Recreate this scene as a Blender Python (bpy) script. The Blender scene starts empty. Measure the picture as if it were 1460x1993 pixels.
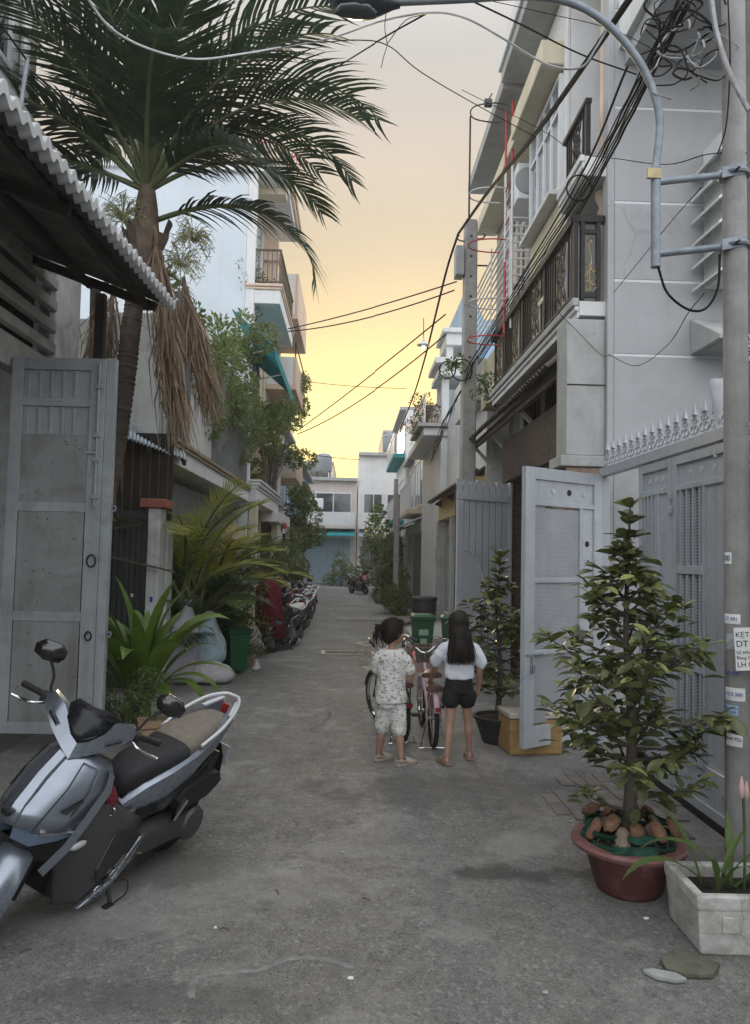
import bpy, bmesh, math, random
from mathutils import Vector as V, Matrix, Euler
random.seed(7)
SC = bpy.context.scene
COL = SC.collection
PI = math.pi
R = math.radians
# ---------------------------------------------------------------- camera
FPX, CAMH = 1450.0, 1.65
_p, _y, _r = R(3.25), R(-1.85), R(1.2)
_f = V((-math.sin(_y)*math.cos(_p), math.cos(_y)*math.cos(_p), math.sin(_p)))
_ri = V((math.cos(_y), math.sin(_y), 0)); _up = _ri.cross(_f)
CR = _ri*math.cos(_r)+_up*math.sin(_r); CU = -_ri*math.sin(_r)+_up*math.cos(_r)
cam = bpy.data.cameras.new('camera'); camo = bpy.data.objects.new('camera', cam); COL.objects.link(camo)
cam.sensor_fit = 'VERTICAL'; cam.sensor_height = 24.0; cam.lens = 24.0*FPX/1993
cam.clip_start = 0.05; cam.clip_end = 2000
_m = Matrix((CR, CU, -_f)).transposed().to_4x4(); _m.translation = (0, 0, CAMH)
camo.matrix_world = _m
SC.camera = camo
def ray(px, py): return _f+CR*((px-730)/FPX)+CU*((996.5-py)/FPX)
def onY(px, py, Y): d = ray(px, py); return V((0, 0, CAMH))+d*(Y/d.y)
def onX(px, py, X): d = ray(px, py); return V((0, 0, CAMH))+d*(X/d.x)
def onZ(px, py, Z=0.0): d = ray(px, py); return V((0, 0, CAMH))+d*((Z-CAMH)/d.z)
# ---------------------------------------------------------------- world, sun, exposure
SUN_EL, SUN_AZ = R(9), R(-4)      # low sun over the far end of the alley (azimuth from +Y)
W = bpy.data.worlds.new('World'); SC.world = W; W.use_nodes = True
def world():
    nt = W.node_tree; N = nt.nodes; L = nt.links
    for n in list(N): N.remove(n)
    out = N.new('ShaderNodeOutputWorld')
    tc = N.new('ShaderNodeTexCoord'); sep = N.new('ShaderNodeSeparateXYZ'); L.new(tc.outputs['Generated'], sep.inputs[0])
    def ramp(stops, src):
        r = N.new('ShaderNodeValToRGB'); e = r.color_ramp.elements
        while len(e) < len(stops): e.new(0.5)
        for k, (p, c) in enumerate(stops): e[k].position = p; e[k].color = (*c, 1)
        L.new(src, r.inputs[0]); return r
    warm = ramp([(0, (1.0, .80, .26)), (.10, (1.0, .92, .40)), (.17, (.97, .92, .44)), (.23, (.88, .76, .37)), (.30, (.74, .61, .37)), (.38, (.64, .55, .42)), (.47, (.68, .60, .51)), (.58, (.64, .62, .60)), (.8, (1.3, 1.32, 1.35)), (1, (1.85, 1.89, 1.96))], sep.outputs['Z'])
    cool = ramp([(0, (2.0, 2.04, 2.12)), (.35, (2.0, 2.06, 2.18)), (1, (1.85, 1.89, 1.96))], sep.outputs['Z'])  # sky behind and overhead made brighter than in view, to lift camera-facing walls
    # share of the sunset glow by direction to the sun
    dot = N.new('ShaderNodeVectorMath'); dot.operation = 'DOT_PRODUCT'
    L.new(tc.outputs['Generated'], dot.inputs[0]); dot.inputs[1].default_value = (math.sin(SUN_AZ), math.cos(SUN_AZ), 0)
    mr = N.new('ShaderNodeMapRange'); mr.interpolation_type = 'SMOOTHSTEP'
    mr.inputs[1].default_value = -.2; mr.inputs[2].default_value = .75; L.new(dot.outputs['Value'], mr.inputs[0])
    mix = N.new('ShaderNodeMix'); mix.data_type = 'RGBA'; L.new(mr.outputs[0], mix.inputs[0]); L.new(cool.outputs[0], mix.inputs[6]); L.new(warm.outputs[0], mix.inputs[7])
    # thin high cloud, barely visible
    mp = N.new('ShaderNodeMapping'); mp.inputs['Scale'].default_value = (1.5, 1.5, 5); L.new(tc.outputs['Generated'], mp.inputs[0])
    nz = N.new('ShaderNodeTexNoise'); nz.inputs['Scale'].default_value = 2.2; nz.inputs['Detail'].default_value = 4; L.new(mp.outputs[0], nz.inputs['Vector'])
    mr2 = N.new('ShaderNodeMapRange'); mr2.inputs[3].default_value = .93; mr2.inputs[4].default_value = 1.07; L.new(nz.outputs['Fac'], mr2.inputs[0])
    sc_ = N.new('ShaderNodeVectorMath'); sc_.operation = 'SCALE'; L.new(mix.outputs[2], sc_.inputs[0]); L.new(mr2.outputs[0], sc_.inputs['Scale'])
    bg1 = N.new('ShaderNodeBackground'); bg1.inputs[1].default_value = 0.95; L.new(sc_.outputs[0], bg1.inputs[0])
    sky = N.new('ShaderNodeTexSky'); sky.sky_type = 'NISHITA'; sky.sun_disc = False
    sky.sun_elevation = SUN_EL; sky.sun_rotation = -SUN_AZ; sky.air_density = 1.6; sky.dust_density = 3.0
    bg2 = N.new('ShaderNodeBackground'); bg2.inputs[1].default_value = 0.015; L.new(sky.outputs[0], bg2.inputs[0])
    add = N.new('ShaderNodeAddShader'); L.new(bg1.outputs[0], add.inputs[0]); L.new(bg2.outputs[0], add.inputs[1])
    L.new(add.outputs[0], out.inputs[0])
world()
sl = bpy.data.lights.new('sun', 'SUN'); so = bpy.data.objects.new('sun', sl); COL.objects.link(so)
sl.energy = 1.1; sl.angle = R(10); sl.color = (1.0, .78, .48)
so.rotation_euler = V((math.sin(SUN_AZ)*math.cos(SUN_EL), math.cos(SUN_AZ)*math.cos(SUN_EL), math.sin(SUN_EL))).to_track_quat('Z', 'Y').to_euler()
SC.view_settings.view_transform = 'Standard'; SC.view_settings.look = 'None'
SC.view_settings.exposure = 0.0; SC.view_settings.gamma = 1.0; SC.view_settings.use_curve_mapping = False
SC.cycles.max_bounces = 6; SC.cycles.transparent_max_bounces = 12
# ---------------------------------------------------------------- objects
BASE = {}
def thing(name, label, cat, loc=(0, 0, 0), rz=0.0, group=None, world_verts=False, rot=None, kind=None):
    o = bpy.data.objects.new(name, None); COL.objects.link(o)
    o.location = loc; o.rotation_euler = rot or (0, 0, rz); o.empty_display_size = .1
    o['label'] = label; o['category'] = cat
    if group: o['group'] = group
    if kind: o['kind'] = kind
    if world_verts: BASE[o.name] = V(loc)
    return o
def tag(o, label, cat, group=None, kind=None):
    o['label'] = label; o['category'] = cat
    if group: o['group'] = group
    if kind: o['kind'] = kind
    return o
def structure(o): o['kind'] = 'structure'; return o
def place(name, mesh, parent=None, loc=(0, 0, 0), rot=(0, 0, 0), scale=(1, 1, 1), mat=None):
    o = bpy.data.objects.new(name, mesh); COL.objects.link(o)
    if parent:
        o.parent = parent
        b = BASE.get(parent.name)
        if b is not None and parent.type == 'EMPTY': loc = V(loc)-b
    o.location = loc; o.rotation_euler = rot; o.scale = scale
    if mat: o.material_slots[0].link = 'OBJECT'; o.material_slots[0].material = mat
    return o
def copytree(o, parent=None):
    c = o.copy(); COL.objects.link(c); c.parent = parent
    for ch in o.children: copytree(ch, c)
    return c
class MB:
    def __init__(s): s.v = []; s.f = []; s.m = []
    def add(s, vs, fs, mi=0):
        b = len(s.v); s.v += [V(p) for p in vs]
        for q in fs: s.f.append([b+k for k in q]); s.m.append(mi)
        return s
    def box(s, a, b, mi=0):
        (x0, y0, z0), (x1, y1, z1) = a, b
        return s.add([(x0, y0, z0), (x1, y0, z0), (x1, y1, z0), (x0, y1, z0), (x0, y0, z1), (x1, y0, z1), (x1, y1, z1), (x0, y1, z1)],
              [(0, 3, 2, 1), (4, 5, 6, 7), (0, 1, 5, 4), (1, 2, 6, 5), (2, 3, 7, 6), (3, 0, 4, 7)], mi)
    def bar(s, a, b, w, h, mi=0, up=(0, 0, 1)):
        a, b = V(a), V(b); d = (b-a).normalized(); u = V(up)
        if abs(d.dot(u)) > .95: u = V((0, 1, 0))
        sd = d.cross(u).normalized(); u = sd.cross(d)
        q = [sd*(i*w/2)+u*(j*h/2) for i, j in ((-1, -1), (1, -1), (1, 1), (-1, 1))]
        return s.add([a+k for k in q]+[b+k for k in q], [(3, 2, 1, 0), (4, 5, 6, 7), (0, 1, 5, 4), (1, 2, 6, 5), (2, 3, 7, 6), (3, 0, 4, 7)], mi)
    def tube(s, pts, r, n=8, mi=0, cap=True, closed=False):
        pts = [V(p) for p in pts]; k = len(pts)
        rs = r if isinstance(r, (list, tuple)) else [r]*k
        base = len(s.v); nrm = None
        for i, p in enumerate(pts):
            if closed: t = pts[(i+1) % k]-pts[i-1]
            else: t = pts[min(i+1, k-1)]-pts[max(i-1, 0)]
            if t.length < 1e-9: t = V((0, 0, 1))
            t.normalize()
            if nrm is None:
                nrm = t.orthogonal().normalized()
            else:
                nrm = nrm-t*nrm.dot(t)
                nrm = nrm.normalized() if nrm.length > 1e-6 else t.orthogonal().normalized()
            bn = t.cross(nrm)
            for j in range(n):
                a = 2*PI*j/n; s.v.append(p+(nrm*math.cos(a)+bn*math.sin(a))*rs[i])
        for i in range(k if closed else k-1):
            i2 = (i+1) % k
            for j in range(n):
                j2 = (j+1) % n
                s.f.append([base+i*n+j, base+i*n+j2, base+i2*n+j2, base+i2*n+j]); s.m.append(mi)
        if cap and not closed:
            s.f.append([base+j for j in range(n)][::-1]); s.m.append(mi)
            s.f.append([base+(k-1)*n+j for j in range(n)]); s.m.append(mi)
        return s
    def loft(s, rings, closed=True, cap=True, mi=0):
        n = len(rings[0]); base = len(s.v)
        for rg in rings: s.v += [V(p) for p in rg]
        for i in range(len(rings)-1):
            for j in range(n if closed else n-1):
                j2 = (j+1) % n
                s.f.append([base+i*n+j, base+i*n+j2, base+(i+1)*n+j2, base+(i+1)*n+j]); s.m.append(mi)
        if cap and closed:
            s.f.append([base+j for j in range(n)][::-1]); s.m.append(mi)
            s.f.append([base+(len(rings)-1)*n+j for j in range(n)]); s.m.append(mi)
        return s
    def lathe(s, prof, n=16, c=(0, 0, 0), mi=0, axis='z', a0=0.0, a1=2*PI):
        full = abs(a1-a0-2*PI) < 1e-6; cnt = n if full else n+1; base = len(s.v); c = V(c)
        for (r, z) in prof:
            for j in range(cnt):
                a = a0+(a1-a0)*j/n
                p = (r*math.cos(a), r*math.sin(a), z)
                if axis == 'y': p = (p[0], p[2], p[1])
                if axis == 'x': p = (p[2], p[0], p[1])
                s.v.append(c+V(p))
        for i in range(len(prof)-1):
            for j in range(n):
                j2 = (j+1) % cnt
                s.f.append([base+i*cnt+j, base+i*cnt+j2, base+(i+1)*cnt+j2, base+(i+1)*cnt+j]); s.m.append(mi)
        return s
    def prism(s, poly, d, mi=0):
        poly = [V(p) for p in poly]; d = V(d); n = len(poly)
        return s.add(poly+[p+d for p in poly], [list(range(n))[::-1], list(range(n, 2*n))]+[(i, (i+1) % n, n+(i+1) % n, n+i) for i in range(n)], mi)
    def ell(s, c, r, nu=10, nv=7, mi=0, jit=0.0):
        c = V(c); rg = []
        for i in range(nv+1):
            t = PI*i/nv; rr = max(math.sin(t), 1e-3)
            rg.append([c+V((r[0]*rr*math.cos(2*PI*j/nu), r[1]*rr*math.sin(2*PI*j/nu), -r[2]*math.cos(t)))*(1+random.uniform(-jit, jit)) for j in range(nu)])
        return s.loft(rg, mi=mi)
    def xf(s, M):
        s.v = [M @ p for p in s.v]; return s
    def mesh(s, name, mats, smooth=None):
        me = bpy.data.meshes.new(name); me.from_pydata([tuple(p) for p in s.v], [], s.f)
        if not isinstance(mats, (list, tuple)): mats = [mats]
        for m in mats: me.materials.append(m)
        if len(mats) > 1: me.polygons.foreach_set('material_index', s.m)
        bm = bmesh.new(); bm.from_mesh(me); bmesh.ops.recalc_face_normals(bm, faces=bm.faces); bm.to_mesh(me); bm.free()
        if smooth is not None:
            me.polygons.foreach_set('use_smooth', [True]*len(me.polygons))
            if smooth < 180: me.set_sharp_from_angle(angle=R(smooth))
        me.update(); return me
    def build(s, name, mats, parent=None, smooth=None, loc=None, bevel=0, subsurf=0, bseg=2):
        r = parent
        b = None
        while r is not None:
            if r.name in BASE: b = BASE[r.name]; break
            r = r.parent
        if b is not None and loc is None: s.v = [p-b for p in s.v]
        o = bpy.data.objects.new(name, s.mesh(name, mats, smooth)); COL.objects.link(o)
        if parent: o.parent = parent
        if loc is not None: o.location = loc
        if bevel:
            md = o.modifiers.new('bevel', 'BEVEL'); md.width = bevel; md.segments = bseg; md.limit_method = 'ANGLE'; md.angle_limit = R(35)
        if subsurf:
            md = o.modifiers.new('sub', 'SUBSURF'); md.levels = subsurf; md.render_levels = subsurf
        return o
def catmull(pts, n=6, closed=False):
    P = [V(p) for p in pts]; k = len(P); out = []
    rng = range(k) if closed else range(k-1)
    for i in rng:
        p1, p2 = P[i], P[(i+1) % k]
        p0 = P[i-1] if (closed or i > 0) else p1*2-p2
        p3 = P[(i+2) % k] if (closed or i+2 < k) else p2*2-p1
        for j in range(n):
            t = j/n
            out.append(.5*((2*p1)+(p2-p0)*t+(2*p0-5*p1+4*p2-p3)*t*t+(3*p1-p0-3*p2+p3)*t**3))
    if not closed: out.append(P[-1])
    return out
def sag(a, b, s, n=14):
    a, b = V(a), V(b); return [a.lerp(b, i/n)-V((0, 0, s*4*(i/n)*(1-i/n))) for i in range(n+1)]
# ---------------------------------------------------------------- materials
def M(name, c, rough=.7, var=.18, scale=5.0, bump=0.0, bscale=60.0, metal=0.0, spec=.4, coat=0.0, dirt=None, streak=0.0, streak_c=(.05, .045, .04), sheen=0.0, trans=0.0, cracks=0.0, crack_scale=1.2, coords='pos', alpha=None, emit=None, speck=None):
    m = bpy.data.materials.new(name); m.use_nodes = True; nt = m.node_tree; N = nt.nodes; L = nt.links
    b = N['Principled BSDF']; out = N['Material Output']
    if coords == 'pos': co = N.new('ShaderNodeNewGeometry').outputs['Position']
    else: co = N.new('ShaderNodeTexCoord').outputs['Object']
    def noise(sc, det=5, rgh=.6, vec=None, dist=0.0):
        n = N.new('ShaderNodeTexNoise'); n.inputs['Scale'].default_value = sc; n.inputs['Detail'].default_value = det
        n.inputs['Roughness'].default_value = rgh; n.inputs['Distortion'].default_value = dist
        L.new(vec or co, n.inputs['Vector']); return n.outputs['Fac']
    def rng(src, a, b_, c0, c1):
        r = N.new('ShaderNodeMapRange'); r.inputs[1].default_value = a; r.inputs[2].default_value = b_; r.inputs[3].default_value = c0; r.inputs[4].default_value = c1
        L.new(src, r.inputs[0]); return r.outputs[0]
    def mixc(fac, a, c_):
        x = N.new('ShaderNodeMix'); x.data_type = 'RGBA'; L.new(fac, x.inputs[0])
        for k, q in ((6, a), (7, c_)):
            if isinstance(q, tuple): x.inputs[k].default_value = (*q, 1)
            else: L.new(q, x.inputs[k])
        return x.outputs[2]
    lo = tuple(max(0, k*(1-var)) for k in c); hi = tuple(min(1, k*(1+var)) for k in c)
    col = mixc(rng(noise(scale), .3, .7, 0, 1), lo, hi)
    if dirt:
        dc, amt, dsc = dirt
        col = mixc(rng(noise(dsc, 8, .7, dist=.6), .62-.35*amt, .75, 0, min(1, amt+.25)), col, dc)
    if streak:
        mp = N.new('ShaderNodeMapping'); mp.inputs['Scale'].default_value = (7, 7, .35); L.new(co, mp.inputs[0])
        col = mixc(rng(noise(1.0, 6, .65, mp.outputs[0]), .52, .8, 0, streak), col, streak_c)
    if speck:
        sc_, sco, amt = speck
        vz = N.new('ShaderNodeTexVoronoi'); vz.inputs['Scale'].default_value = sc_; L.new(co, vz.inputs['Vector'])
        w = N.new('ShaderNodeSeparateColor'); L.new(vz.outputs['Color'], w.inputs[0])
        col = mixc(rng(w.outputs[0], 1-amt, 1, 0, .9), col, sco)
    hgt = None
    if cracks:
        nn = N.new('ShaderNodeTexNoise'); nn.inputs['Scale'].default_value = 3; nn.inputs['Detail'].default_value = 5; L.new(co, nn.inputs['Vector'])
        av = N.new('ShaderNodeMix'); av.data_type = 'VECTOR'; av.inputs[0].default_value = .18; L.new(co, av.inputs[4]); L.new(nn.outputs['Color'], av.inputs[5])
        vz = N.new('ShaderNodeTexVoronoi'); vz.feature = 'DISTANCE_TO_EDGE'; vz.inputs['Scale'].default_value = crack_scale; L.new(av.outputs[1], vz.inputs['Vector'])
        line = rng(vz.outputs['Distance'], .0, .012, 1, 0)
        msk = rng(noise(.9, 3), .50, .60, 0, cracks)
        mu = N.new('ShaderNodeMath'); mu.operation = 'MULTIPLY'; L.new(line, mu.inputs[0]); L.new(msk, mu.inputs[1])
        col = mixc(mu.outputs[0], col, (.06, .06, .06)); hgt = mu.outputs[0]
    L.new(col, b.inputs['Base Color'])
    L.new(rng(noise(scale*2.3, 4), .3, .7, max(.02, rough-.1), min(1, rough+.1)), b.inputs['Roughness'])
    b.inputs['Metallic'].default_value = metal; b.inputs['Specular IOR Level'].default_value = spec; b.inputs['Coat Weight'].default_value = coat; b.inputs['Coat Roughness'].default_value = .08
    if sheen: b.inputs['Sheen Weight'].default_value = sheen
    if bump:
        bp = N.new('ShaderNodeBump'); bp.inputs['Strength'].default_value = min(1, bump); bp.inputs['Distance'].default_value = .01*max(1, bump)
        L.new(noise(bscale, 6, .6), bp.inputs['Height']); L.new(bp.outputs[0], b.inputs['Normal'])
    if trans:
        tr = N.new('ShaderNodeBsdfTranslucent'); L.new(col, tr.inputs[0]); mx = N.new('ShaderNodeMixShader'); mx.inputs[0].default_value = trans
        L.new(b.outputs[0], mx.inputs[1]); L.new(tr.outputs[0], mx.inputs[2]); L.new(mx.outputs[0], out.inputs[0])
    if alpha is not None: b.inputs['Alpha'].default_value = alpha
    if emit: b.inputs['Emission Color'].default_value = (*emit[0], 1); b.inputs['Emission Strength'].default_value = emit[1]
    return m
def glass(name, c=(.05, .06, .07), rough=.05):
    m = bpy.data.materials.new(name); m.use_nodes = True; b = m.node_tree.nodes['Principled BSDF']
    b.inputs['Base Color'].default_value = (*c, 1); b.inputs['Roughness'].default_value = rough; b.inputs['Specular IOR Level'].default_value = .8; b.inputs['Coat Weight'].default_value = .3
    return m
def perforated(name, c, hole, pitch=.012, rusty=0.0):
    """sheet metal punched with a staggered grid of small round holes (fine relief)"""
    m = M(name, c, .55, .14, 3, metal=.1, dirt=((.12, .10, .08), rusty, 2.5) if rusty else None, streak=.35 if rusty else .15)
    nt = m.node_tree; N = nt.nodes; L = nt.links; b = N['Principled BSDF']
    src = b.inputs['Base Color'].links[0].from_socket
    tc = N.new('ShaderNodeTexCoord'); sp = N.new('ShaderNodeSeparateXYZ'); L.new(tc.outputs['Object'], sp.inputs[0])
    def mt(op, a, bb=None):
        k = N.new('ShaderNodeMath'); k.operation = op
        for i, q in enumerate((a, bb)):
            if q is None: continue
            if isinstance(q, (int, float)): k.inputs[i].default_value = q
            else: L.new(q, k.inputs[i])
        return k.outputs[0]
    w = 2*PI/pitch
    h = mt('ADD', mt('MULTIPLY', mt('SINE', mt('MULTIPLY', sp.outputs['X'], w)), mt('SINE', mt('MULTIPLY', sp.outputs['Z'], w))), 0)
    fac = mt('GREATER_THAN', h, .35)
    x = N.new('ShaderNodeMix'); x.data_type = 'RGBA'; L.new(fac, x.inputs[0]); L.new(src, x.inputs[6]); x.inputs[7].default_value = (*hole, 1)
    L.new(x.outputs[2], b.inputs['Base Color'])
    return m
# ---------------------------------------------------------------- palette
m_plaster_grey = M('plaster_grey', (.41, .42, .43), .8, .08, 1.5, .2, 30, cracks=.25, crack_scale=1.3, streak=.3, streak_c=(.27, .27, .265), dirt=((.30, .30, .295), .25, 1.3))
m_groove = M('plaster_groove_lit', (.72, .74, .76), .8, .05)  # white base paints in the light caught on the groove bevels
m_conc = M('weathered_concrete', (.40, .41, .40), .85, .14, 4, .3, 25, dirt=((.22, .22, .20), .35, 2.5), cracks=.9, crack_scale=2.6, streak=.25)
m_white = M('white_plaster', (.66, .67, .67), .8, .08, 2, .15, 40, streak=.25, streak_c=(.25, .24, .22))
m_paleblue = M('pale_blue_plaster', (.56, .62, .665), .8, .06, 1.2, .1, 40, streak=.15, streak_c=(.35, .36, .36))
m_cream = M('cream_plaster', (.60, .55, .42), .8, .1, 2, .15, 40, streak=.4, streak_c=(.28, .26, .22))
m_peach = M('peach_plaster', (.62, .48, .38), .8, .1, 2, .1, 40, streak=.25)
m_yellow = M('yellow_warm_lit', (.70, .54, .27), .8, .1, 2, .1, 40, streak=.2)  # yellow stands for warm light on the shopfront beam; signboard is plain yellow
m_blue = M('blue_plaster', (.30, .46, .62), .8, .1, 2, .1, 40)
m_oldwall = M('stained_whitewash', (.60, .61, .60), .85, .12, 3, .3, 30, dirt=((.16, .16, .14), .45, 3.0), streak=.5, streak_c=(.10, .10, .09))
m_soffit = M('soffit_concrete', (.34, .35, .36), .85, .16, 3, .15, 30, streak=.2)
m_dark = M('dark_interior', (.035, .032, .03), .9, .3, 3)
m_gate = M('grey_gate_paint', (.43, .46, .49), .5, .12, 2.5, .08, 80, metal=.1, dirt=((.24, .24, .235), .3, 5), streak=.35, streak_c=(.12, .12, .12))
m_gate2 = M('plank_gate_paint', (.52, .545, .58), .5, .08, 2, .05, 80, metal=.1, streak=.12)
m_gateL = M('old_gate_paint', (.29, .315, .33), .6, .15, 3, .08, 70, metal=.1, dirt=((.10, .09, .08), .25, 4), streak=.3)
m_perf = perforated('perforated_sheet', (.40, .42, .44), (.10, .105, .11), .022)
m_perfold = perforated('rusty_perforated_plate', (.27, .285, .285), (.13, .135, .13), .018, rusty=.5)
m_galv = M('galvanised_steel', (.22, .25, .28), .5, .22, 18, .05, 60, metal=.35, dirt=((.20, .23, .26), .3, 9))
m_pole = M('pole_concrete', (.30, .295, .285), .85, .16, 6, .3, 45, dirt=((.17, .165, .155), .4, 5), streak=.3)
m_iron = M('black_iron', (.022, .021, .021), .45, .3, 20, metal=.4)
m_gold = M('gilded_iron', (.35, .27, .13), .4, .3, 20, metal=.7)
m_bronze = M('bronze_iron', (.10, .08, .06), .45, .3, 15, metal=.5)
m_ironwhite = M('white_painted_steel', (.66, .66, .65), .45, .1, 6, metal=.1)
m_red = M('red_painted_steel', (.50, .05, .06), .45, .15, 6, metal=.1)
m_tile = M('clay_roof_tile', (.11, .085, .075), .75, .3, 7, .2, 40)
m_granite = M('polished_granite', (.075, .06, .056), .75, .5, 22, spec=.12)
m_stonebrown = M('brown_stone', (.24, .18, .13), .5, .3, 9, .1, 40)
m_cap = M('red_cap_tile', (.30, .095, .07), .6, .2, 8, .1, 40)
m_corr = M('corrugated_fibre', (.44, .445, .45), .75, .12, 5, .15, 40, dirt=((.35, .35, .34), .25, 5))
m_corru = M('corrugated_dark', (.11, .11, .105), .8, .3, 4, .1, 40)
m_zinc = M('zinc_sheet', (.40, .46, .50), .45, .15, 4, metal=.4, dirt=((.25, .24, .22), .3, 5))
m_shut = M('folding_shutter', (.20, .21, .22), .5, .15, 4, metal=.2, streak=.25)
m_shut2 = M('beige_shutter', (.42, .41, .38), .5, .1, 4, metal=.1, streak=.2)
m_shut3 = M('blue_grey_shutter', (.28, .36, .42), .5, .12, 4, metal=.1, streak=.15)
m_darkdoor = M('dark_ribbed_door', (.045, .047, .05), .5, .3, 4, metal=.2, streak=.2, streak_c=(.10, .09, .08))
m_teal = M('teal_awning_cloth', (.03, .33, .36), .75, .2, 3, trans=.35)
m_glass = glass('window_glass'); m_glassb = glass('pale_window_glass', (.20, .25, .30), .08)
m_alu = M('white_window_frame', (.70, .72, .74), .4, .05, 6)
m_wood = M('brown_wood', (.10, .065, .045), .6, .3, 12, .15, 50)
m_cable = M('black_cable', (.018, .018, .02), .8, .2, 20, spec=.1)
m_cableg = M('grey_cable', (.30, .31, .32), .5, .2, 20)
m_louv = M('louvre_slat', (.36, .355, .34), .7, .15, 4, .1, 40, dirt=((.12, .12, .11), .3, 3))
m_soil = M('potting_soil', (.030, .024, .018), .95, .5, 30, .8, 60)
m_paper = M('paper', (.80, .80, .80), .75, .07, 10)
m_ink = M('black_ink', (.015, .015, .02), .7, .1); m_inkb = M('blue_ink', (.03, .05, .30), .7, .2); m_inkg = M('green_ink', (.04, .25, .14), .7, .2)
m_glyph_w = M('white_print', (.6, .62, .6), .7, .1)
def bake(o):
    dg = bpy.context.evaluated_depsgraph_get(); dg.update()
    me = bpy.data.meshes.new_from_object(o.evaluated_get(dg)); n = bpy.data.objects.new(o.name, me); COL.objects.link(n)
    n.parent = o.parent; n.location = o.location; n.rotation_euler = o.rotation_euler
    nm = o.name; c = o.data; bpy.data.objects.remove(o); bpy.data.curves.remove(c); n.name = nm
    if not me.materials: me.materials.append(m_ink)
    return n
def text(name, s, parent, loc, rot, size, mat, align='CENTER', ext=.0006):
    c = bpy.data.curves.new(name, 'FONT'); c.body = s; c.size = size; c.align_x = align; c.align_y = 'CENTER'; c.extrude = ext
    c.materials.append(mat); o = bpy.data.objects.new(name, c); COL.objects.link(o); o.parent = parent; o.location = loc; o.rotation_euler = rot
    return bake(o)
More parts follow.
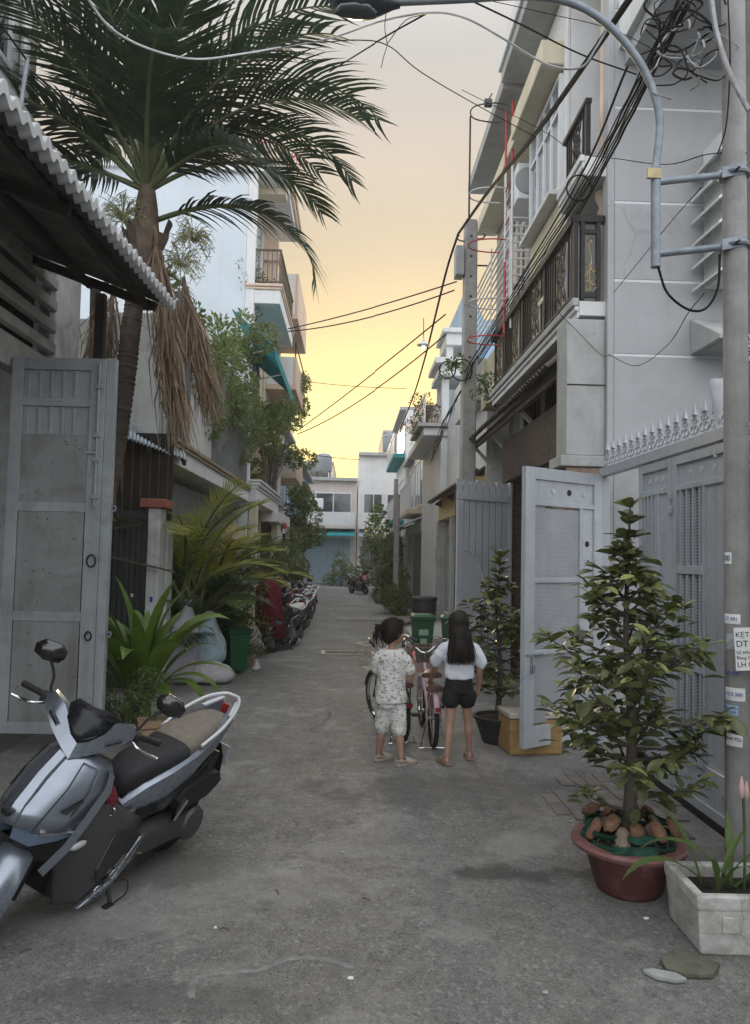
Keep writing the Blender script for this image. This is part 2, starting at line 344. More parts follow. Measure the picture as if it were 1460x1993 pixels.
# ---------------------------------------------------------------- ground and road
def asphalt():
    m = bpy.data.materials.new('worn_asphalt'); m.use_nodes = True; nt = m.node_tree; N = nt.nodes; L = nt.links; b = N['Principled BSDF']
    co = N.new('ShaderNodeNewGeometry').outputs['Position']
    def noise(sc, det=6, r=.62, dist=0.0):
        n = N.new('ShaderNodeTexNoise'); n.inputs['Scale'].default_value = sc; n.inputs['Detail'].default_value = det; n.inputs['Roughness'].default_value = r; n.inputs['Distortion'].default_value = dist
        L.new(co, n.inputs['Vector']); return n
    def rng(s, a, c, d=0.0, e=1.0):
        r = N.new('ShaderNodeMapRange'); r.inputs[1].default_value = a; r.inputs[2].default_value = c; r.inputs[3].default_value = d; r.inputs[4].default_value = e; L.new(s, r.inputs[0]); return r.outputs[0]
    def mix(f, a, c):
        x = N.new('ShaderNodeMix'); x.data_type = 'RGBA'; L.new(f, x.inputs[0])
        for k, q in ((6, a), (7, c)):
            if isinstance(q, tuple): x.inputs[k].default_value = (*q, 1)
            else: L.new(q, x.inputs[k])
        return x.outputs[2]
    def mul(a, c):
        k = N.new('ShaderNodeMath'); k.operation = 'MULTIPLY'
        for i, q in enumerate((a, c)):
            if isinstance(q, (int, float)): k.inputs[i].default_value = q
            else: L.new(q, k.inputs[i])
        return k.outputs[0]
    col = mix(rng(noise(.7, 5).outputs[0], .35, .65), (.225, .219, .207), (.32, .311, .293))
    col = mix(rng(noise(9, 6, .7).outputs[0], .35, .7, 0, .7), col, (.155, .151, .144))
    # aggregate: pale and dark stones
    vz = N.new('ShaderNodeTexVoronoi'); vz.inputs['Scale'].default_value = 150; L.new(co, vz.inputs['Vector'])
    sp = N.new('ShaderNodeSeparateColor'); L.new(vz.outputs['Color'], sp.inputs[0])
    col = mix(rng(sp.outputs[0], .80, 1, 0, .6), col, (.42, .41, .385))
    col = mix(rng(sp.outputs[1], .75, 1, 0, .7), col, (.075, .073, .07))
    vb = N.new('ShaderNodeTexVoronoi'); vb.inputs['Scale'].default_value = 62; L.new(co, vb.inputs['Vector']); sb = N.new('ShaderNodeSeparateColor'); L.new(vb.outputs['Color'], sb.inputs[0])
    col = mix(rng(sb.outputs[0], .86, 1, 0, .55), col, (.44, .43, .40)); col = mix(rng(sb.outputs[1], .84, 1, 0, .5), col, (.085, .083, .08))
    col = mix(rng(noise(3.4, 10, .8, .3).outputs[0], .50, .68, 0, .55), col, (.105, .103, .098))
    # worn cement film, own patchy shapes
    col = mix(rng(noise(1.7, 10, .76, .4).outputs[0], .52, .66, 0, .85), col, (.40, .39, .365))
    wob = noise(3.2, 6, .7)
    for (cx, cy, rx, ry, c, amt) in PATCHES:
        vm = N.new('ShaderNodeVectorMath'); vm.operation = 'SUBTRACT'; L.new(co, vm.inputs[0]); vm.inputs[1].default_value = (cx, cy, 0)
        v2 = N.new('ShaderNodeVectorMath'); v2.operation = 'MULTIPLY'; L.new(vm.outputs[0], v2.inputs[0]); v2.inputs[1].default_value = (1/rx, 1/ry, 0)
        ln = N.new('ShaderNodeVectorMath'); ln.operation = 'LENGTH'; L.new(v2.outputs[0], ln.inputs[0])
        ad = N.new('ShaderNodeMath'); ad.operation = 'ADD'; L.new(ln.outputs['Value'], ad.inputs[0]); L.new(rng(wob.outputs[0], .2, .8, -1.1, 1.1), ad.inputs[1])
        col = mix(mul(rng(ad.outputs[0], .6, 1.2, 1, 0), amt), col, c)
    # cracks
    nn = noise(1.3, 6); av = N.new('ShaderNodeMix'); av.data_type = 'VECTOR'; av.inputs[0].default_value = .35; L.new(co, av.inputs[4]); L.new(nn.outputs['Color'], av.inputs[5])
    ve = N.new('ShaderNodeTexVoronoi'); ve.feature = 'DISTANCE_TO_EDGE'; ve.inputs['Scale'].default_value = .55; L.new(av.outputs[1], ve.inputs['Vector'])
    col = mix(mul(rng(ve.outputs['Distance'], 0, .007, .8, 0), rng(noise(.5, 3).outputs[0], .48, .58)), col, (.06, .058, .056))
    L.new(col, b.inputs['Base Color'])
    L.new(rng(noise(6, 5).outputs[0], .3, .7, .52, .82), b.inputs['Roughness']); b.inputs['Specular IOR Level'].default_value = .45
    bp = N.new('ShaderNodeBump'); bp.inputs['Strength'].default_value = .9; bp.inputs['Distance'].default_value = .010
    bp2 = N.new('ShaderNodeBump'); bp2.inputs['Strength'].default_value = .5; bp2.inputs['Distance'].default_value = .02
    L.new(vz.outputs['Distance'], bp.inputs['Height']); L.new(noise(5, 8, .7).outputs[0], bp2.inputs['Height']); L.new(bp.outputs[0], bp2.inputs['Normal']); L.new(bp2.outputs[0], b.inputs['Normal'])
    return m
CEM, WET, DRK = (.38, .37, .345), (.07, .069, .066), (.10, .098, .094)
PATCHES = [(1.02, 4.35, .28, .17, CEM, .55), (.95, 3.95, .42, .10, WET, .8), (-.55, 3.85, .75, .22, CEM, .42), (.05, 4.25, .4, .1, CEM, .4), (-1.0, 3.5, .6, .2, CEM, .35),
           (-.55, 2.86, .5, .12, DRK, .45), (-.9, 4.0, .35, .25, DRK, .6), (1.0, 6.7, .6, .5, CEM, .45), (.7, 7.4, .5, .5, CEM, .4), (.95, 5.3, 1.1, .45, DRK, .55),
           (-1.6, 8.6, .35, .5, CEM, .6), (.2, 18.5, 1.0, .22, WET, .7), (.4, 19.4, 1.2, .12, CEM, .8), (-.9, 11.6, .5, .15, CEM, .5), (.0, 15.0, .6, .12, CEM, .5)]
m_asph = asphalt()
m_ground = M('packed_earth_and_concrete', (.15, .145, .135), .9, .25, 1.5, .5, 40)
structure(MB().add([(-150, -120, -.06), (150, -120, -.06), (150, 220, -.06), (-150, 220, -.06)], [(0, 1, 2, 3)]).build('ground', m_ground))
rd = structure(MB().box((-2.75, -8, -.055), (2.28, 36.5, 0)).build('road', m_asph))
structure(MB().box((-30, 36.5, -.055), (30, 39.6, -.002)).build('cross_street', m_asph))
# paver strip by the right-hand gate: red-grey bricks showing through the dust
m_paver = M('dusty_paver', (.17, .155, .14), .85, .3, 6, .3, 50)
pv = structure(MB().box((2.285, -8, -.055), (6.5, 6.88, -.002)).build('courtyard_paving', m_paver))
me = MB().box((-.098, -.048, 0), (.098, .048, .012)).mesh('paver', m_paver)
for i in range(9):
    for j in range(7):
        x = 1.42+i*.103; y = 4.55+j*.2+(.1 if i % 2 else 0)
        if random.random() < .1 or (x-1.85)**2/.20+(y-5.1)**2/.45 > 1.0: continue
        place('paver', me, rd, (x, y, -.004+random.uniform(-.002, .003)), (0, 0, PI/2+random.uniform(-.03, .03)))
# cement ridge left round an old patch
rp_ = catmull([onZ(*q) for q in ((372, 1945), (378, 1905), (430, 1893), (500, 1888), (560, 1866), (625, 1866), (690, 1882))], 9)
rw = []
for i, p in enumerate(rp_):
    t = (rp_[min(i+1, len(rp_)-1)]-rp_[max(i-1, 0)]).normalized(); n_ = V((-t.y, t.x, 0)); w = .005+.008*abs(math.sin(i*.7))+random.uniform(0, .009); j = n_*random.uniform(-.006, .006)
    rw.append([p+j-n_*w+V((0, 0, .0005)), p+j-n_*w*.4+V((0, 0, .005)), p+j+n_*w*.5+V((0, 0, .005)), p+j+n_*w+V((0, 0, .0005))])
MB().loft(rw, closed=False).build('cement_ridge', M('cement_ridge', (.25, .243, .228), .9, .25, 20, .6, 60, dirt=((.16, .155, .15), .7, 18)), rd, smooth=60)
# manhole frame set into the asphalt
mh = thing('drain_cover', 'worn concrete drain cover in pale steel frame set into asphalt', 'drain cover', (0, 12.45, .004), rz=.02)
m_pale = M('worn_pale_steel', (.45, .38, .28), .45, .2, 20, metal=.2); m_slab = M('drain_slab', (.10, .097, .09), .8, .25, 9, .4, 60)
MB().box((-.38, -.16, 0), (.38, .16, .012)).build('slab', m_slab, mh)
for a, b_ in (((-.45, -.2, 0), (.45, -.175, .018)), ((-.45, .175, 0), (.45, .2, .018)), ((-.45, -.173, 0), (-.385, .173, .018)), ((.385, -.173, 0), (.45, .173, .018))):
    MB().box(a, b_).build('frame_bar', m_pale, mh)
# crumbled slab pieces beside the white planter and litter on the road
m_moss = M('mossy_slab', (.13, .135, .10), .9, .3, 14, .5, 40)
def chip(name, label, cat, px, py, r, h, mat, n=7, group=None, sq=.6, rz=0):
    c = onZ(px, py); pts = [(r*math.cos(2*PI*k/n)*random.uniform(.75, 1.15), sq*r*math.sin(2*PI*k/n)*random.uniform(.75, 1.15), 0) for k in range(n)]
    o = MB().prism(pts, (0, 0, h)).build(name, mat, loc=(c.x, c.y, .002), bevel=min(.006, h*.4)); o.rotation_euler.z = rz
    return tag(o, label, cat, group)
chip('stone_slab', 'mossy broken slab lying flush in front of white planter', 'slab', 1335, 1885, .13, .022, m_moss, sq=.75)
chip('stone_slab', 'narrow pale broken slab fragment next to the mossy slab', 'slab', 1295, 1905, .085, .02, m_conc, 6, sq=.4, rz=-.4)
for k, (px, py) in enumerate(((270, 1662), (665, 1660), (1112, 1600), (418, 1808), (585, 1688), (1062, 1935), (682, 1907), (820, 1800), (560, 1580), (1258, 1790))):
    chip('pebble', 'small loose stone chip lying on the bare asphalt', 'pebble', px, py, random.uniform(.008, .018), .009, m_conc if k % 3 else m_paper, 6, 'stone chips scattered on the road')
for k, (px, py) in enumerate(((425, 1812), (1002, 1700), (720, 1755), (60, 1850), (535, 1735))):
    c = onZ(px, py); o = MB().tube(catmull([(0, 0, .006), (.02, .004, .012), (.045, -.003, .006)], 4), .0028, 5).build('twig', m_wood, loc=(c.x, c.y, 0)); o.rotation_euler.z = k*1.3
    tag(o, 'tiny dry brown twig lying on the asphalt', 'twig', 'dry twigs on the road')
# ================================================================ RIGHT SIDE
def box_part(name, a, b, mat, parent, bevel=.004):
    return MB().box(a, b).build(name, mat, parent, bevel=bevel)
# ornaments shared by railings and gates
def scroll_pts(c, r, turns, a0, sgn=1, n=18, plane='yz'):
    pts = []
    for i in range(n+1):
        t = i/n; a = a0+sgn*turns*2*PI*t; rr = r*(1-.8*t)
        p = (rr*math.cos(a), rr*math.sin(a))
        pts.append((c[0], c[1]+p[0], c[2]+p[1]) if plane == 'yz' else (c[0]+p[0], c[1], c[2]+p[1]))
    return pts
def orn_flower(h, w):
    mb = MB()
    for k in range(8):
        a = 2*PI*k/8; c = (0, w*.22*math.cos(a), h*.5+w*.22*math.sin(a))
        mb.tube([(0, c[1]+w*.13*math.cos(t*PI/4), c[2]+w*.13*math.sin(t*PI/4)) for t in range(8)], .007, 5, closed=True)
    mb.tube([(0, w*.07*math.cos(t*PI/3), h*.5+w*.07*math.sin(t*PI/3)) for t in range(6)], .010, 5, closed=True)
    for s in (-1, 1):
        for q in (.17, .83):
            mb.tube(scroll_pts((0, s*w*.22, h*q), w*.17, 1.4, PI/2*s, s), .008, 5)
            mb.tube([(0, s*w*.4, h*(.04 if q < .5 else .96)), (0, s*w*.38, h*q), (0, s*w*.25, h*(.32 if q < .5 else .68)), (0, s*w*.12, h*.5)], .008, 5)
    mb.bar((0, 0, 0), (0, 0, h), .014, .014)
    return mb
def railing(parent, x, y0, y1, z0, z1, mat, gap=.11, orn_every=8, orn_w=.42, top=.05, orn_mat=None, axis='y'):
    def T(u, dx=0): return (x+dx, u) if axis == 'y' else (u, x+dx)
    L = abs(y1-y0)
    def b3(u0, u1, za, zb, w):
        (ax, ay), (bx, by) = (T(u0, -w/2), T(u1, w/2))
        return MB().box((min(ax, bx), min(ay, by), za), (max(ax, bx), max(ay, by), zb))
    b3(y0, y1, z1-top, z1, top*1.3).build('top_rail', mat, parent, bevel=.006)
    b3(y0, y1, z0+.05, z0+.08, .035).build('bottom_rail', mat, parent)
    h = z1-top-z0-.08
    mbar = MB().box((-.009, -.009, 0), (.009, .009, h)).mesh('bar', mat)
    mpost = MB().box((-.022, -.022, 0), (.022, .022, z1-top-z0)).mesh('post', mat)
    om = orn_flower(h, orn_w).mesh('ornament', orn_mat or mat, 40) if orn_every else None
    u = y0+.03; k = 0
    while u < y1-.02:
        if orn_every and k % orn_every == orn_every//2 and u+orn_w < y1:
            xx, yy = T(u+orn_w/2-.02); place('ornament', om, parent, (xx, yy, z0+.08), (0, 0, 0 if axis == 'y' else PI/2)); u += orn_w
        xx, yy = T(u)
        if k % (orn_every or 9) == 0: place('post', mpost, parent, (xx, yy, z0))
        else: place('bar', mbar, parent, (xx, yy, z0+.08))
        u += gap; k += 1
def window(parent, x, y0, y1, z0, z1, nx, frame=m_alu, pane=m_glassb, d=.05, face=-1, transom=None, t=.045):
    """window in a wall whose face is at X=x and looks towards face*X"""
    xo = x+face*d; xa, xb = min(x, xo), max(x, xo)
    for a, b in (((xa, y0, z0), (xb, y1, z0+t)), ((xa, y0, z1-t), (xb, y1, z1)), ((xa, y0, z0+t), (xb, y0+t, z1-t)), ((xa, y1-t, z0+t), (xb, y1, z1-t))):
        MB().box(a, b).build('window_frame', frame, parent)
    w = (y1-y0-2*t)/nx
    zt = [z0+t]+([z0+transom] if transom else [])+[z1-t]
    for i in range(nx):
        a = y0+t+i*w
        if i: MB().box((xa+.004, a-.02, z0+t), (xb-.004, a+.02, z1-t)).build('mullion', frame, parent)
        for q in range(len(zt)-1):
            MB().box((x+face*.008, a+.02 if i else a, zt[q]+(.02 if q else 0)), (x+face*.018, a+w-(.02 if i < nx-1 else 0), zt[q+1])).build('pane', pane, parent)
    if transom: MB().box((xa+.006, y0+t, z0+transom-.02), (xb-.006, y1-t, z0+transom+.02)).build('transom', frame, parent)
# ---------------------------------------------------------------- tall grey house with black balcony
hb = thing('town_house', 'tall grey house with black iron balcony and grooved blank side wall', 'house', (3.2, 8.3, 0), world_verts=True)
MB().box((2.47, 6.906, 0), (9, 7.05, 9.6)).build('side_wall', m_groove, hb)
box_part('corner_strip', (2.405, 6.905, 0), (2.468, 7.06, 9.6), m_plaster_grey, hb)
zs = [0]+sorted(onY(1210, y, 6.9).z for y in (690, 545, 393, 209))+[7.0, 7.75, 8.5, 9.6]
for a, b in zip(zs, zs[1:]):
    MB().box((2.47, 6.90, a+.014), (9, 6.9055, b-.014)).build('plaster_panel', m_plaster_grey, hb)
# upper overhang of the side, and its edge beam
MB().box((2.56, 5.4, 6.44), (9, 6.895, 6.60)).build('overhang_slab', m_soffit, hb)
MB().box((2.50, 5.34, 6.602), (9, 6.895, 7.1)).build('overhang_edge', m_white, hb, bevel=.01)
MB().box((3.2, 7.055, 0), (9, 9.60, 9.6)).build('wall', m_white, hb)
MB().box((2.30, 7.80, 4.17), (3.195, 9.58, 8.08)).build('front_room_wall', m_white, hb, bevel=.01)
MB().box((2.26, 7.80, 4.2), (2.297, 7.93, 8.05)).build('corner_pilaster', m_white, hb, bevel=.006)
MB().box((2.272, 8.0, 4.95), (2.298, 9.5, 5.68)).build('apron_panel', m_cream, hb, bevel=.006)
MB().box((2.02, 7.98, 7.18), (2.298, 9.56, 7.46)).build('window_hood', m_cream, hb, bevel=.015)
MB().box((2.13, 8.02, 5.70), (2.298, 9.5, 5.76)).build('window_sill', m_white, hb, bevel=.008)
window(hb, 2.296, 8.05, 9.45, 5.78, 7.12, 4, transom=.95)
for y, z in ((8.12, 4.92), (8.14, 4.52)):
    MB().prism([(2.296, y, z), (2.12, y, z+.03), (2.12, y, z+.09), (2.296, y, z+.2)], (0, .3, 0)).build('ventilator_hood', m_cream, hb, bevel=.005)
MB().box((1.92, 7.2, 8.1), (3.6, 9.75, 8.26)).build('eave_slab', m_soffit, hb, bevel=.01)
MB().box((1.88, 7.16, 8.26), (3.6, 9.79, 8.5)).build('eave_edge', m_white, hb, bevel=.02)
# recess walls behind the balconies
box_part('balcony_door', (3.12, 7.12, 4.17), (3.195, 7.75, 5.35), m_glass, hb)
MB().box((2.2, 6.96, 5.36), (3.19, 7.79, 5.56)).build('balcony_slab', m_white, hb, bevel=.006)
for k, (dx, za, zb) in enumerate(((-.05, 5.50, 5.57), (-.03, 5.43, 5.497), (-.015, 5.37, 5.427))):
    MB().box((2.2+dx, 6.95, za), (2.198, 7.795, zb)).build('moulding', m_white, hb, bevel=.01)
railing(hb, 2.24, 6.98, 7.78, 5.57, 6.16, m_iron, gap=.07, orn_every=7, orn_w=.34)
def column(parent, x, y, z0, z1, r=.075, mat=m_peach):
    h = z1-z0
    pr = [(r*1.5, 0), (r*1.5, .05), (r*1.25, .07), (r*1.3, .10), (r, .13), (r*.95, h*.5), (r*.85, h-.24), (r*1.05, h-.22), (r*1.05, h-.19), (r*.85, h-.18), (r*.9, h-.13), (r*1.25, h-.08), (r*1.4, h-.05), (r*1.4, h)]
    MB().lathe(pr, 18, (x, y, z0)).build('column', mat, parent, smooth=40)
column(hb, 2.50, 7.25, 4.12, 5.34); column(hb, 2.50, 7.2, 5.57, 8.08)
# first-floor balcony
MB().box((2.15, 6.96, 3.98), (3.19, 11.2, 4.12)).build('balcony_slab', m_white, hb, bevel=.006)
for k, (dx, za, zb) in enumerate(((-.07, 4.07, 4.15), (-.045, 4.02, 4.067), (-.02, 3.95, 4.017))):
    MB().box((2.15+dx, 6.95, za), (2.147, 11.23, zb)).build('moulding', m_white if k else m_conc, hb, bevel=.012)
railing(hb, 2.13, 7.03, 11.15, 4.15, 4.98, m_iron, gap=.095, orn_every=7, orn_w=.40, top=.07, orn_mat=m_bronze)
MB().box((2.10, 6.975, 4.91), (2.405, 7.04, 4.98)).build('end_top_rail', m_iron, hb, bevel=.006)
MB().box((2.17, 6.985, 4.80), (2.36, 7.02, 4.84)).build('end_rail', m_iron, hb)
MB().box((2.17, 6.985, 4.17), (2.36, 7.02, 4.22)).build('end_rail', m_iron, hb)
for x in (2.125, 2.19, 2.345): MB().box((x-.02, 6.98, 4.15), (x+.02, 7.03, 4.91)).build('post', m_iron, hb)
mb = MB()
mb.tube(catmull([(2.27, 7.0, 4.24), (2.26, 7.0, 4.4), (2.28, 7.0, 4.55), (2.25, 7.0, 4.68), (2.28, 7.0, 4.74)], 5), .007, 6)
for s, z in ((-1, 4.36), (1, 4.33), (-1, 4.5), (1, 4.46)):
    mb.tube(scroll_pts((2.27+s*.045, 7.0, z), .04, 1.5, PI*.5+s*1.2, s, plane='xz'), .006, 5)
for s in (-1, 1):
    mb.tube(catmull([(2.27, 7.0, 4.24), (2.27+s*.05, 7.0, 4.26), (2.27+s*.065, 7.0, 4.34), (2.27+s*.02, 7.0, 4.44)], 5), .006, 5)
mb.tube(scroll_pts((2.265, 7.0, 4.73), .035, 1.3, 0, 1, plane='xz'), .007, 5)
mb.build('gilded_scroll', m_gold, hb, smooth=60)
# near pillar
MB().box((2.03, 6.958, 2.63), (2.402, 7.30, 3.945)).build('pillar', m_conc, hb, bevel=.008)
MB().box((2.035, 6.952, 3.30), (2.402, 7.30, 3.312)).build('pillar_joint', m_dark, hb)
MB().box((1.97, 6.93, 2.52), (2.40, 7.34, 2.625)).build('pillar_ledge', m_conc, hb, bevel=.01)
MB().box((2.03, 6.958, 0), (2.402, 7.30, 2.515)).build('pillar_base', m_stonebrown, hb, bevel=.006)
# clay tile awning
aw = thing('tile_awning', 'dark clay tile awning on white brackets beneath black iron balcony', 'awning', (2.2, 10, 3.6), world_verts=True)
tm = []
for k in range(9):
    a = PI*k/8; tm.append((.062*math.cos(a), .045*math.sin(a)))
me = MB().loft([[(0, u, v+.012) for u, v in tm]+[(0, u*.8, v*.75) for u, v in tm[::-1]], [(.30, u*.85, v*.9+.012) for u, v in tm]+[(.30, u*.65, v*.65) for u, v in tm[::-1]]]).mesh('roof_tile', m_tile, 50)
sl_ = math.atan2(.30, .34)
for c in range(2):
    for k in range(43):
        place('roof_tile', me, aw, (1.955+c*.24*math.cos(sl_), 7.38+k*.128, 3.555+c*.24*math.sin(sl_)+c*.012+random.uniform(-.004, .004)), (0, -sl_, random.uniform(-.02, .02)))
MB().prism([(2.06, 7.32, 3.575), (2.46, 7.32, 3.92), (2.46, 7.32, 3.88), (2.06, 7.32, 3.53)], (0, 5.55, 0)).build('decking', m_tile, aw)
MB().box((2.06, 7.315, 3.47), (2.10, 12.9, 3.545)).build('fascia_board', m_tile, aw)
for y in (7.42, 9.3, 11.2, 12.7):
    MB().prism([(2.06, y, 3.50), (2.46, y, 3.84), (2.46, y, 3.76), (2.10, y, 3.46)], (0, .06, 0)).build('bracket', m_white, aw)
    MB().box((2.40, y, 3.15), (2.46, y+.06, 3.77)).build('bracket', m_white, aw)
    MB().bar((2.15, y+.03, 3.50), (2.43, y+.03, 3.20), .05, .05).build('bracket', m_white, aw)
# ground floor front: granite fascia, dark opening, grille
for y0, y1 in ((7.34, 8.25), (8.256, 9.2), (9.206, 10.1), (10.106, 10.5)):
    MB().box((2.20, y0, 2.72), (2.30, y1, 3.32)).build('granite_panel', m_granite, hb, bevel=.004)
MB().box((2.47, 7.34, 3.33), (2.52, 10.5, 3.94)).build('grille_glass', m_glass, hb)
for k in range(22): MB().box((2.44, 7.4+k*.145, 3.33), (2.465, 7.42+k*.145, 3.94)).build('grille_bar', m_iron, hb)
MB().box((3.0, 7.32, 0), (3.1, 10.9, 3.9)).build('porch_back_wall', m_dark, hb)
MB().box((2.20, 10.51, 0), (2.45, 10.75, 3.32)).build('porch_pillar', m_granite, hb, bevel=.005)
for k in range(8): MB().box((2.235, 7.36+k*.11, 2.2), (2.255, 7.385+k*.11, 2.715)).build('grille_bar', m_ironwhite, hb)
# white side lattice seen in the porch opening
pg = thing('lattice_panel', 'narrow white steel lattice panel standing inside the dark porch', 'lattice', (2.12, 8.25, 0))
for x in (0, .22): MB().box((x, 0, 0), (x+.03, .025, 1.75)).build('upright', m_ironwhite, pg)
for k in range(7): MB().box((.03, .003, .1+k*.26), (.22, .022, .125+k*.26)).build('crossbar', m_ironwhite, pg)
for k in range(6): MB().tube([(.125+.05*math.cos(t), .012, .235+k*.26+.05*math.sin(t)) for t in [2*PI*q/12 for q in range(12)]], .007, 5, closed=True).build('ring', m_ironwhite, pg)
# ---------------------------------------------------------------- plank gate leaf with semicircle
H1, H2 = V((2.17, 10.25, 0)), V((1.37, 9.75, 0)); wv = (H2-H1).length
g2 = thing('gate_leaf', 'open slate-grey plank gate leaf with raised half circle beside tile awning', 'gate', tuple(H1), rz=math.atan2(H2.y-H1.y, H2.x-H1.x))
GH = 2.66
g2pl = 8; pw = wv/g2pl
for k in range(g2pl):
    MB().box((k*pw+.007, .0, .06), (k*pw+pw-.007, .03, GH+.015*math.sin(k*2))).build('plank', m_gate2, g2, bevel=.003)
MB().box((0, .012, .10), (wv, .024, GH-.06)).build('backing_sheet', m_dark, g2)
for z in (GH-.26, 1.15, .12): MB().box((0.0 if z != 1.15 else 0, .031, z), (wv if z != 1.15 else wv*.35, .055, z+.10)).build('rail', m_gate2, g2, bevel=.003)
sc = [(wv-.05, .031, 1.2+.54*math.sin(a)) if False else (wv-.10-.38*math.cos(a), .031, 1.2+.54*math.sin(a)) for a in [(-.5+q/14)*PI for q in range(15)]]
MB().prism(sc, (0, .022, 0)).build('half_circle', m_gate2, g2, bevel=.004)
MB().tube([(p[0], .057, p[2]) for p in sc], .011, 6).build('half_circle_rim', m_gate2, g2)
MB().box((wv-.10, .031, .06), (wv, .06, GH-.27)).build('stile', m_gate2, g2, bevel=.003)
MB().box((-.05, -.01, 0), (-.005, .05, GH+.02)).build('hinge_post', m_gate2, g2)
for z in (.9, 1.7): MB().tube([(wv+.004, .02, z), (wv+.03, .02, z+.01), (wv+.03, .02, z+.06), (wv+.004, .02, z+.07)], .006, 5).build('handle', m_galv, g2)
# ---------------------------------------------------------------- grey steel gate with spearhead finials
GX = 2.31
gt = thing('steel_gate', 'long grey steel gate with spearhead finials between pole and grooved wall', 'gate', (GX, 5.3, 0), world_verts=True)
MB().box((GX-.035, 3.2, 2.40), (GX+.035, 6.74, 2.48)).build('top_beam', m_gate, gt, bevel=.004)
MB().box((GX-.05, 6.70, 0), (GX+.05, 6.80, 2.39)).build('gate_post', m_gate, gt, bevel=.004)
MB().box((GX-.03, 3.2, 0), (GX+.03, 5.86, .035)).build('track', m_iron, gt)
fm = MB()
fm.bar((0, 0, 0), (0, 0, .10), .012, .012)
for s in (-1, 1):
    fm.tube([(0, s*.025+.022*math.cos(t)*s, .055+.028*math.sin(t)) for t in [PI*2*q/10 for q in range(10)]], .007, 5, closed=True)
    fm.tube([(0, s*.018+.014*math.cos(t)*s, .115+.016*math.sin(t)) for t in [PI*2*q/8 for q in range(8)]], .006, 5, closed=True)
fm.tube([(0, -.03, .15), (0, 0, .145), (0, .03, .15)], .006, 5)
fm.lathe([(.007, .10), (.009, .14), (.022, .155), (.016, .175), (.001, .235)], 6)
fmesh = fm.mesh('finial', M('cast_finial_paint', (.42, .45, .48), .45, .15, 20, metal=.2), 40)
y = 6.62
while y > 3.5:
    place('finial', fmesh, gt, (GX, y, 2.48), (0, 0, random.uniform(-.06, .06)), (1, 1.25, 1.0)); y -= .142
def leaf_panel(parent, y0, y1, z0, z1, rows, solid, x=GX, t=.025):
    """one framed leaf in the plane X=x between y0 (near) and y1 (far); rows are the z limits of the barred windows"""
    s = .062
    def bx(n, a, b, m, bev=.003): return MB().box(a, b).build(n, m, parent, bevel=bev)
    bx('stile', (x-t, y0, z0), (x+t, y0+s, z1), m_gate); bx('stile', (x-t, y1-s, z0), (x+t, y1, z1), m_gate)
    bx('rail', (x-t, y0+s, z1-s), (x+t, y1-s, z1), m_gate); bx('rail', (x-t, y0+s, z0), (x+t, y1-s, z0+s), m_gate)
    ysp = y0+s+(y1-y0-2*s)*solid
    # top punched panel
    zt = rows[0][1]
    bx('top_panel', (x-.006, y0+s, zt+.04), (x+.006, y1-s, z1-s), m_gate, 0)
    for q in range(3):
        yy = y0+s+(y1-y0-2*s)*(.25+.25*q)
        MB().lathe([(.0005, 0), (.022, 0), (.024, .004), (.0005, .0045)], 14, (x-.010, yy, (zt+.04+z1-s)/2), axis='x').build('punched_disc', M_disc, parent)
    bx('rail', (x-t*.9, y0+s, zt), (x+t*.9, y1-s, zt+.04), m_gate)
    bx('side_panel', (x-.008, y0+s, rows[-1][0]), (x+.008, ysp-.03, zt), m_gate, 0)
    bx('mullion', (x-t*.9, ysp-.03, rows[-1][0]), (x+t*.9, ysp, zt), m_gate)
    for za, zb in rows:
        MB().box((-.004, 0, za), (.004, y1-s-ysp, zb)).build('mesh_sheet', m_perf, parent, loc=V((x+.012, ysp, 0))-BASE[parent.name])
        n = 4; st = (y1-s-ysp)/n
        for q in range(n):
            bx('bar', (x-.018, ysp+st*(q+.35), za), (x+.004, ysp+st*(q+.35)+.022, zb), m_gate, 0)
        bx('rail', (x-t*.9, ysp, za-.06), (x+t*.9, y1-s, za), m_gate)
    bx('bottom_panel', (x-.008, y0+s, z0+s), (x+.008, y1-s, rows[-1][0]-.04), m_gate, 0)
    for q in range(4):
        yy = y0+s+(y1-y0-2*s)*(.14+.24*q)
        MB().lathe([(.0005, 0), (.024, 0), (.026, .004), (.0005, .0045)], 12, (x-.012, yy, (z0+s+rows[-1][0]-.04)/2), axis='x').build('punched_disc', m_gate, parent)
M_disc = M('bare_disc', (.50, .52, .54), .5, .1)
rows = [(1.62, 2.14), (.98, 1.56), (.38, .92)]
leaf_panel(gt, 5.23, 5.83, .05, 2.385, rows, .42); leaf_panel(gt, 4.40, 5.215, .05, 2.385, rows, .45); leaf_panel(gt, 3.4, 4.385, .05, 2.385, rows, .45)
for z in (2.08, 1.98): MB().box((GX-.05, 5.205, z), (GX-.027, 5.245, z+.05)).build('hinge', m_gate, gt, bevel=.004)
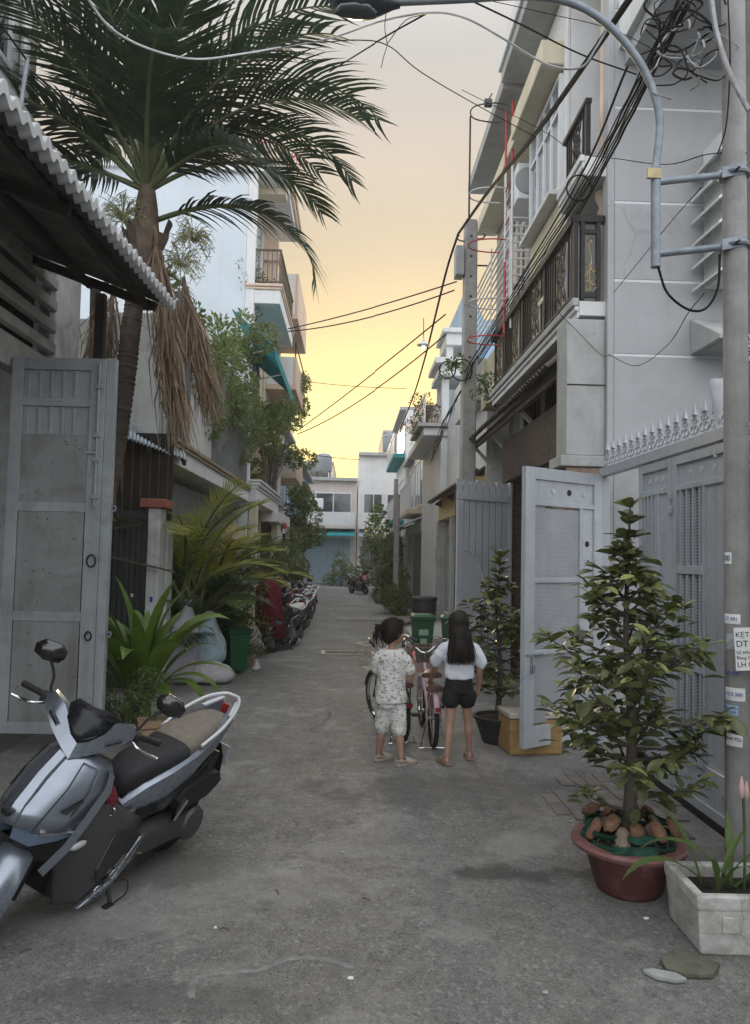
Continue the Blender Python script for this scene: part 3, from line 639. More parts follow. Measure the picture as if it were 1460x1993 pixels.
# open leaf of that gate
A1, A2 = V((2.26, 6.68, 0)), V((1.435, 6.14, 0)); wl = (A2-A1).length
g1 = thing('gate_leaf', 'open grey steel gate leaf with perforated panels behind large potted shrub', 'gate', tuple(A1), rz=math.atan2(A2.y-A1.y, A2.x-A1.x))
def lb(n, x0, z0, x1, z1, y0, y1, m=m_gate, bev=.003): return MB().box((x0, y0, z0), (x1, y1, z1)).build(n, m, g1, bevel=bev)
Z0, Z1 = .09, 2.41; s = .11
lb('stile', 0, Z0, s, Z1, -.02, .03); lb('stile', wl-s*1.05, Z0, wl, Z1, -.02, .03)
lb('rail', s, Z1-.10, wl-s*1.05, Z1, -.02, .03); lb('rail', s, Z0, wl-s*1.05, Z0+.17, -.02, .03)
xm = s+.19
lb('top_panel', s, 2.13, wl-s*1.05, Z1-.10, .0, .012, bev=0); lb('rail', s, 2.09, wl-s*1.05, 2.13, -.018, .028)
for q in range(3): MB().lathe([(.0005, 0), (.026, 0), (.028, -.004), (.0005, -.0045)], 14, (s+.12+q*.2, .018, 2.22), axis='y').build('punched_disc', m_dark if q == 1 else M_disc, g1)
lb('side_panel', s, Z0+.17, xm-.03, 2.09, .0, .012, bev=0); lb('mullion', xm-.03, Z0+.17, xm, 2.09, -.018, .028)
for z in (1.42, 1.78): MB().lathe([(.0005, 0), (.026, 0), (.028, -.004), (.0005, -.0045)], 14, (s+.08, .018, z), axis='y').build('punched_disc', m_dark, g1)
zz = [Z0+.17, .86, 1.46, 2.09]
for a, b in zip(zz, zz[1:]):
    lb('perforated_panel', xm, a+.02, wl-s*1.05, b-.02, .004, .012, m_perf, 0)
    if a > .5: lb('rail', xm, a-.02, wl-s*1.05, a+.02, -.018, .028)
lb('bolt', wl-.22, .84, wl-.02, .855, .032, .045, m_galv); lb('bolt_plate', wl-.10, .70, wl-.07, .83, .031, .036, m_galv)
MB().tube([(wl-.085+.02*math.cos(t), .045, .73+.035*math.sin(t)) for t in [2*PI*q/12 for q in range(12)]], .005, 5, closed=True).build('padlock_ring', m_galv, g1)
MB().tube([(-.03, .0, Z0), (-.03, 0, Z1)], .014, 8).build('hinge_pin', m_gate, g1)
# ---------------------------------------------------------------- louvred window box and canopy on the side wall
lw = thing('louvre_shutter', 'white projecting louvre shutter on grooved grey wall by concrete pole', 'shutter', (3.35, 6.89, 4.6))
MB().box((-.02, -.55, -.35), (.45, 0, 1.0)).build('casing', m_white, lw)
for k in range(6):
    MB().prism([(-.02, -.56, -.30+k*.22), (-.02, -.02, -.30+k*.22), (-.15, -.02, -.40+k*.22), (-.15, -.56, -.40+k*.22)], (0, 0, .025)).build('slat', m_ironwhite, lw)
cn = thing('window_canopy', 'grey sloping window canopy below white louvre shutter', 'canopy', (3.35, 6.89, 3.65))
MB().prism([(-.15, 0, .30), (-.15, -.55, 0), (-.15, -.55, -.04), (-.15, 0, -.04)], (.9, 0, 0)).build('hood', m_conc, cn, bevel=.006)
MB().box((-.10, -.5, -.05), (.7, -.02, -.041)).build('soffit', m_soffit, cn)
jn = MB(); jr = []
for k, (z, w, d, ox) in enumerate(((0, .06, .02, 0), (-.05, .07, .03, 0), (-.2, .06, .035, .012), (-.36, .055, .03, .03), (-.46, .06, .035, .018), (-.5, .05, .02, .01))):
    jr.append([(ox+w*math.cos(a)*(1+.12*math.sin(3*a+k)), d*math.sin(a), z) for a in [2*PI*q/14 for q in range(14)]])
jn.loft(jr); o = jn.build('hanging_trousers', M('washed_cloth', (.62, .64, .68), .9, .12, 14, .4, 30), smooth=70, loc=onY(1403, 738, 4.6)); tag(o, 'pale washed cloth hanging over the gate beside concrete pole', 'cloth')
# ---------------------------------------------------------------- cream house with barred balcony
hc = thing('town_house', 'cream house with white barred balcony behind the round-topped concrete pole', 'house', (3.2, 11, 0), world_verts=True)
MB().box((2.46, 9.62, 4.13), (9, 12.7, 8.05)).build('wall', m_plaster_grey, hc)
MB().box((2.9, 11.0, 0), (9, 12.7, 4.12)).build('ground_floor_wall', m_white, hc)
MB().box((2.10, 9.62, 7.28), (2.455, 12.75, 7.5)).build('beam', m_cream, hc, bevel=.01)
MB().box((2.22, 9.64, 4.16), (2.455, 12.72, 4.95)).build('parapet', m_cream, hc, bevel=.01)
MB().box((1.95, 9.80, 8.055), (9, 12.8, 8.25)).build('roof_slab', m_soffit, hc, bevel=.01)
window(hc, 2.455, 10.3, 11.6, 5.0, 6.9, 2, pane=m_glass)
for z in [5.05+.115*k for k in range(12)]: MB().box((2.12, 9.95, z), (2.14, 12.7, z+.022)).build('railing_bar', m_ironwhite, hc)
for z in [5.05+.115*k for k in range(12)]: MB().box((2.142, 9.95, z), (2.45, 9.97, z+.022)).build('railing_bar', m_ironwhite, hc)
for y in (9.95, 11.3, 12.68): MB().box((2.10, y, 4.95), (2.118, y+.03, 6.45)).build('railing_post', m_ironwhite, hc)
ac = thing('air_conditioner', 'white air conditioner unit mounted beneath cream beam over barred balcony', 'air conditioner', (2.30, 10.05, 6.72))
MB().box((-.15, -.35, -.25), (.15, .35, .25)).build('casing', m_alu, ac, bevel=.015); MB().lathe([(.19, 0), (.18, -.015), (.03, -.012), (.001, -.02)], 20, (-.151, .08, 0), axis='x').build('fan_grille', m_iron, ac)
MB().lathe([(.19, 0), (.18, -.015), (.03, -.012), (.001, -.02)], 20, (0, -.352, 0), axis='y').build('side_grille', m_soffit, ac)
# pipe frame of a taken-down sign
sf = thing('sign_frame', 'empty red and white pipe sign frame with rounded loops fixed to house', 'sign frame', (2.1, 10.2, 4), world_verts=True)
PA, PB = onY(987, 215, 10.2), onY(1000, 195, 9.95); ZT, ZB = onY(1000, 195, 9.95).z, onY(980, 640, 10).z
for p, m_ in ((PA, m_red), (PB, m_red)):
    MB().tube([(p.x, p.y, ZT), (p.x, p.y, ZT-.9)], .018, 6).build('post', m_red, sf)
    MB().tube([(p.x, p.y, ZT-.9), (p.x, p.y, ZT-2.2)], .018, 6).build('post', m_ironwhite, sf)
    MB().tube([(p.x, p.y, ZT-2.2), (p.x, p.y, ZB)], .018, 6).build('post', m_red if p is PA else m_ironwhite, sf)
xo = onY(917, 300, 10.3).x
for py, m_ in ((205, m_iron), (368, m_ironwhite), (468, m_red), (583, m_ironwhite), (655, m_red)):
    z = onY(950, py, 10.2).z
    MB().tube(catmull([(PA.x, PA.y-.05, z), (xo+.28, PA.y-.06, z), (xo+.06, PA.y+.02, z), (xo, PA.y+.17, z), (xo+.08, PA.y+.33, z), (xo+.3, PA.y+.40, z), (PA.x, PA.y+.40, z)], 5), .010, 6).build('loop', m_, sf)
MB().tube([(xo, PA.y+.17, ZT), (xo, PA.y+.17, onY(917, 420, 10.3).z)], .013, 6).build('outer_rod', m_iron, sf)
for k in range(8):
    z = ZT-1.2-k*.16; MB().tube([(PA.x, PA.y, z), (PB.x, PB.y, z+.1)], .010, 5).build('rung', m_ironwhite if k % 3 else m_red, sf)
fl = thing('flood_lamp', 'small dark flood lamp on top of empty pipe sign frame', 'lamp', tuple(onY(952, 200, 10.3)))
MB().box((-.06, -.03, -.06), (.05, .03, .05)).build('housing', m_iron, fl, bevel=.008); MB().bar((0, 0, .05), (.05, 0, .14), .015, .015).build('bracket', m_iron, fl); MB().box((-.055, -.034, -.05), (.045, -.031, .03)).build('lens', m_glass, fl)
# ---------------------------------------------------------------- white house with awning and shutter beyond the pole
hd = thing('town_house', 'low white house with beige roller shutter behind the slender concrete pole', 'house', (3, 15.5, 0), world_verts=True)
MB().box((2.35, 12.85, 0), (9, 18.2, 5.0)).build('wall', m_white, hd)
MB().box((2.15, 12.9, 2.5), (2.345, 18.15, 3.05)).build('shopfront_beam', m_yellow, hd, bevel=.01)
MB().box((2.15, 12.9, 4.4), (2.345, 15.5, 5.15)).build('parapet', m_white, hd, bevel=.01)
for k in range(22): MB().box((2.315, 16.0, .35+k*.096), (2.345, 18.0, .442+k*.096)).build('shutter_slat', m_shut2, hd, bevel=.006)
for y in (15.6, 17.98): MB().box((2.12, y, 0), (2.345, y+.25, 2.49)).build('pillar', m_conc, hd, bevel=.008)
for k in range(4): MB().box((2.29, 16.0+k*.48, 0), (2.342, 16.46+k*.48, .33)).build('plinth_tile', m_white, hd, bevel=.004)
for k in range(26): MB().box((2.28, 13.0+k*.098, .05), (2.342, 13.085+k*.098, 2.45)).build('shutter_slat', m_shut, hd)
MB().box((2.1, 18.02, 1.5), (2.21-.095, 18.25, 1.85)).build('meter_box', m_shut2, hd, bevel=.006)
a2 = thing('tile_awning', 'long low tile awning over beam painted warm-lit yellow next to tall concrete pole', 'awning', (2.1, 14, 3), world_verts=True)
MB().prism([(1.92, 12.95, 2.92), (2.34, 12.95, 3.25), (2.34, 12.95, 3.20), (1.92, 12.95, 2.87)], (0, 5.0, 0)).build('decking', m_wood, a2)
for k in range(39): place('roof_tile', me, a2, (1.88, 13.02+k*.128, 2.90), (0, -sl_*.9, 0), (1.5, 1, 1))
for y in (13.2, 15.4, 17.5): MB().prism([(1.98, y, 2.86), (2.34, y, 3.14), (2.34, y, 2.7)], (0, .06, 0)).build('bracket', m_wood, a2)
# blue house with pediment and flowering balcony
he = thing('town_house', 'pale blue house with stepped white cornice and flowering balcony', 'house', (3, 20.5, 0), world_verts=True)
MB().prism([(2.75, 18.25, 0), (9, 18.25, 0), (9, 18.25, 8.3), (3.25, 18.25, 7.55), (2.9, 18.25, 8.3), (2.75, 18.25, 8.3)], (0, 4.6, 0)).build('wall', m_blue, he)
MB().box((2.2, 18.22, 0), (2.745, 22.9, 5.0)).build('front_wall', m_white, he)
MB().box((1.75, 18.15, 4.6), (2.745, 22.9, 4.8)).build('balcony_slab', m_white, he, bevel=.02)
MB().box((1.62, 18.05, 4.82), (2.6, 20.6, 4.90)).build('planter_shelf', m_conc, he)
for (x0, x1, za, zb, e) in ((2.15, 2.75, 6.10, 6.25, .12), (2.2, 2.75, 6.256, 6.40, .05), (2.1, 2.75, 6.406, 6.55, .18), (2.3, 2.75, 6.9, 7.2, .02), (2.25, 2.75, 7.206, 7.32, .1)):
    MB().box((x0-e*.5, 18.25-e, za), (x1-.003, 19.6+e, zb)).build('cornice', m_white, he, bevel=.015)
for x, y in ((2.3, 18.4), (2.3, 19.4)): MB().box((x-.09, y-.09, 4.81), (x+.09, y+.09, 6.095)).build('column', m_white, he, bevel=.01)
for x, y in ((2.4, 18.4), (2.4, 19.4)): MB().box((x-.08, y-.08, 6.556), (x+.08, y+.08, 6.895)).build('column', m_white, he)
for k in range(24): MB().box((1.78, 18.2+k*.19, 4.95), (1.80, 18.22+k*.19, 5.6)).build('railing_bar', m_ironwhite, he)
MB().box((1.765, 18.18, 5.6), (1.81, 22.85, 5.65)).build('top_rail', m_ironwhite, he)
# unseen house beside the viewpoint, right, added to shade the near road
hn = thing('town_house', 'unseen grey house front added beside the viewpoint to shade the near road', 'house', (4.5, -3, 0), world_verts=True)
MB().box((2.75, -9, 0), (9, 2.6, 3.3)).build('wall', m_plaster_grey, hn); MB().box((2.4, -9, 3.302), (9, 2.65, 3.45)).build('roof_slab', m_soffit, hn)
for k in range(40): MB().box((2.70, -4+k*.145, .05), (2.745, -3.87+k*.145, 2.5)).build('shutter_slat', m_shut, hn)
MB().box((2.5, -5, 2.55), (2.745, 2.5, 2.8)).build('fascia', m_white, hn)
# further right-hand houses
def simple_house(label, x, y0, y1, h, mat, depth=6, side=1, balcony=None, awn=None, shut=m_shut, floors=2, glassm=m_glass, roofm=m_soffit):
    """terraced house front at X=x (side=+1 right, -1 left) with storeys, windows, balcony and shutter"""
    t = thing('town_house', label, 'house', (x+side*1.0, (y0+y1)/2, 0), world_verts=True)
    def bx(n, xa, ya, za, xb, yb, zb, m, bev=.012):
        xa, xb = x+side*xa, x+side*xb
        return MB().box((min(xa, xb), ya, za), (max(xa, xb), yb, zb)).build(n, m, t, bevel=bev)
    bx('wall', 0, y0+.01, 0, depth, y1-.01, h, mat)
    bx('roof_slab', -.25, y0+.02, h+.002, depth, y1-.02, h+.14, roofm)
    n = int((y1-y0-.6)/.12)
    for k in range(n): bx('shutter_slat', -.03, y0+.3+k*.12, .08, -.004, y0+.41+k*.12, 2.35, shut, 0)
    bx('fascia', -.10, y0+.15, 2.40, -.004, y1-.15, 2.72, m_white)
    for f in range(1, floors):
        z = 3.1+(f-1)*2.7
        if z+1.5 > h: break
        window(t, x-side*.002, y0+.5, y1-.5, z+.15, min(z+1.75, h-.25), 3, face=-side, pane=glassm, d=.04)
        if balcony:
            d, bm_ = balcony
            bx('balcony_slab', -d, y0+.1, z-.16, -.004, y1-.1, z, bm_)
            nb = int((y1-y0-.3)/.16)
            for k in range(nb): bx('railing_bar', -d+.02, y0+.15+k*.16, z+.002, -d+.045, y0+.17+k*.16, z+.8, m_ironwhite, 0)
            bx('top_rail', -d+.01, y0+.12, z+.802, -d+.055, y1-.12, z+.85, m_ironwhite, 0)
    if awn:
        d, z, am = awn
        xa, xb = x-side*d, x-side*.004
        MB().prism([(xa, y0+.1, z-.35), (xb, y0+.1, z), (xb, y0+.1, z-.05), (xa, y0+.1, z-.40)], (0, y1-y0-.2, 0)).build('awning_sheet', am, t)
    return t
simple_house('peach balcony house following the blue cornice house', 2.3, 22.95, 26.9, 6.2, m_peach, balcony=(.55, m_peach), awn=(.8, 2.9, m_zinc), floors=2)
simple_house('grey narrow house with zinc awning beside the peach balcony house', 2.35, 26.95, 30.2, 5.2, m_plaster_grey, awn=(.9, 2.8, m_corru), floors=2, shut=m_shut2)
simple_house('white house closing the row at the street corner', 2.2, 30.25, 36.2, 7.6, m_white, balcony=(.5, m_teal), floors=3, shut=m_shut3)
# ================================================================ LEFT SIDE
hl = thing('garage_house', 'low house with dark open garage and horizontal louvre wall behind awning', 'house', (-2.9, 3, 0), world_verts=True)
LX = -2.80
MB().box((LX-.16, 6.95, 0), (LX, 7.55, 5.2)).build('corner_pier', m_oldwall, hl, bevel=.01)
MB().box((LX-.16, -4, 4.62), (LX, 6.94, 5.2)).build('upper_wall', m_oldwall, hl)
MB().box((LX-.14, -4, 3.12), (LX-.01, 6.94, 3.38)).build('lintel', m_louv, hl, bevel=.008)
for k in range(6):
    z = 3.42+k*.2
    MB().prism([(LX-.02, -4, z), (LX+.03, -4, z+.015), (LX+.03, -4, z+.105), (LX-.02, -4, z+.115)], (0, 10.9, 0)).build('louvre_slat', m_louv, hl, bevel=.004)
for y in (0.5, 2.7, 4.9, 6.9): MB().box((LX-.08, y-.04, 3.385), (LX-.022, y+.04, 4.615)).build('louvre_upright', m_louv, hl)
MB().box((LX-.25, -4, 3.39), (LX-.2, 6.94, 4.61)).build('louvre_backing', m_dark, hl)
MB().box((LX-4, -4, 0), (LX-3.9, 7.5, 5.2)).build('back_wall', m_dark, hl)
MB().box((LX-3.9, 7.4, 0), (LX-.162, 7.5, 5.2)).build('side_wall', m_oldwall, hl)
MB().box((LX-4, -4, 5.21), (LX, 7.55, 5.32)).build('roof_slab', m_soffit, hl)
MB().box((LX-4, 5.2, 5.325), (LX-.45, 7.3, 8.6)).build('upper_storey', m_oldwall, hl)
window(hl, LX-.45, 5.5, 6.7, 6.0, 7.6, 2, face=1, pane=m_glass)
MB().tube([(LX-.38, 6.9, 5.33), (LX-.38, 6.9, 8.6)], .045, 8).build('drain_pipe', m_ironwhite, hl)
structure(MB().box((LX-3.88, -4, -.05), (LX+.048, 7.38, -.001)).build('garage_floor', m_ground))
# corrugated awning: separate sheets, wavy profile along Y
awl = thing('corrugated_awning', 'corrugated fibre cement awning above the open garage, pale frayed edge', 'awning', (-2.2, 3.5, 3.9), world_verts=True)
xe, ze, ww = -1.60, 3.66, -2.80
def corr_sheet(y0, y1, dz, pitch=.12, amp=.022, th=.014):
    n = max(2, int((y1-y0)/pitch))*6; mb = MB(); rows = []
    def zz(y, x): return ze+(x-xe)*-.36+(y-3.3)*.036+amp*math.sin(2*PI*y/pitch)+dz
    for x in (xe, (xe+ww)/2, ww+.005):
        rows.append([(x, y0+(y1-y0)*i/n, zz(y0+(y1-y0)*i/n, x)) for i in range(n+1)])
    up = [p for p in rows]; dn = [[(x, y, z-th) for x, y, z in r] for r in rows]
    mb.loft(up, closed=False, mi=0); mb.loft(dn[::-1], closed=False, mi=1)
    mb.loft([up[0], dn[0]], closed=False, mi=0)
    return mb
for k in range(5):
    corr_sheet(.9+k*1.12, .9+k*1.12+1.14, .006*k).build('sheet', [m_corr, m_corru], awl, smooth=60)
# thickened weathered rim along the free edge
rim = []
for k in range(400):
    y = .9+k*5.6/399; z = ze+(y-3.3)*.036+.022*math.sin(2*PI*y/.12)
    rim.append(((xe+.012, y, z-.01), (xe+.012, y, z+.045+.01*math.sin(y*37)), (xe-.05, y, z+.055), (xe-.05, y, z-.02)))
MB().loft([list(r) for r in rim], closed=True).build('edge_rim', m_corr, awl, smooth=60)
for y in (2.2, 4.4, 6.35): MB().bar((-1.72, y, 3.62+(y-3.3)*.036), (-2.78, y, 4.0+(y-3.3)*.036), .05, .07).build('rafter', m_dark, awl)
for x in (-1.8, -2.3): MB().box((x-.025, .9, 3.64+(xe-x)*.36), (x+.025, 6.4, 3.69+(xe-x)*.36)).build('purlin', m_dark, awl)
MB().box((-2.33, 6.62, 3.10), (-2.25, 6.70, 3.93)).build('hanger_post', m_dark, awl)
# gate leaf on the left
g3 = thing('gate_leaf', 'tall blue-grey steel gate leaf with rusty perforated plates beside the parked scooter', 'gate', (-2.79, 6.12, 0), rz=R(-1))
gw, gz0, gz1 = .76, .17, 3.20
def gb(n, x0, z0, x1, z1, y0=-.025, y1=.025, m=m_gateL, bev=.003): return MB().box((x0, y0, z0), (x1, y1, z1)).build(n, m, g3, bevel=bev)
gb('stile', 0, gz0, .095, gz1); gb('stile', gw-.12, gz0, gw, gz1)
gb('rail', .095, gz1-.10, gw-.12, gz1); gb('rail', .095, gz0, gw-.12, gz0+.09)
zr = [.26, 1.10, 1.98, 2.57]
for z in (1.06, 1.94): gb('rail', .095, z, gw-.12, z+.075)
gb('rail', .095, 2.80, gw-.12, 2.87)
gb('ribbed_sheet', .095, 2.55, gw-.12, gz1-.10, .0, .008)
for k in range(5):
    gb('rib', .125+k*.095, 2.55, .150+k*.095, 2.798, -.016, -.001); gb('rib', .125+k*.095, 2.872, .150+k*.095, gz1-.102, -.016, -.001)
for a, b, ins in ((gz0+.09, 1.06, .01), (1.135, 1.94, .01), (2.015, 2.57, -.006)):
    MB().box((.095+ins, -.019, a), (gw-.12-ins, -.012, b)).build('perforated_plate', m_perfold, g3)
    for q in range(10):
        rx, rz_ = random.uniform(.12, gw-.15), random.uniform(a+.03, b-.03)
        MB().lathe([(.006, 0), (.005, -.003), (.0005, -.004)], 8, (rx, -.0195, rz_), axis='y').build('rivet', m_iron, g3)
gb('jamb', gw+.002, gz0-.1, gw+.075, gz1+.01, -.01, .06)
MB().tube([(gw-.045, -.04, 1.98), (gw-.045, -.04, 3.16)], .010, 8).build('bolt_rod', m_gateL, g3)
for z in (2.05, 2.35, 2.55, 2.95): gb('bolt_guide', gw-.07, z, gw-.02, z+.035, -.052, -.026)
MB().tube([(gw-.045, -.045, 2.42), (gw-.12, -.06, 2.42)], .008, 6).build('bolt_knob', m_gateL, g3)
for z, r in ((1.55, .035), (.95, .025)): MB().tube([(gw-.05+r*math.cos(t), -.04, z+1.4*r*math.sin(t)) for t in [2*PI*q/12 for q in range(12)]], .007, 6, closed=True).build('ring_handle', m_iron, g3)
for z in (1.98, .96): MB().lathe([(.028, 0), (.028, .01), (.012, .01), (.012, 0)], 14, (gw+.09, .02, z), axis='y').build('lug', m_gateL, g3)
# side lane: dark ribbed doors, white pier with red cap, zinc lean-to
ln = thing('side_gate', 'dark ribbed double doors of the side lane behind the palm trunk', 'gate', (-2.7, 8.75, 0), world_verts=True)
for x0, x1 in ((-3.35, -2.86), (-2.82, -2.36)):
    n = 7; w = (x1-x0)/n
    for k in range(n): MB().box((x0+k*w+.004, 8.74, .05), (x0+(k+1)*w-.004, 8.765, 2.0)).build('door_slat', m_darkdoor, ln)
    MB().box((x0, 8.766, .05), (x1, 8.78, 2.1)).build('door_sheet', m_darkdoor, ln)
    MB().box((x0, 8.73, 2.005), (x1, 8.765, 2.1)).build('door_rail', m_darkdoor, ln)
    MB().box((x0+.3, 8.72, 1.1), (x0+.325, 8.738, 1.14)).build('lock', m_ironwhite, ln)
pr_ = thing('gate_pier', 'peeling white gate pier with red tile cap between dark doors and palms', 'pier', (-2.27, 8.8, 0), world_verts=True)
MB().box((-2.34, 8.66, 0), (-2.20, 8.95, 2.13)).build('shaft', m_oldwall, pr_, bevel=.012)
MB().box((-2.42, 8.60, 2.132), (-2.14, 9.0, 2.235)).build('cap', m_cap, pr_, bevel=.012)
MB().box((-2.20, 8.95, 0), (-2.17, 9.2, 1.95)).build('return_wall', m_oldwall, pr_)
MB().box((-2.285, 8.652, 1.05), (-2.255, 8.659, 1.11)).build('house_number_plate', m_inkb, pr_)
pl = MB().bar((-2.95, 8.45, 1.62), (-2.0, 8.62, 1.40), .05, .02).build('plank', m_wood); tag(pl, 'thin weathered plank resting across the pier and dark doors', 'plank')
zl = thing('lean_to_roof', 'small zinc lean-to roof with toothed edge behind palm trunk', 'roof', (-2.5, 8.8, 2.9), world_verts=True)
def zinc(y0, y1, n, mb, z_of):
    rows = []
    for s_ in (0, 1):
        rows.append([z_of(i/n, s_, i) for i in range(n+1)])
    mb.loft(rows, closed=False, mi=0); return mb
Aa, Bb = onY(205, 838, 8.5), onY(366, 897, 9.15); Cc, Dd = onY(215, 800, 9.3), onY(352, 866, 9.9)
def zof(t, s_, i): 
    p = Aa.lerp(Bb, t) if s_ == 0 else Cc.lerp(Dd, t)
    return p+V((0, 0, .016*math.sin(i*PI/3)))
mb = MB(); zinc(0, 1, 132, mb, zof); base = list(mb.v)
o = mb.build('zinc_sheet', m_zinc, zl, smooth=60); sd = o.modifiers.new('thick', 'SOLIDIFY'); sd.thickness = .008
for t in (.1, .5, .95):
    p, q = Aa.lerp(Bb, t), Cc.lerp(Dd, t); MB().bar(p-V((0, 0, .05)), q-V((0, 0, .05)), .04, .05).build('rafter', m_dark, zl)
ms = thing('wire_mesh_screen', 'dark rusty mesh screen under the zinc lean-to roof', 'screen', (-2.75, 9.05, 2.2), world_verts=True)
MB().box((-3.4, 9.0, 2.0), (-2.16, 9.02, 3.05)).build('screen_sheet', m_dark, ms)
for k in range(12): MB().box((-3.38+k*.105, 8.985, 2.12), (-3.365+k*.105, 8.998, 3.0)).build('screen_bar', M('rust', (.10, .07, .05), .8, .3, 10) if k == 0 else bpy.data.materials['rust'], ms)
# ---------------------------------------------------------------- overgrown balcony house
h1 = thing('town_house', 'overgrown house with tall barred balcony fence above grey folding shutter', 'house', (-2.9, 12.5, 0), world_verts=True)
MB().box((-8, 9.24, 0), (-3.05, 15.9, 4.5)).build('wall', m_oldwall, h1)
MB().box((-3.045, 9.24, 3.02), (-2.45, 9.42, 4.6)).build('side_parapet', m_oldwall, h1, bevel=.01)
MB().box((-3.045, 9.22, 2.72), (-2.2, 15.95, 2.98)).build('balcony_slab', m_white, h1, bevel=.008)
for dx, za, zb, mm in ((.05, 2.98, 3.04, m_stonebrown), (.03, 2.93, 2.978, m_stonebrown)):
    MB().box((-2.2, 9.20, za), (-2.2+dx, 15.97, zb)).build('moulding', mm, h1, bevel=.008)
MB().box((-3.04, 9.3, 0), (-2.46, 9.45, 2.71)).build('pier', m_oldwall, h1)
for k in range(44): MB().box((-2.56, 9.5+k*.145, .05), (-2.50, 9.6+k*.145, 2.6)).build('shutter_slat', m_shut, h1)
bm_ = MB().box((-.009, -.009, 0), (.009, .009, 1.95)).mesh('fence_bar', m_shut)
bw_ = MB().box((-.011, -.011, 0), (.011, .011, 1.95)).mesh('fence_bar', m_ironwhite)
for k in range(62): place('fence_bar', bw_ if 8 < k < 24 else bm_, h1, (-2.24, 9.3+k*.106, 3.0))
for z in (3.1, 3.95, 4.85): MB().box((-2.262, 9.25, z), (-2.255+.0, 15.9, z+.03)).build('fence_rail', m_shut, h1)
for k in range(3): window(h1, -3.04, 10+k*1.9, 11.3+k*1.9, 3.1, 4.35, 2, face=1, pane=m_glass)
# ---------------------------------------------------------------- pale blue three storey house
h2 = thing('town_house', 'tall house with pale blue blank side wall and peach balconies', 'house', (-3.3, 17.8, 0), world_verts=True)
MB().box((-9.5, 16.0, 0), (-2.42, 16.12, 9.95)).build('side_wall', m_paleblue, h2)
MB().box((-2.415, 15.985, 0), (-2.22, 16.2, 9.95)).build('corner_pilaster', m_white, h2, bevel=.01)
MB().box((-9.5, 16.125, 0), (-2.42, 19.5, 9.95)).build('wall', m_peach, h2)
MB().box((-9.6, 15.9, 9.955), (-1.62, 19.6, 10.1)).build('roof_slab', m_white, h2, bevel=.01)
for dx, za, zb in ((.05, 10.105, 10.2), (.1, 10.206, 10.3)): MB().box((-2.4, 15.9-dx, za), (-1.6+dx, 19.6, zb)).build('cornice', m_peach, h2, bevel=.015)
MB().box((-2.41, 18.6, 7.3), (-2.0, 18.75, 9.6)).build('fin_wall', m_peach, h2, bevel=.01)
MB().box((-2.41, 18.5, 9.0), (-1.9, 18.85, 9.2)).build('fin_capital', m_peach, h2, bevel=.015)
window(h2, -2.415, 16.35, 18.4, 7.4, 9.6, 3, face=1, pane=m_glassb, frame=m_alu)
window(h2, -2.415, 16.35, 18.4, 4.6, 6.7, 3, face=1, pane=m_glassb, frame=m_alu)
# balconies
for z, xo in ((7.05, -1.66),):
    MB().box((-2.41, 16.0, z), (xo, 19.45, z+.30)).build('balcony_slab', m_white, h2, bevel=.01)
    for dx, za, zb in ((.03, z+.305, z+.36), (.055, z+.365, z+.43)): MB().box((-2.41, 16.0-dx, za), (xo+dx, 19.45, zb)).build('moulding', m_peach, h2, bevel=.015)
    railing(h2, xo-.02, 16.02, 19.4, z+.43, z+1.22, m_bronze, gap=.13, orn_every=0, top=.04)
    railing(h2, 16.03, -2.38, xo, z+.43, z+1.22, m_bronze, gap=.10, orn_every=0, top=.04, axis='x')
MB().box((-2.41, 16.6, 8.86+1.09-.16), (-1.66, 17.0, 9.948)).build('soffit_lamp', m_cream, h2)
# first floor balcony of this house with moulded cornice
MB().box((-3.0, 16.0, 2.72), (-2.05, 20.9, 3.0)).build('balcony_slab', m_white, h2, bevel=.01)
for dx, za, zb in ((.03, 3.0, 3.06), (.07, 3.065, 3.14), (.11, 3.145, 3.2)): MB().box((-2.41, 16.0, za), (-2.05+dx, 20.9+dx, zb)).build('moulding', m_white, h2, bevel=.02)
railing(h2, -2.02, 17.2, 20.0, 3.2, 4.1, m_bronze, gap=.14, orn_every=5, orn_w=.5, top=.05)
MB().box((-2.2, 20.05, 3.205), (-1.95, 20.35, 4.25)).build('balcony_pillar', m_white, h2, bevel=.02)
MB().box((-2.25, 20.0, 4.255), (-1.9, 20.4, 4.4)).build('pillar_cap', m_white, h2, bevel=.03)
for k in range(30): MB().box((-2.47, 16.25+k*.105, .05), (-2.425, 16.35+k*.105, 2.6)).build('shutter_slat', m_wood, h2)
MB().box((-2.2, 16.0, 0), (-2.02, 16.2, 2.715)).build('porch_pillar', m_cream, h2, bevel=.01)
MB().box((-2.2, 20.6, 0), (-2.02, 20.85, 2.715)).build('porch_pillar', m_cream, h2, bevel=.01)
# teal awning
ta = thing('cloth_awning', 'teal striped cloth awning folded out under a peach balcony', 'awning', (-2, 17, 5.8), world_verts=True)
for k in range(9):
    ya, yb = 14.3+k*.5, 14.79+k*.5
    MB().prism([(-2.40, ya, 6.35), (-1.55, ya, 5.62), (-1.55, ya, 5.60), (-2.40, ya, 6.32)], (0, yb-ya, 0)).build('cloth_strip', m_teal, ta)
    MB().box((-1.553, ya, 5.42), (-1.545, yb, 5.62)).build('valance', m_teal, ta)
MB().tube([(-1.575, 14.3, 5.60), (-1.575, 18.8, 5.60)], .02, 6).build('front_bar', m_ironwhite, ta)
for y in (14.35, 16.4, 18.7): MB().tube([(-2.40, y, 5.4), (-1.57, y, 5.60)], .015, 6).build('arm', m_ironwhite, ta)
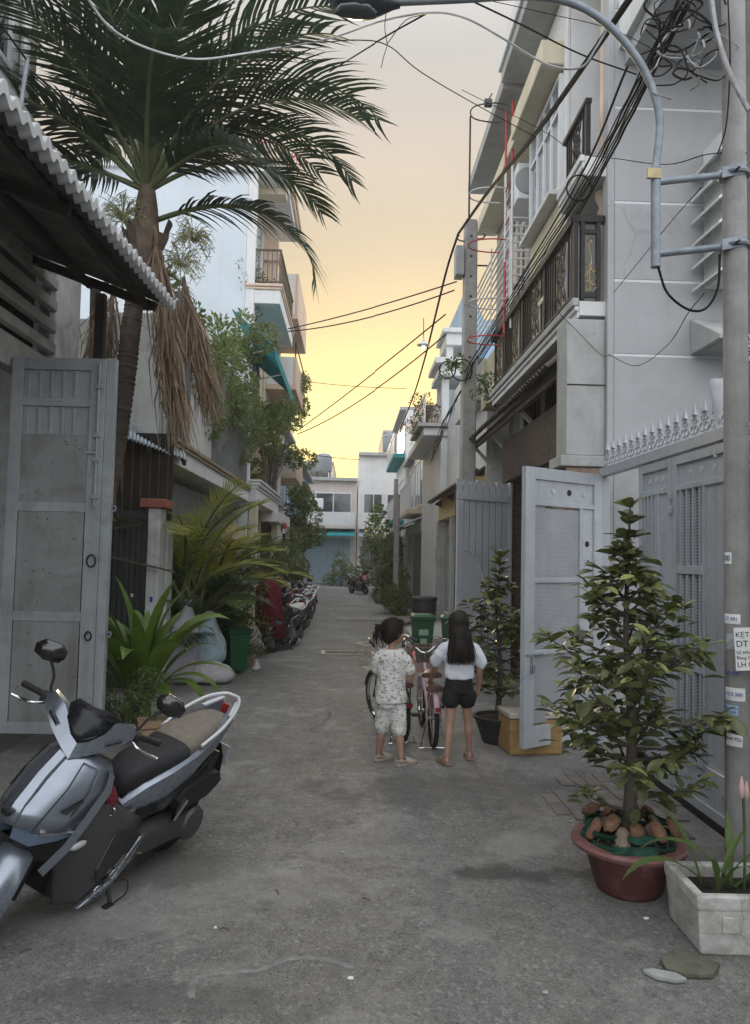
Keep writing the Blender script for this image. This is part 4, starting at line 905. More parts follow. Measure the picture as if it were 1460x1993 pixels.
# ---------------------------------------------------------------- house with stacked box balconies
h3 = thing('town_house', 'narrow house with stacked solid peach box balconies and hanging plants', 'house', (-3, 22, 0), world_verts=True)
MB().box((-9, 19.62, 0), (-2.4, 23.9, 8.9)).build('wall', m_cream, h3)
for z, hh in ((3.75, .75), (6.05, .9), (8.0, 1.25)):
    MB().box((-2.395, 20.0 if z > 4 else 21.0, z), (-1.58, 23.6, z+.12)).build('balcony_slab', m_peach, h3, bevel=.01)
    MB().box((-1.66, 20.0 if z > 4 else 21.0, z+.122), (-1.58, 23.6, z+hh)).build('balcony_front', m_peach, h3, bevel=.01)
    MB().box((-2.395, 20.0 if z > 4 else 21.0, z+.122), (-1.662, 20.08 if z > 4 else 21.08, z+hh)).build('balcony_end', m_white, h3, bevel=.01)
    window(h3, -2.395, 21.2, 23.0, z+.2, z+2.0, 2, face=1, pane=m_glass)
MB().tube([(-1.62, 20.1, 6.95), (-1.62, 20.1, 7.35), (-1.62, 23.5, 7.35), (-1.62, 23.5, 6.95)], .02, 6).build('rail', m_iron, h3)
MB().box((-2.39, 19.7, 2.45), (-1.95, 23.8, 2.75)).build('porch_slab', m_white, h3, bevel=.02)
MB().box((-1.96, 20.9, 2.2), (-1.93, 22.6, 2.62)).build('shop_sign_board', m_white, h3); 
for k in range(4): MB().ell((-1.92, 21.15+k*.36, 2.42), (.008, .13, .11), 7, 5).build('sign_flower', m_red, h3)
for k in range(32): MB().box((-2.39, 19.85+k*.118, .05), (-2.35, 19.95+k*.118, 2.4)).build('shutter_slat', m_wood, h3)
for y in (20.9, 23.5): MB().box((-2.05, y, 0), (-1.93, y+.14, 2.44)).build('post', m_white, h3)
simple_house('grey shuttered house half hidden behind the round street tree', -2.45, 23.95, 28.6, 5.8, m_plaster_grey, side=-1, floors=2, shut=m_shut)
simple_house('light blue gated house next to the grey shuttered house', -2.1, 28.65, 36.2, 5.0, m_blue, side=-1, floors=2, shut=m_shut3)
# ---------------------------------------------------------------- buildings closing the view
def end_house(label, x0, x1, y, h, mat, shut, win=m_glass, awn=None, floors=3):
    t = thing('town_house', label, 'house', ((x0+x1)/2, y+2, 0), world_verts=True)
    MB().box((x0+.02, y, 0), (x1-.02, y+8, h)).build('wall', mat, t)
    MB().box((x0+.01, y-.3, h+.002), (x1-.01, y+8, h+.18)).build('roof_slab', m_soffit, t, bevel=.02)
    n = int((x1-x0-.6)/.14)
    for k in range(n): MB().box((x0+.3+k*.14, y-.04, .05), (x0+.43+k*.14, y-.004, 2.4)).build('shutter_slat', shut, t)
    for f in range(1, floors):
        z = 3.2+(f-1)*2.6
        if z+1.5 > h: break
        MB().box((x0+.1, y-.7, z-.25), (x1-.1, y-.004, z-.08)).build('balcony_slab', mat, t, bevel=.02)
        MB().box((x0+.12, y-.69, z-.075), (x1-.12, y-.63, z+.62)).build('balcony_front', m_white if f % 2 else m_peach, t, bevel=.01)
        w = (x1-x0-.8)/2
        for q in range(2):
            xa = x0+.3+q*(w+.2)
            MB().box((xa, y-.05, z), (xa+w, y-.03, z+1.7)).build('window_frame', m_alu, t); MB().box((xa+.06, y-.07, z+.06), (xa+w/2-.03, y-.052, z+1.64)).build('pane', win, t); MB().box((xa+w/2+.03, y-.07, z+.06), (xa+w-.06, y-.052, z+1.64)).build('pane', win, t)
    if awn:
        MB().prism([(x0+.1, y-.01, 2.95), (x0+.1, y-1.1, 2.6), (x0+.1, y-1.1, 2.55), (x0+.1, y-.01, 2.88)], (x1-x0-.2, 0, 0)).build('awning_sheet', awn, t)
    return t
m_pinkgrey = M('pinkish_plaster', (.56, .50, .47), .8, .08, 2, .1, 40, streak=.2)
end_house('pinkish three storey house with teal awning closing the alley', -4.4, .3, 39.7, 5.5, m_pinkgrey, m_shut3, awn=m_teal)
end_house('white three storey house adjoining the pinkish house at alley end', .31, 3.3, 39.7, 6.9, m_white, m_shut, awn=m_zinc)
end_house('taller brown house with teal balcony rising over the alley end', 2.0, 5.2, 48.6, 9.6, m_peach, m_shut, floors=4)
end_house('grey house left of the pinkish house at alley end', -8.6, -4.45, 39.8, 5.2, m_plaster_grey, m_shut3)
def roof_bits(x, y, z, n, label):
    t = thing('water_tank', label, 'water tank', (x, y, z)); MB().lathe([(.001, .5), (.42, .5), (.45, .55), (.45, 1.35), (.3, 1.5), (.001, 1.55)], 20).build('tank', m_galv, t, smooth=40)
    for sx in (-.35, .35):
        for sy in (-.35, .35): MB().box((sx-.03, sy-.03, 0), (sx+.03, sy+.03, .5)).build('leg', m_iron, t)
roof_bits(-1.6, 41.5, 5.685, 1, 'steel water tank on the pinkish house roof at alley end'); roof_bits(2.2, 42.5, 7.085, 1, 'steel water tank on white alley-end house roof')
for k, (x, z, lab) in enumerate(((-1.9, 4.0, 'air conditioner box on pinkish alley-end house front'), (2.9, 4.4, 'air conditioner box on white alley-end house front'))):
    t = thing('air_conditioner', lab, 'air conditioner', (x, 39.5, z)); MB().box((-.4, -.15, 0), (.4, .18, .55)).build('casing', m_alu, t, bevel=.02); MB().lathe([(.2, 0), (.19, -.015), (.001, -.02)], 16, (-.08, -.152, .27), axis='y').build('fan_grille', m_iron, t)
for x0, z0, x1, lab in ((-3.9, 2.98, -1.9, 'red and white shop signboard over the blue-grey shutter'), (.7, 2.98, 2.6, 'faded yellow shop signboard on white alley-end house')):
    t = thing('signboard', lab, 'sign', ((x0+x1)/2, 38.55, z0)); w = (x1-x0)/2; MB().box((-w, -.03, -.35), (w, .03, .02)).build('board', m_red if x0 < 0 else m_yellow, t); MB().box((-w*.8, -.036, -.25), (w*.8, -.031, -.08)).build('letter_band', m_white, t)
    for s_ in (-.9, .9): MB().tube([(w*s_, .03, -.1), (w*s_, 1.1, -.1)], .02, 6).build('bracket', m_iron, t)
end_house('cream house rising behind the pinkish house', -5.0, -1.2, 48.2, 7.4, m_cream, m_shut)
# ================================================================ poles, lamp arm, cables
PX, PY = 2.005, 3.80
def round_pole(label, x, y, r0, r1, h, name='utility_pole'):
    t = thing(name, label, 'utility pole', (x, y, 0))
    n = 40
    MB().lathe([(r0+(r1-r0)*k/n+random.uniform(-.0012, .0012), h*k/n) for k in range(n+1)]+[(.001, h+.01)], 28).build('shaft', m_pole, t, smooth=60)
    return t
p1 = round_pole('round concrete pole covered with advert stickers carrying the curved lamp arm', PX, PY, .064, .054, 8.2)
p1b = round_pole('thicker concrete pole with peeling posters behind the lamp arm pole', PX+.19, PY+.10, .105, .09, 8.5)
# curved galvanised lamp arm
la = thing('street_lamp', 'galvanised swan-neck street lamp arm clamped to sticker covered pole', 'street lamp', (PX, PY, 3.2), world_verts=True)
q = [onY(*p, 3.75) for p in ((1277, 520), (1277, 330), (1285, 235), (1268, 165), (1235, 105), (1180, 45), (1110, 5), (1020, -8), (900, -2), (770, 4))]
MB().tube([q[0], q[1]], .0245, 14).build('arm_base', m_galv, la, smooth=60)
MB().tube(catmull(q[1:], 6), .0205, 14).build('arm', m_galv, la, smooth=60)
MB().tube([q[1]+V((0, 0, -.02)), q[1]+V((0, 0, .01))], .028, 12).build('collar', m_galv, la)
MB().box(tuple(onY(1262, 345, 3.72)), tuple(onY(1285, 331, 3.74))).build('wooden_wedge', M('pale_wood', (.50, .42, .24), .7, .2, 12), la)
for py in (350, 490):
    a = onY(1283, py+4, 3.75); b = onY(1405, py-9, 3.78)
    MB().tube([a, b], .0185, 12).build('strut', m_galv, la, smooth=60)
    MB().tube([(PX+.072*math.cos(t), PY+.072*math.sin(t), b.z+.01) for t in [2*PI*k/18 for k in range(18)]], .013, 6, closed=True).build('clamp', m_galv, la)
    MB().prism([b+V((-.01, -.03, -.03)), b+V((.10, -.045, -.01)), b+V((.12, -.045, .06)), b+V((-.01, -.03, .03))], (0, .012, 0)).build('clamp_plate', m_galv, la, bevel=.003)
    MB().tube([b+V((.05, -.05, .0)), b+V((.05, -.09, .0))], .007, 6).build('bolt', m_iron, la)
hd0, hd1 = onY(780, 8, 3.75), onY(638, -2, 3.75); L0 = (hd0-hd1).length
rings = []
for t, w, u, d in ((0, .02, .02, .02), (.1, .035, .03, .03), (.3, .075, .035, .062), (.55, .088, .04, .078), (.8, .078, .04, .068), (.93, .05, .03, .04), (1, .012, .01, .012)):
    c = hd0.lerp(hd1, t); rings.append([c+V((0, w*math.cos(a), (u if math.sin(a) > 0 else d)*math.sin(a))) for a in [2*PI*k/18 for k in range(18)]])
MB().loft(rings).build('lamp_head', M('lamp_housing', (.030, .034, .045), .25, .2, 10, coat=.4), la, smooth=60)
lr = [[hd0.lerp(hd1, t)+V((0, w*math.cos(a), -.055+.028*math.sin(a)-.0)) for a in [2*PI*k/14 for k in range(14)]] for t, w in ((.32, .02), (.45, .055), (.65, .06), (.82, .045), (.9, .01))]
MB().loft(lr).build('lamp_lens', m_glass, la, smooth=60)
# stickers and posters: bent around the poles
def sticker(cx, cy, r, a, w, z0, h, label, rows, bgm=m_paper, tilt=0.0, group=None, name='sticker'):
    t = thing(name, label, 'sticker' if name == 'sticker' else 'poster', (cx, cy, z0+h/2), rot=(0, tilt, 0), group=group); n = 6; mb = MB(); da = w/r
    rg = [[(rr*math.cos(a+da*(k/n-.5)), rr*math.sin(a+da*(k/n-.5)), z) for k in range(n+1)] for rr, z in ((r+.0015, -h/2), (r+.003, 0), (r+.0015, h/2))]
    mb.loft(rg, closed=False); mb.loft([[(x*(r)/(r+.002), y*r/(r+.002), z) for x, y, z in q_] for q_ in rg][::-1], closed=False); mb.build('sheet', bgm, t, smooth=60)
    for (s_, zc, size, mat, da_) in rows:
        aa = a+da_; o = text('print', s_, t, ((r+.006)*math.cos(aa), (r+.006)*math.sin(aa), zc), (PI/2, 0, aa+PI/2), size, mat, ext=.0004)
    return t
F0 = math.atan2(-PY, -PX)     # side of the pole that faces the road junction
def pz(py): return onY(1430, py, 3.74).z
R1 = .0632
sticker(PX, PY, R1, F0-.75, .045, pz(1098), .06, 'small torn sticker with digits 00 on the lamp pole', [('00', 0, .04, m_ink, 0)])
sticker(PX, PY, R1, F0-.45, .085, pz(1215), .05, 'torn white sticker ending 17.491 in purple on the lamp pole', [('17.491', 0, .026, m_inkb, 0)])
sticker(PX, PY, R1, F0-.25, .10, pz(1365), .065, 'faded white sticker ending 702.500 in blue on the lamp pole', [('702.500', 0, .026, m_inkb, 0)])
sticker(PX, PY, R1, F0-.35, .085, pz(1318), .035, 'half covered sticker with cut blue digits on the lamp pole', [('09.090', 0, .026, m_inkb, 0)], bgm=m_pole)
sticker(PX, PY, R1, F0-.45, .06, pz(1394), .05, 'small pale blue printed label on the lamp pole', [('KHOAN GIENG', .012, .010, m_inkb, 0), ('BE TONG', -.008, .012, m_inkb, 0)], bgm=M('pale_blue_paper', (.36, .52, .70), .7, .1))
sticker(PX, PY, R1, F0-.30, .08, pz(1455), .09, 'white sticker with black number ending 344955 on the lamp pole', [('KHOAN CAT GIA RE', .03, .007, m_ink, 0), ('344.955', -.008, .024, m_ink, 0)], tilt=.05)
sticker(PX, PY, R1, F0-.5, .05, pz(1265), .08, 'blank torn paper remnant on the lamp pole', [], bgm=M('torn_paper', (.42, .42, .44), .8, .3, 40))
# handwritten board
kb = thing('notice_board', 'white handwritten notice reading KET TE above LH 09 hung on poles', 'notice', tuple(onY(1462, 1265, 3.66)), rot=(0, R(-3), R(-8)))
MB().box((-.075, -.004, -.10), (.12, .004, .11)).build('board', m_paper, kb)
for s_, z, sz in (('KẸT TIỀN', .075, .036), ('DT 36', .03, .044), ('Sổ Hồng riêng', -.012, .022), ('Đang Cho thuê', -.038, .022), ('LH 0909', -.072, .036)):
    text('print', s_, kb, (-.070, -.0055, z), (PI/2, 0, 0), sz, m_ink, align='LEFT')
R2 = .104; cx2, cy2 = PX+.19, PY+.10; F2 = math.atan2(-cy2, -cx2)
for k, (py, h, s_, mt) in enumerate(((690, .09, '0908', m_inkb), (655, .05, 'BAN', m_ink), (850, .10, '0933', m_inkb), (905, .07, '09', m_ink), (1040, .12, '0903', m_inkb), (1150, .08, 'NHA', m_inkg), (1345, .06, '097', m_inkg), (1420, .10, '0913', m_inkb), (1500, .06, '0938', m_inkb))):
    sticker(cx2, cy2, R2-.001*(py > 1000), F2-.25, .09, pz(py), h, 'torn poster, %s in %s ink, %s on the thicker pole' % (s_, 'black' if mt is m_ink else 'blue' if mt is m_inkb else 'green', {690: 'under a scrap', 655: 'above all', 850: 'beside the hanging cloth', 905: 'over a bare patch', 1040: 'under a bent metal flap', 1150: 'above the notice', 1345: 'below the notice', 1420: 'level with the black-numbered sticker', 1500: 'lowest'}[py]), [(s_, 0, h*.7, mt, -.1)], name='poster')
# second pole
p2 = thing('utility_pole', 'tall square concrete pole with row of bolt holes beside tile awnings', 'utility pole', (1.93, 12.3, 0))
MB().loft([[(a*w, b*w, z) for a, b in ((-1, -.85), (-.85, -1), (.85, -1), (1, -.85), (1, .85), (.85, 1), (-.85, 1), (-1, .85))] for w, z in ((.13, 0), (.125, 2), (.105, 7.25), (.09, 7.33))]).build('shaft', m_pole, p2, smooth=30)
for k in range(15): MB().lathe([(.001, -.002), (.022, -.002), (.026, .003)], 10, (0, -.127+.0032*(2.2+k*.345)-.001, 2.2+k*.345), axis='y').build('bolt_hole', m_dark, p2)
MB().box((-.26, -.15, 6.35), (-.12, .12, 6.85)).build('junction_box', m_soffit, p2, bevel=.01)
MB().tube([(.1, -.05, 6.55), (.30, -.05, 6.55)], .014, 6).build('step_bolt', m_iron, p2)
for s_, z in ((1, 7.0), (-1, 6.95)): MB().tube(catmull([(s_*.10, -.06, z), (s_*.2, -.06, z+.02), (s_*.24, -.06, z+.07), (s_*.2, -.06, z+.1)], 4), .012, 6).build('hook', m_iron, p2)
p3 = round_pole('thin far concrete pole by shrubs along the shaded right side', 1.35, 21.5, .09, .075, 3.4)
p4 = round_pole('slim distant pole near the white corner house', 1.75, 29.0, .10, .08, 4.6)
lh = thing('street_lamp', 'small white lamp hanging from wires over the alley', 'street lamp', tuple(onY(825, 672, 14.5)))
MB().lathe([(.02, .16), (.03, .06), (.12, .02), (.13, 0), (.05, -.01)], 14).build('shade', m_ironwhite, lh, smooth=50); MB().ell((0, 0, -.04), (.045, .045, .06)).build('bulb', M('bulb_glass', (.8, .8, .78), .2, .05, emit=((1, .97, .85), .8)), lh, smooth=60)
MB().tube([(0, 0, .16), (.0, 0, .55)], .008, 5).build('stem', m_iron, lh)
# cables
NC = [0]
def cable(label, pts, r, mat=m_cable, n=6, group='overhead cables', wiggle=0.0, name='cable'):
    if wiggle: pts = [p+V((random.uniform(-wiggle, wiggle), 0, random.uniform(-wiggle, wiggle))) for p in pts]
    o = MB().tube(pts, r, n).build(name, mat, smooth=60); tag(o, label, 'cable', group); return o
T2 = V((1.80, 12.2, 7.05))
pole_top = V((PX-.05, PY-.08, 6.0))
c = [onY(1232, -10, 4.2), onY(1150, 110, 5.0), onY(1040, 265, 6.8), onY(950, 375, 9.6), onY(893, 455, 12.2)]
cable('thick twisted black cable running up to the tall square pole', catmull(c, 8), .022)
c2 = [p+V((.012, 0, .02)) for p in c]
cable('twisted partner strand of the thick black pole cable', [p+V((.014*math.cos(k*.9), 0, .014*math.sin(k*.9))) for k, p in enumerate(catmull(c2, 12))], .009)
c = [onY(893, 455, 12.2), onY(872, 520, 13.2), onY(852, 600, 14.5), onY(830, 690, 17), onY(806, 770, 21), onY(780, 835, 26)]
cable('thick black cable descending from square pole into the distance', catmull(c, 6), .02)
for k in range(6):
    j = k*4-8
    c = [onY(1330+j, -5+k*3, 4.1), onY(1240+j*.6, 165+k*5, 4.9), onY(1130+j*.4, 370+k*7, 6.9), onY(1020+j*.3, 540+k*6, 9.2), onY(930+j*.2, 690+k*4, 12.0)]
    cable('thin black cable in loose bundle strung along the iron balcony', catmull(c, 8), .0055+.002*(k % 3), wiggle=.006, group='cable bundle along the balcony')
c = [onY(1222, 130, 4.9), onY(1130, 345, 6.6), onY(1003, 560, 10), onY(905, 725, 12.2)]
cable('black cable with splice knots above the loose balcony bundle', catmull(c, 8), .009)
for k in range(5):
    c = [onY(930-k*3, 690+k*5, 12.0), onY(905-k*4, 745+k*9, 12.6), onY(880-k*6, 800+k*9, 15), onY(850-k*3, 880+k*6, 19)]
    cable('thin slack cable drooping past square pole towards far houses', catmull(c, 6), .008, wiggle=.02, group='slack far cables')
lines = [((560, 640), (890, 548), 16.5, 12.3, .05, .012), ((560, 645), (885, 565), 16.5, 12.3, .12, .012), ((578, 838), (868, 612), 22, 13, .05, .014), ((578, 845), (870, 650), 22, 13.3, .2, .014),
         ((578, 740), (792, 756), 22, 18, .05, .008), ((578, 880), (700, 895), 24, 24, .03, .01)]
for k, (a, b, ya, yb, sg, r) in enumerate(lines):
    A, B = onY(*a, ya), onY(*b, yb)
    cable('thin wire %s' % ('strung across the alley from balcony to square pole' if k < 2 else 'crossing the evening sky from far left balcony'), sag(A, B, sg), r, group='wires across the sky' if k < 2 else 'far wires across the sky')
c = [onY(540, 95, 6.5), onY(640, 75, 5.2), onY(740, 42, 4.4), onY(835, 25, 4.0), onY(905, 35, 3.9), onY(980, 75, 3.9), onY(1065, 125, 3.9), onY(1130, 132, 3.85), onY(1160, 95, 3.8), onY(1190, 45, 3.8)]
cable('grey looping cable arching beneath street lamp head across the sky', catmull(c, 7), .006, m_cableg)
c = [onY(640, 140, 6.2), onY(745, 75, 4.6), onY(832, 26, 4.05)]
cable('black wire joining the looping cable from palm crown', catmull(c, 6), .005)
c = [onY(540, 75, 6), onY(620, 82, 5.2), onY(690, 78, 4.6), onY(755, 88, 4.4), onY(820, 140, 4.6), onY(930, 205, 5.4), onY(1040, 265, 6.5)]
cable('thin sagging wire tied up mid-air under the lamp head', catmull(c, 6), .0035)
c = [onY(755, 88, 4.4), onY(750, 50, 4.3), onY(756, 5, 4.2)]; cable('short tie wire dropping from lamp head to sagging wire', catmull(c, 4), .0025)
c = [onY(755, 88, 4.4), onY(748, 110, 4.4), onY(743, 132, 4.4)]; cable('frayed wire end dangling from the tied knot', catmull(c, 4), .0025)
c = [onY(755, 85, 4.4), onY(790, 40, 4.25), onY(830, 28, 4.05)]; cable('thin slanting wire between knot and looping cable', catmull(c, 4), .0025)
c = [onY(905, -5, 4.3), onY(1010, 45, 4.6), onY(1130, 105, 5.0), onY(1240, 145, 5.2)]
cable('straight black wire passing behind the curved lamp arm', catmull(c, 5), .006)
c = [onY(940, -2, 4.6), onY(1060, 25, 4.6), onY(1200, 60, 4.6), onY(1330, 130, 4.6)]
cable('hair-thin wire crossing above lamp arm to grey wall', catmull(c, 5), .0025)
c = [onY(900, 175, 7), onY(1050, 250, 6.6), onY(1120, 295, 6), onY(1210, 310, 5), onY(1300, 320, 4.2), onY(1380, 300, 3.9), onY(1455, 298, 3.75)]
cable('thin twisted pair wire tied to the pole clamp', catmull(c, 6), .003)
c = [onY(1282, 520, 3.75), onY(1300, 570, 3.75), onY(1340, 602, 3.75), onY(1375, 600, 3.77), onY(1398, 560, 3.78), onY(1402, 495, 3.79)]
cable('drooping black cable looping from lamp arm foot to pole', catmull(c, 7), .0065)
c = [onY(1185, 690, 6.8), onY(1240, 712, 6.5), onY(1300, 672, 5.5), onY(1340, 610, 4.5), onY(1372, 570, 4.0)]
cable('thin slack wire hanging in front of grooved grey wall', catmull(c, 7), .003)
c = [onY(1195, 570, 6.8), onY(1240, 515, 6.0), onY(1300, 440, 5.0), onY(1365, 365, 4.0)]
cable('thin straight wire rising across grey wall to pole', catmull(c, 6), .003)
c = [onY(1090, 610, 7), onY(1130, 650, 6.9), onY(1170, 690, 6.85), onY(1190, 692, 6.8)]
cable('wire hanging over the cracked concrete pillar', catmull(c, 5), .003)
# tangle at the pole top
for k in range(16):
    cx, cz = 1300+random.uniform(-40, 90), 70+random.uniform(-60, 80); rr = random.uniform(18, 60); pts = []
    for q_ in range(9): 
        a = q_*2*PI/8*random.uniform(.8, 1.1)+k; pts.append(onY(cx+rr*math.cos(a)*random.uniform(.6, 1.2), cz+rr*.8*math.sin(a)*random.uniform(.6, 1.2), 3.8+random.uniform(-.12, .12)))
    cable('tangled coil of cable hanging at top of lamp pole', catmull(pts, 5), random.choice((.003, .004, .006)), m_cableg if k % 4 == 0 else m_cable, group='tangled cable coils at the pole top', name='cable_coil')
c = [onY(1385, -5, 3.7), onY(1395, 60, 3.7), onY(1420, 140, 3.68), onY(1458, 215, 3.66)]
cable('thick grey conduit bending down beside the lamp pole', catmull(c, 6), .014, m_cableg)
c = [onY(1418, 0, 3.7), onY(1422, 120, 3.7), onY(1415, 240, 3.7), onY(1398, 300, 3.72)]; cable('black wire drooping in front of white louvre shutter', catmull(c, 6), .004)
for k, (x, y, r) in enumerate(((1128, 366, 24), (900, 720, 20), (872, 720, 16))):
    Y = (6.6, 12.1, 12.3)[k]
    cable(('coiled cable loop tied to bundle near peach column', 'coiled cable ring on the square pole', 'smaller cable ring at side of the square pole')[k], [onY(x+r*math.cos(a), y+r*math.sin(a)*1.05, Y) for a in [2*PI*q_/24 for q_ in range(25)]], .011 if k else .008, group='spare cable loops', name='cable_coil')
# left-hand white cable over palm and thin mast
c = [onY(165, -10, 4.0), onY(215, 55, 4.2), onY(290, 95, 4.6), onY(380, 115, 5.0), onY(470, 105, 5.6), onY(545, 92, 6.5)]
cable('pale sagging cable passing in front of palm fronds', catmull(c, 6), .007, M('pale_cable', (.55, .55, .56), .5, .1))
c = [onY(35, 240, 3.6), onY(52, 118, 3.6), onY(-5, 40, 3.4)]
tag(MB().tube(c[:2], .011, 8).build('steel_mast', m_galv, smooth=60), 'short shiny steel mast rising from the corrugated awning edge', 'mast')
cable('thin stay wire from the shiny mast', [c[1], c[2]], .005)
# ================================================================ VEGETATION
m_leafpalm = M('palm_leaf', (.036, .062, .032), .45, .4, 6, spec=.5, trans=.3)
m_leafpalm2 = M('areca_leaf', (.29, .31, .06), .45, .35, 4, spec=.4, trans=.4)
m_leafyel = M('yellowed_palm_leaf', (.50, .34, .05), .5, .3, 5, trans=.35)
m_rach = M('palm_rachis', (.10, .12, .05), .55, .2, 9)
m_dead = M('dead_frond', (.25, .18, .125), .8, .3, 12, trans=.15)
m_trunk = M('palm_trunk', (.085, .068, .055), .85, .35, 14, .6, 30)
m_sheath = M('palm_sheath', (.15, .11, .085), .75, .35, 9, .4, 25)
m_fruit = M('palm_flower_stalks', (.30, .30, .14), .7, .3, 20)
m_lf = M('glossy_leaf', (.105, .125, .045), .33, .4, 9, spec=.6, trans=.15)
m_lf2 = M('young_leaf', (.27, .29, .09), .38, .3, 9, spec=.5, trans=.25)
m_lf3 = M('mid_green_leaf', (.105, .16, .05), .45, .4, 3, spec=.4, trans=.25)
m_lf4 = M('shrub_leaf', (.085, .115, .045), .45, .45, 3, spec=.4, trans=.2)
m_lfy = M('yellow_green_bush_leaf', (.19, .21, .06), .5, .4, 3, trans=.3)  # lighter yellow-green leaf tone
m_lfc = M('creeper_leaf', (.15, .20, .07), .5, .45, 2.5, spec=.35, trans=.35)
m_crin = M('broad_strap_leaf', (.125, .20, .035), .35, .25, 4, spec=.5, trans=.28)
m_bark = M('shrub_bark', (.10, .085, .07), .85, .3, 20, .5, 40)
m_pink = M('bougainvillea', (.42, .05, .20), .6, .3, 9, trans=.3)
m_twig = M('dry_twig', (.13, .10, .07), .85, .3, 20)
m_barkdark = m_bark
def frond(L, droop, ll=.55, n=46, width=.03, vee=.5, tipdroop=.5, curl=0.0, bare=.18, jit=.12, hang=0.0):
    """palm frond along +X from origin, arching to -Z; returns (rachis MB, leaflets MB)"""
    ra, lf = MB(), MB(); pts = []
    steps = 22; p = V((0, 0, 0)); ang = 0.0
    for i in range(steps+1):
        pts.append(p.copy()); t = i/steps
        ang = -droop*(t**1.5); sw = curl*t
        p = p+V((math.cos(ang)*math.cos(sw), math.cos(ang)*math.sin(sw), math.sin(ang)))*(L/steps)
    ra.tube(pts, [.026*(1-.9*k/steps)+.003 for k in range(steps+1)], 6)
    for i in range(n):
        t = bare+(1-bare)*i/(n-1); k = t*steps; a = int(min(k, steps-1)); c = pts[a].lerp(pts[a+1], k-a)
        d = (pts[a+1]-pts[a]).normalized(); side0 = d.cross(V((0, 0, 1)))
        side0 = side0.normalized() if side0.length > .05 else V((0, -1, 0)); upv = side0.cross(d)
        l = ll*(math.sin(PI*(.12+.80*t))**.6)*random.uniform(1-jit*2, 1+jit)
        for s in (-1, 1):
            if random.random() < .09: continue
            fwd = .75+.35*t+random.uniform(-.1, .1)
            dv = (side0*s+d*fwd*.9+upv*(vee+random.uniform(-.12, .12))).normalized()
            w = width*random.uniform(.8, 1.15); q = c.copy(); wd = d.cross(dv).cross(dv).normalized()
            prev = None; segs = 4
            for j in range(segs+1):
                u = j/segs; ww = w*(1-u**1.6)*(.55+.9*u if u < .5 else 1)*.5+.0008
                row = (q-wd*ww, q+wd*ww)
                if prev:
                    lf.add([prev[0], prev[1], row[1], row[0]], [(0, 1, 2, 3)])
                prev = row
                dv = (dv+V((0, 0, -1))*(tipdroop*(.25+u)*.55+hang)).normalized(); q = q+dv*(l/segs)
    return ra, lf
def put(mb, loc, az, el, roll=0.0):
    Mx = Matrix.Translation(loc) @ Matrix.Rotation(az, 4, 'Z') @ Matrix.Rotation(-el, 4, 'Y') @ Matrix.Rotation(roll, 4, 'X')
    return mb.xf(Mx)
# ---------------------------------------------------------------- tall palm
pt = thing('palm_tree', 'tall leaning palm with drooping dead fronds above the grey gate leaf', 'palm tree', (-2.52, 7.3, 0), world_verts=True)
tp = [V((-2.64, 7.3, 0))]+[onY(px-14 if py > 600 else px-4, py, 7.3) for px, py in ((187, 1160), (203, 1030), (237, 870), (258, 730), (272, 610), (281, 520))]
tr = catmull(tp, 26); prof = []; path = []
N_ = len(tr)
for i, p in enumerate(tr):
    path.append(p); prof.append((.115-.028*i/N_)+random.uniform(.002, .008)*(1 if i % 2 else -1))
MB().tube(path, prof, 18).build('trunk', m_trunk, pt, smooth=50)
crown = onY(285, 392, 7.3)
MB().tube(catmull([tp[-1]-V((0, 0, .05)), onY(283, 470, 7.3), crown, crown+V((0, 0, .25))], 5), [.13, .14, .15, .15, .15, .14, .13, .12, .115, .11, .10, .09, .08, .07, .05, .04], 14).build('crownshaft', m_sheath, pt, smooth=60)
for k in range(9):
    a = k*.7; p0 = onY(283, 500+random.uniform(-30, 40), 7.3)
    MB().loft([[(p0.x+r*math.cos(a+da), p0.y+r*math.sin(a+da), p0.z+z) for da in (-.35, -.12, .12, .35)] for r, z in ((.14, -.12), (.15, .0), (.19+random.uniform(0, .04), .16), (.22+random.uniform(0, .05), .26))], closed=False).build('sheath_flap', m_sheath, pt, smooth=60)
random.seed(21)
F = [  # azimuth, elevation, length, droop, leaflet
    (.02, 66, 3.0, 2.15, .62), (-.25, 50, 2.5, 1.75, .58), (.35, 40, 2.2, 1.6, .56), (-.6, 24, 1.75, 1.3, .5), (.8, 60, 2.6, 1.5, .58), (1.5, 58, 2.4, 1.2, .58), (2.2, 58, 2.4, 1.2, .58),
    (2.8, 30, 2.2, 1.2, .56), (3.4, 50, 2.5, 1.2, .6), (-2.4, 58, 2.5, 1.2, .6), (-1.9, 76, 2.4, .9, .6), (-2.8, 16, 2.1, 1.0, .56), (-.85, 70, 2.6, 1.4, .6), (.3, 80, 2.6, 1.1, .6), (-1.4, 48, 2.0, 1.4, .56), (-.1, 76, 2.9, 1.7, .6), (3.0, 74, 2.5, 1.1, .6), (-2.1, 62, 2.3, 1.0, .6), (-2.95, 44, 2.4, 1.2, .6), (-1.2, 62, 2.2, 1.2, .6), (-1.65, 60, 2.3, 1.1, .62), (2.5, 70, 2.5, 1.1, .6), (-.45, 60, 2.5, 1.5, .6), (-3.0, 64, 2.5, 1.1, .6), (.1, 54, 2.5, 1.9, .58), (-2.6, 36, 2.2, 1.1, .58)]
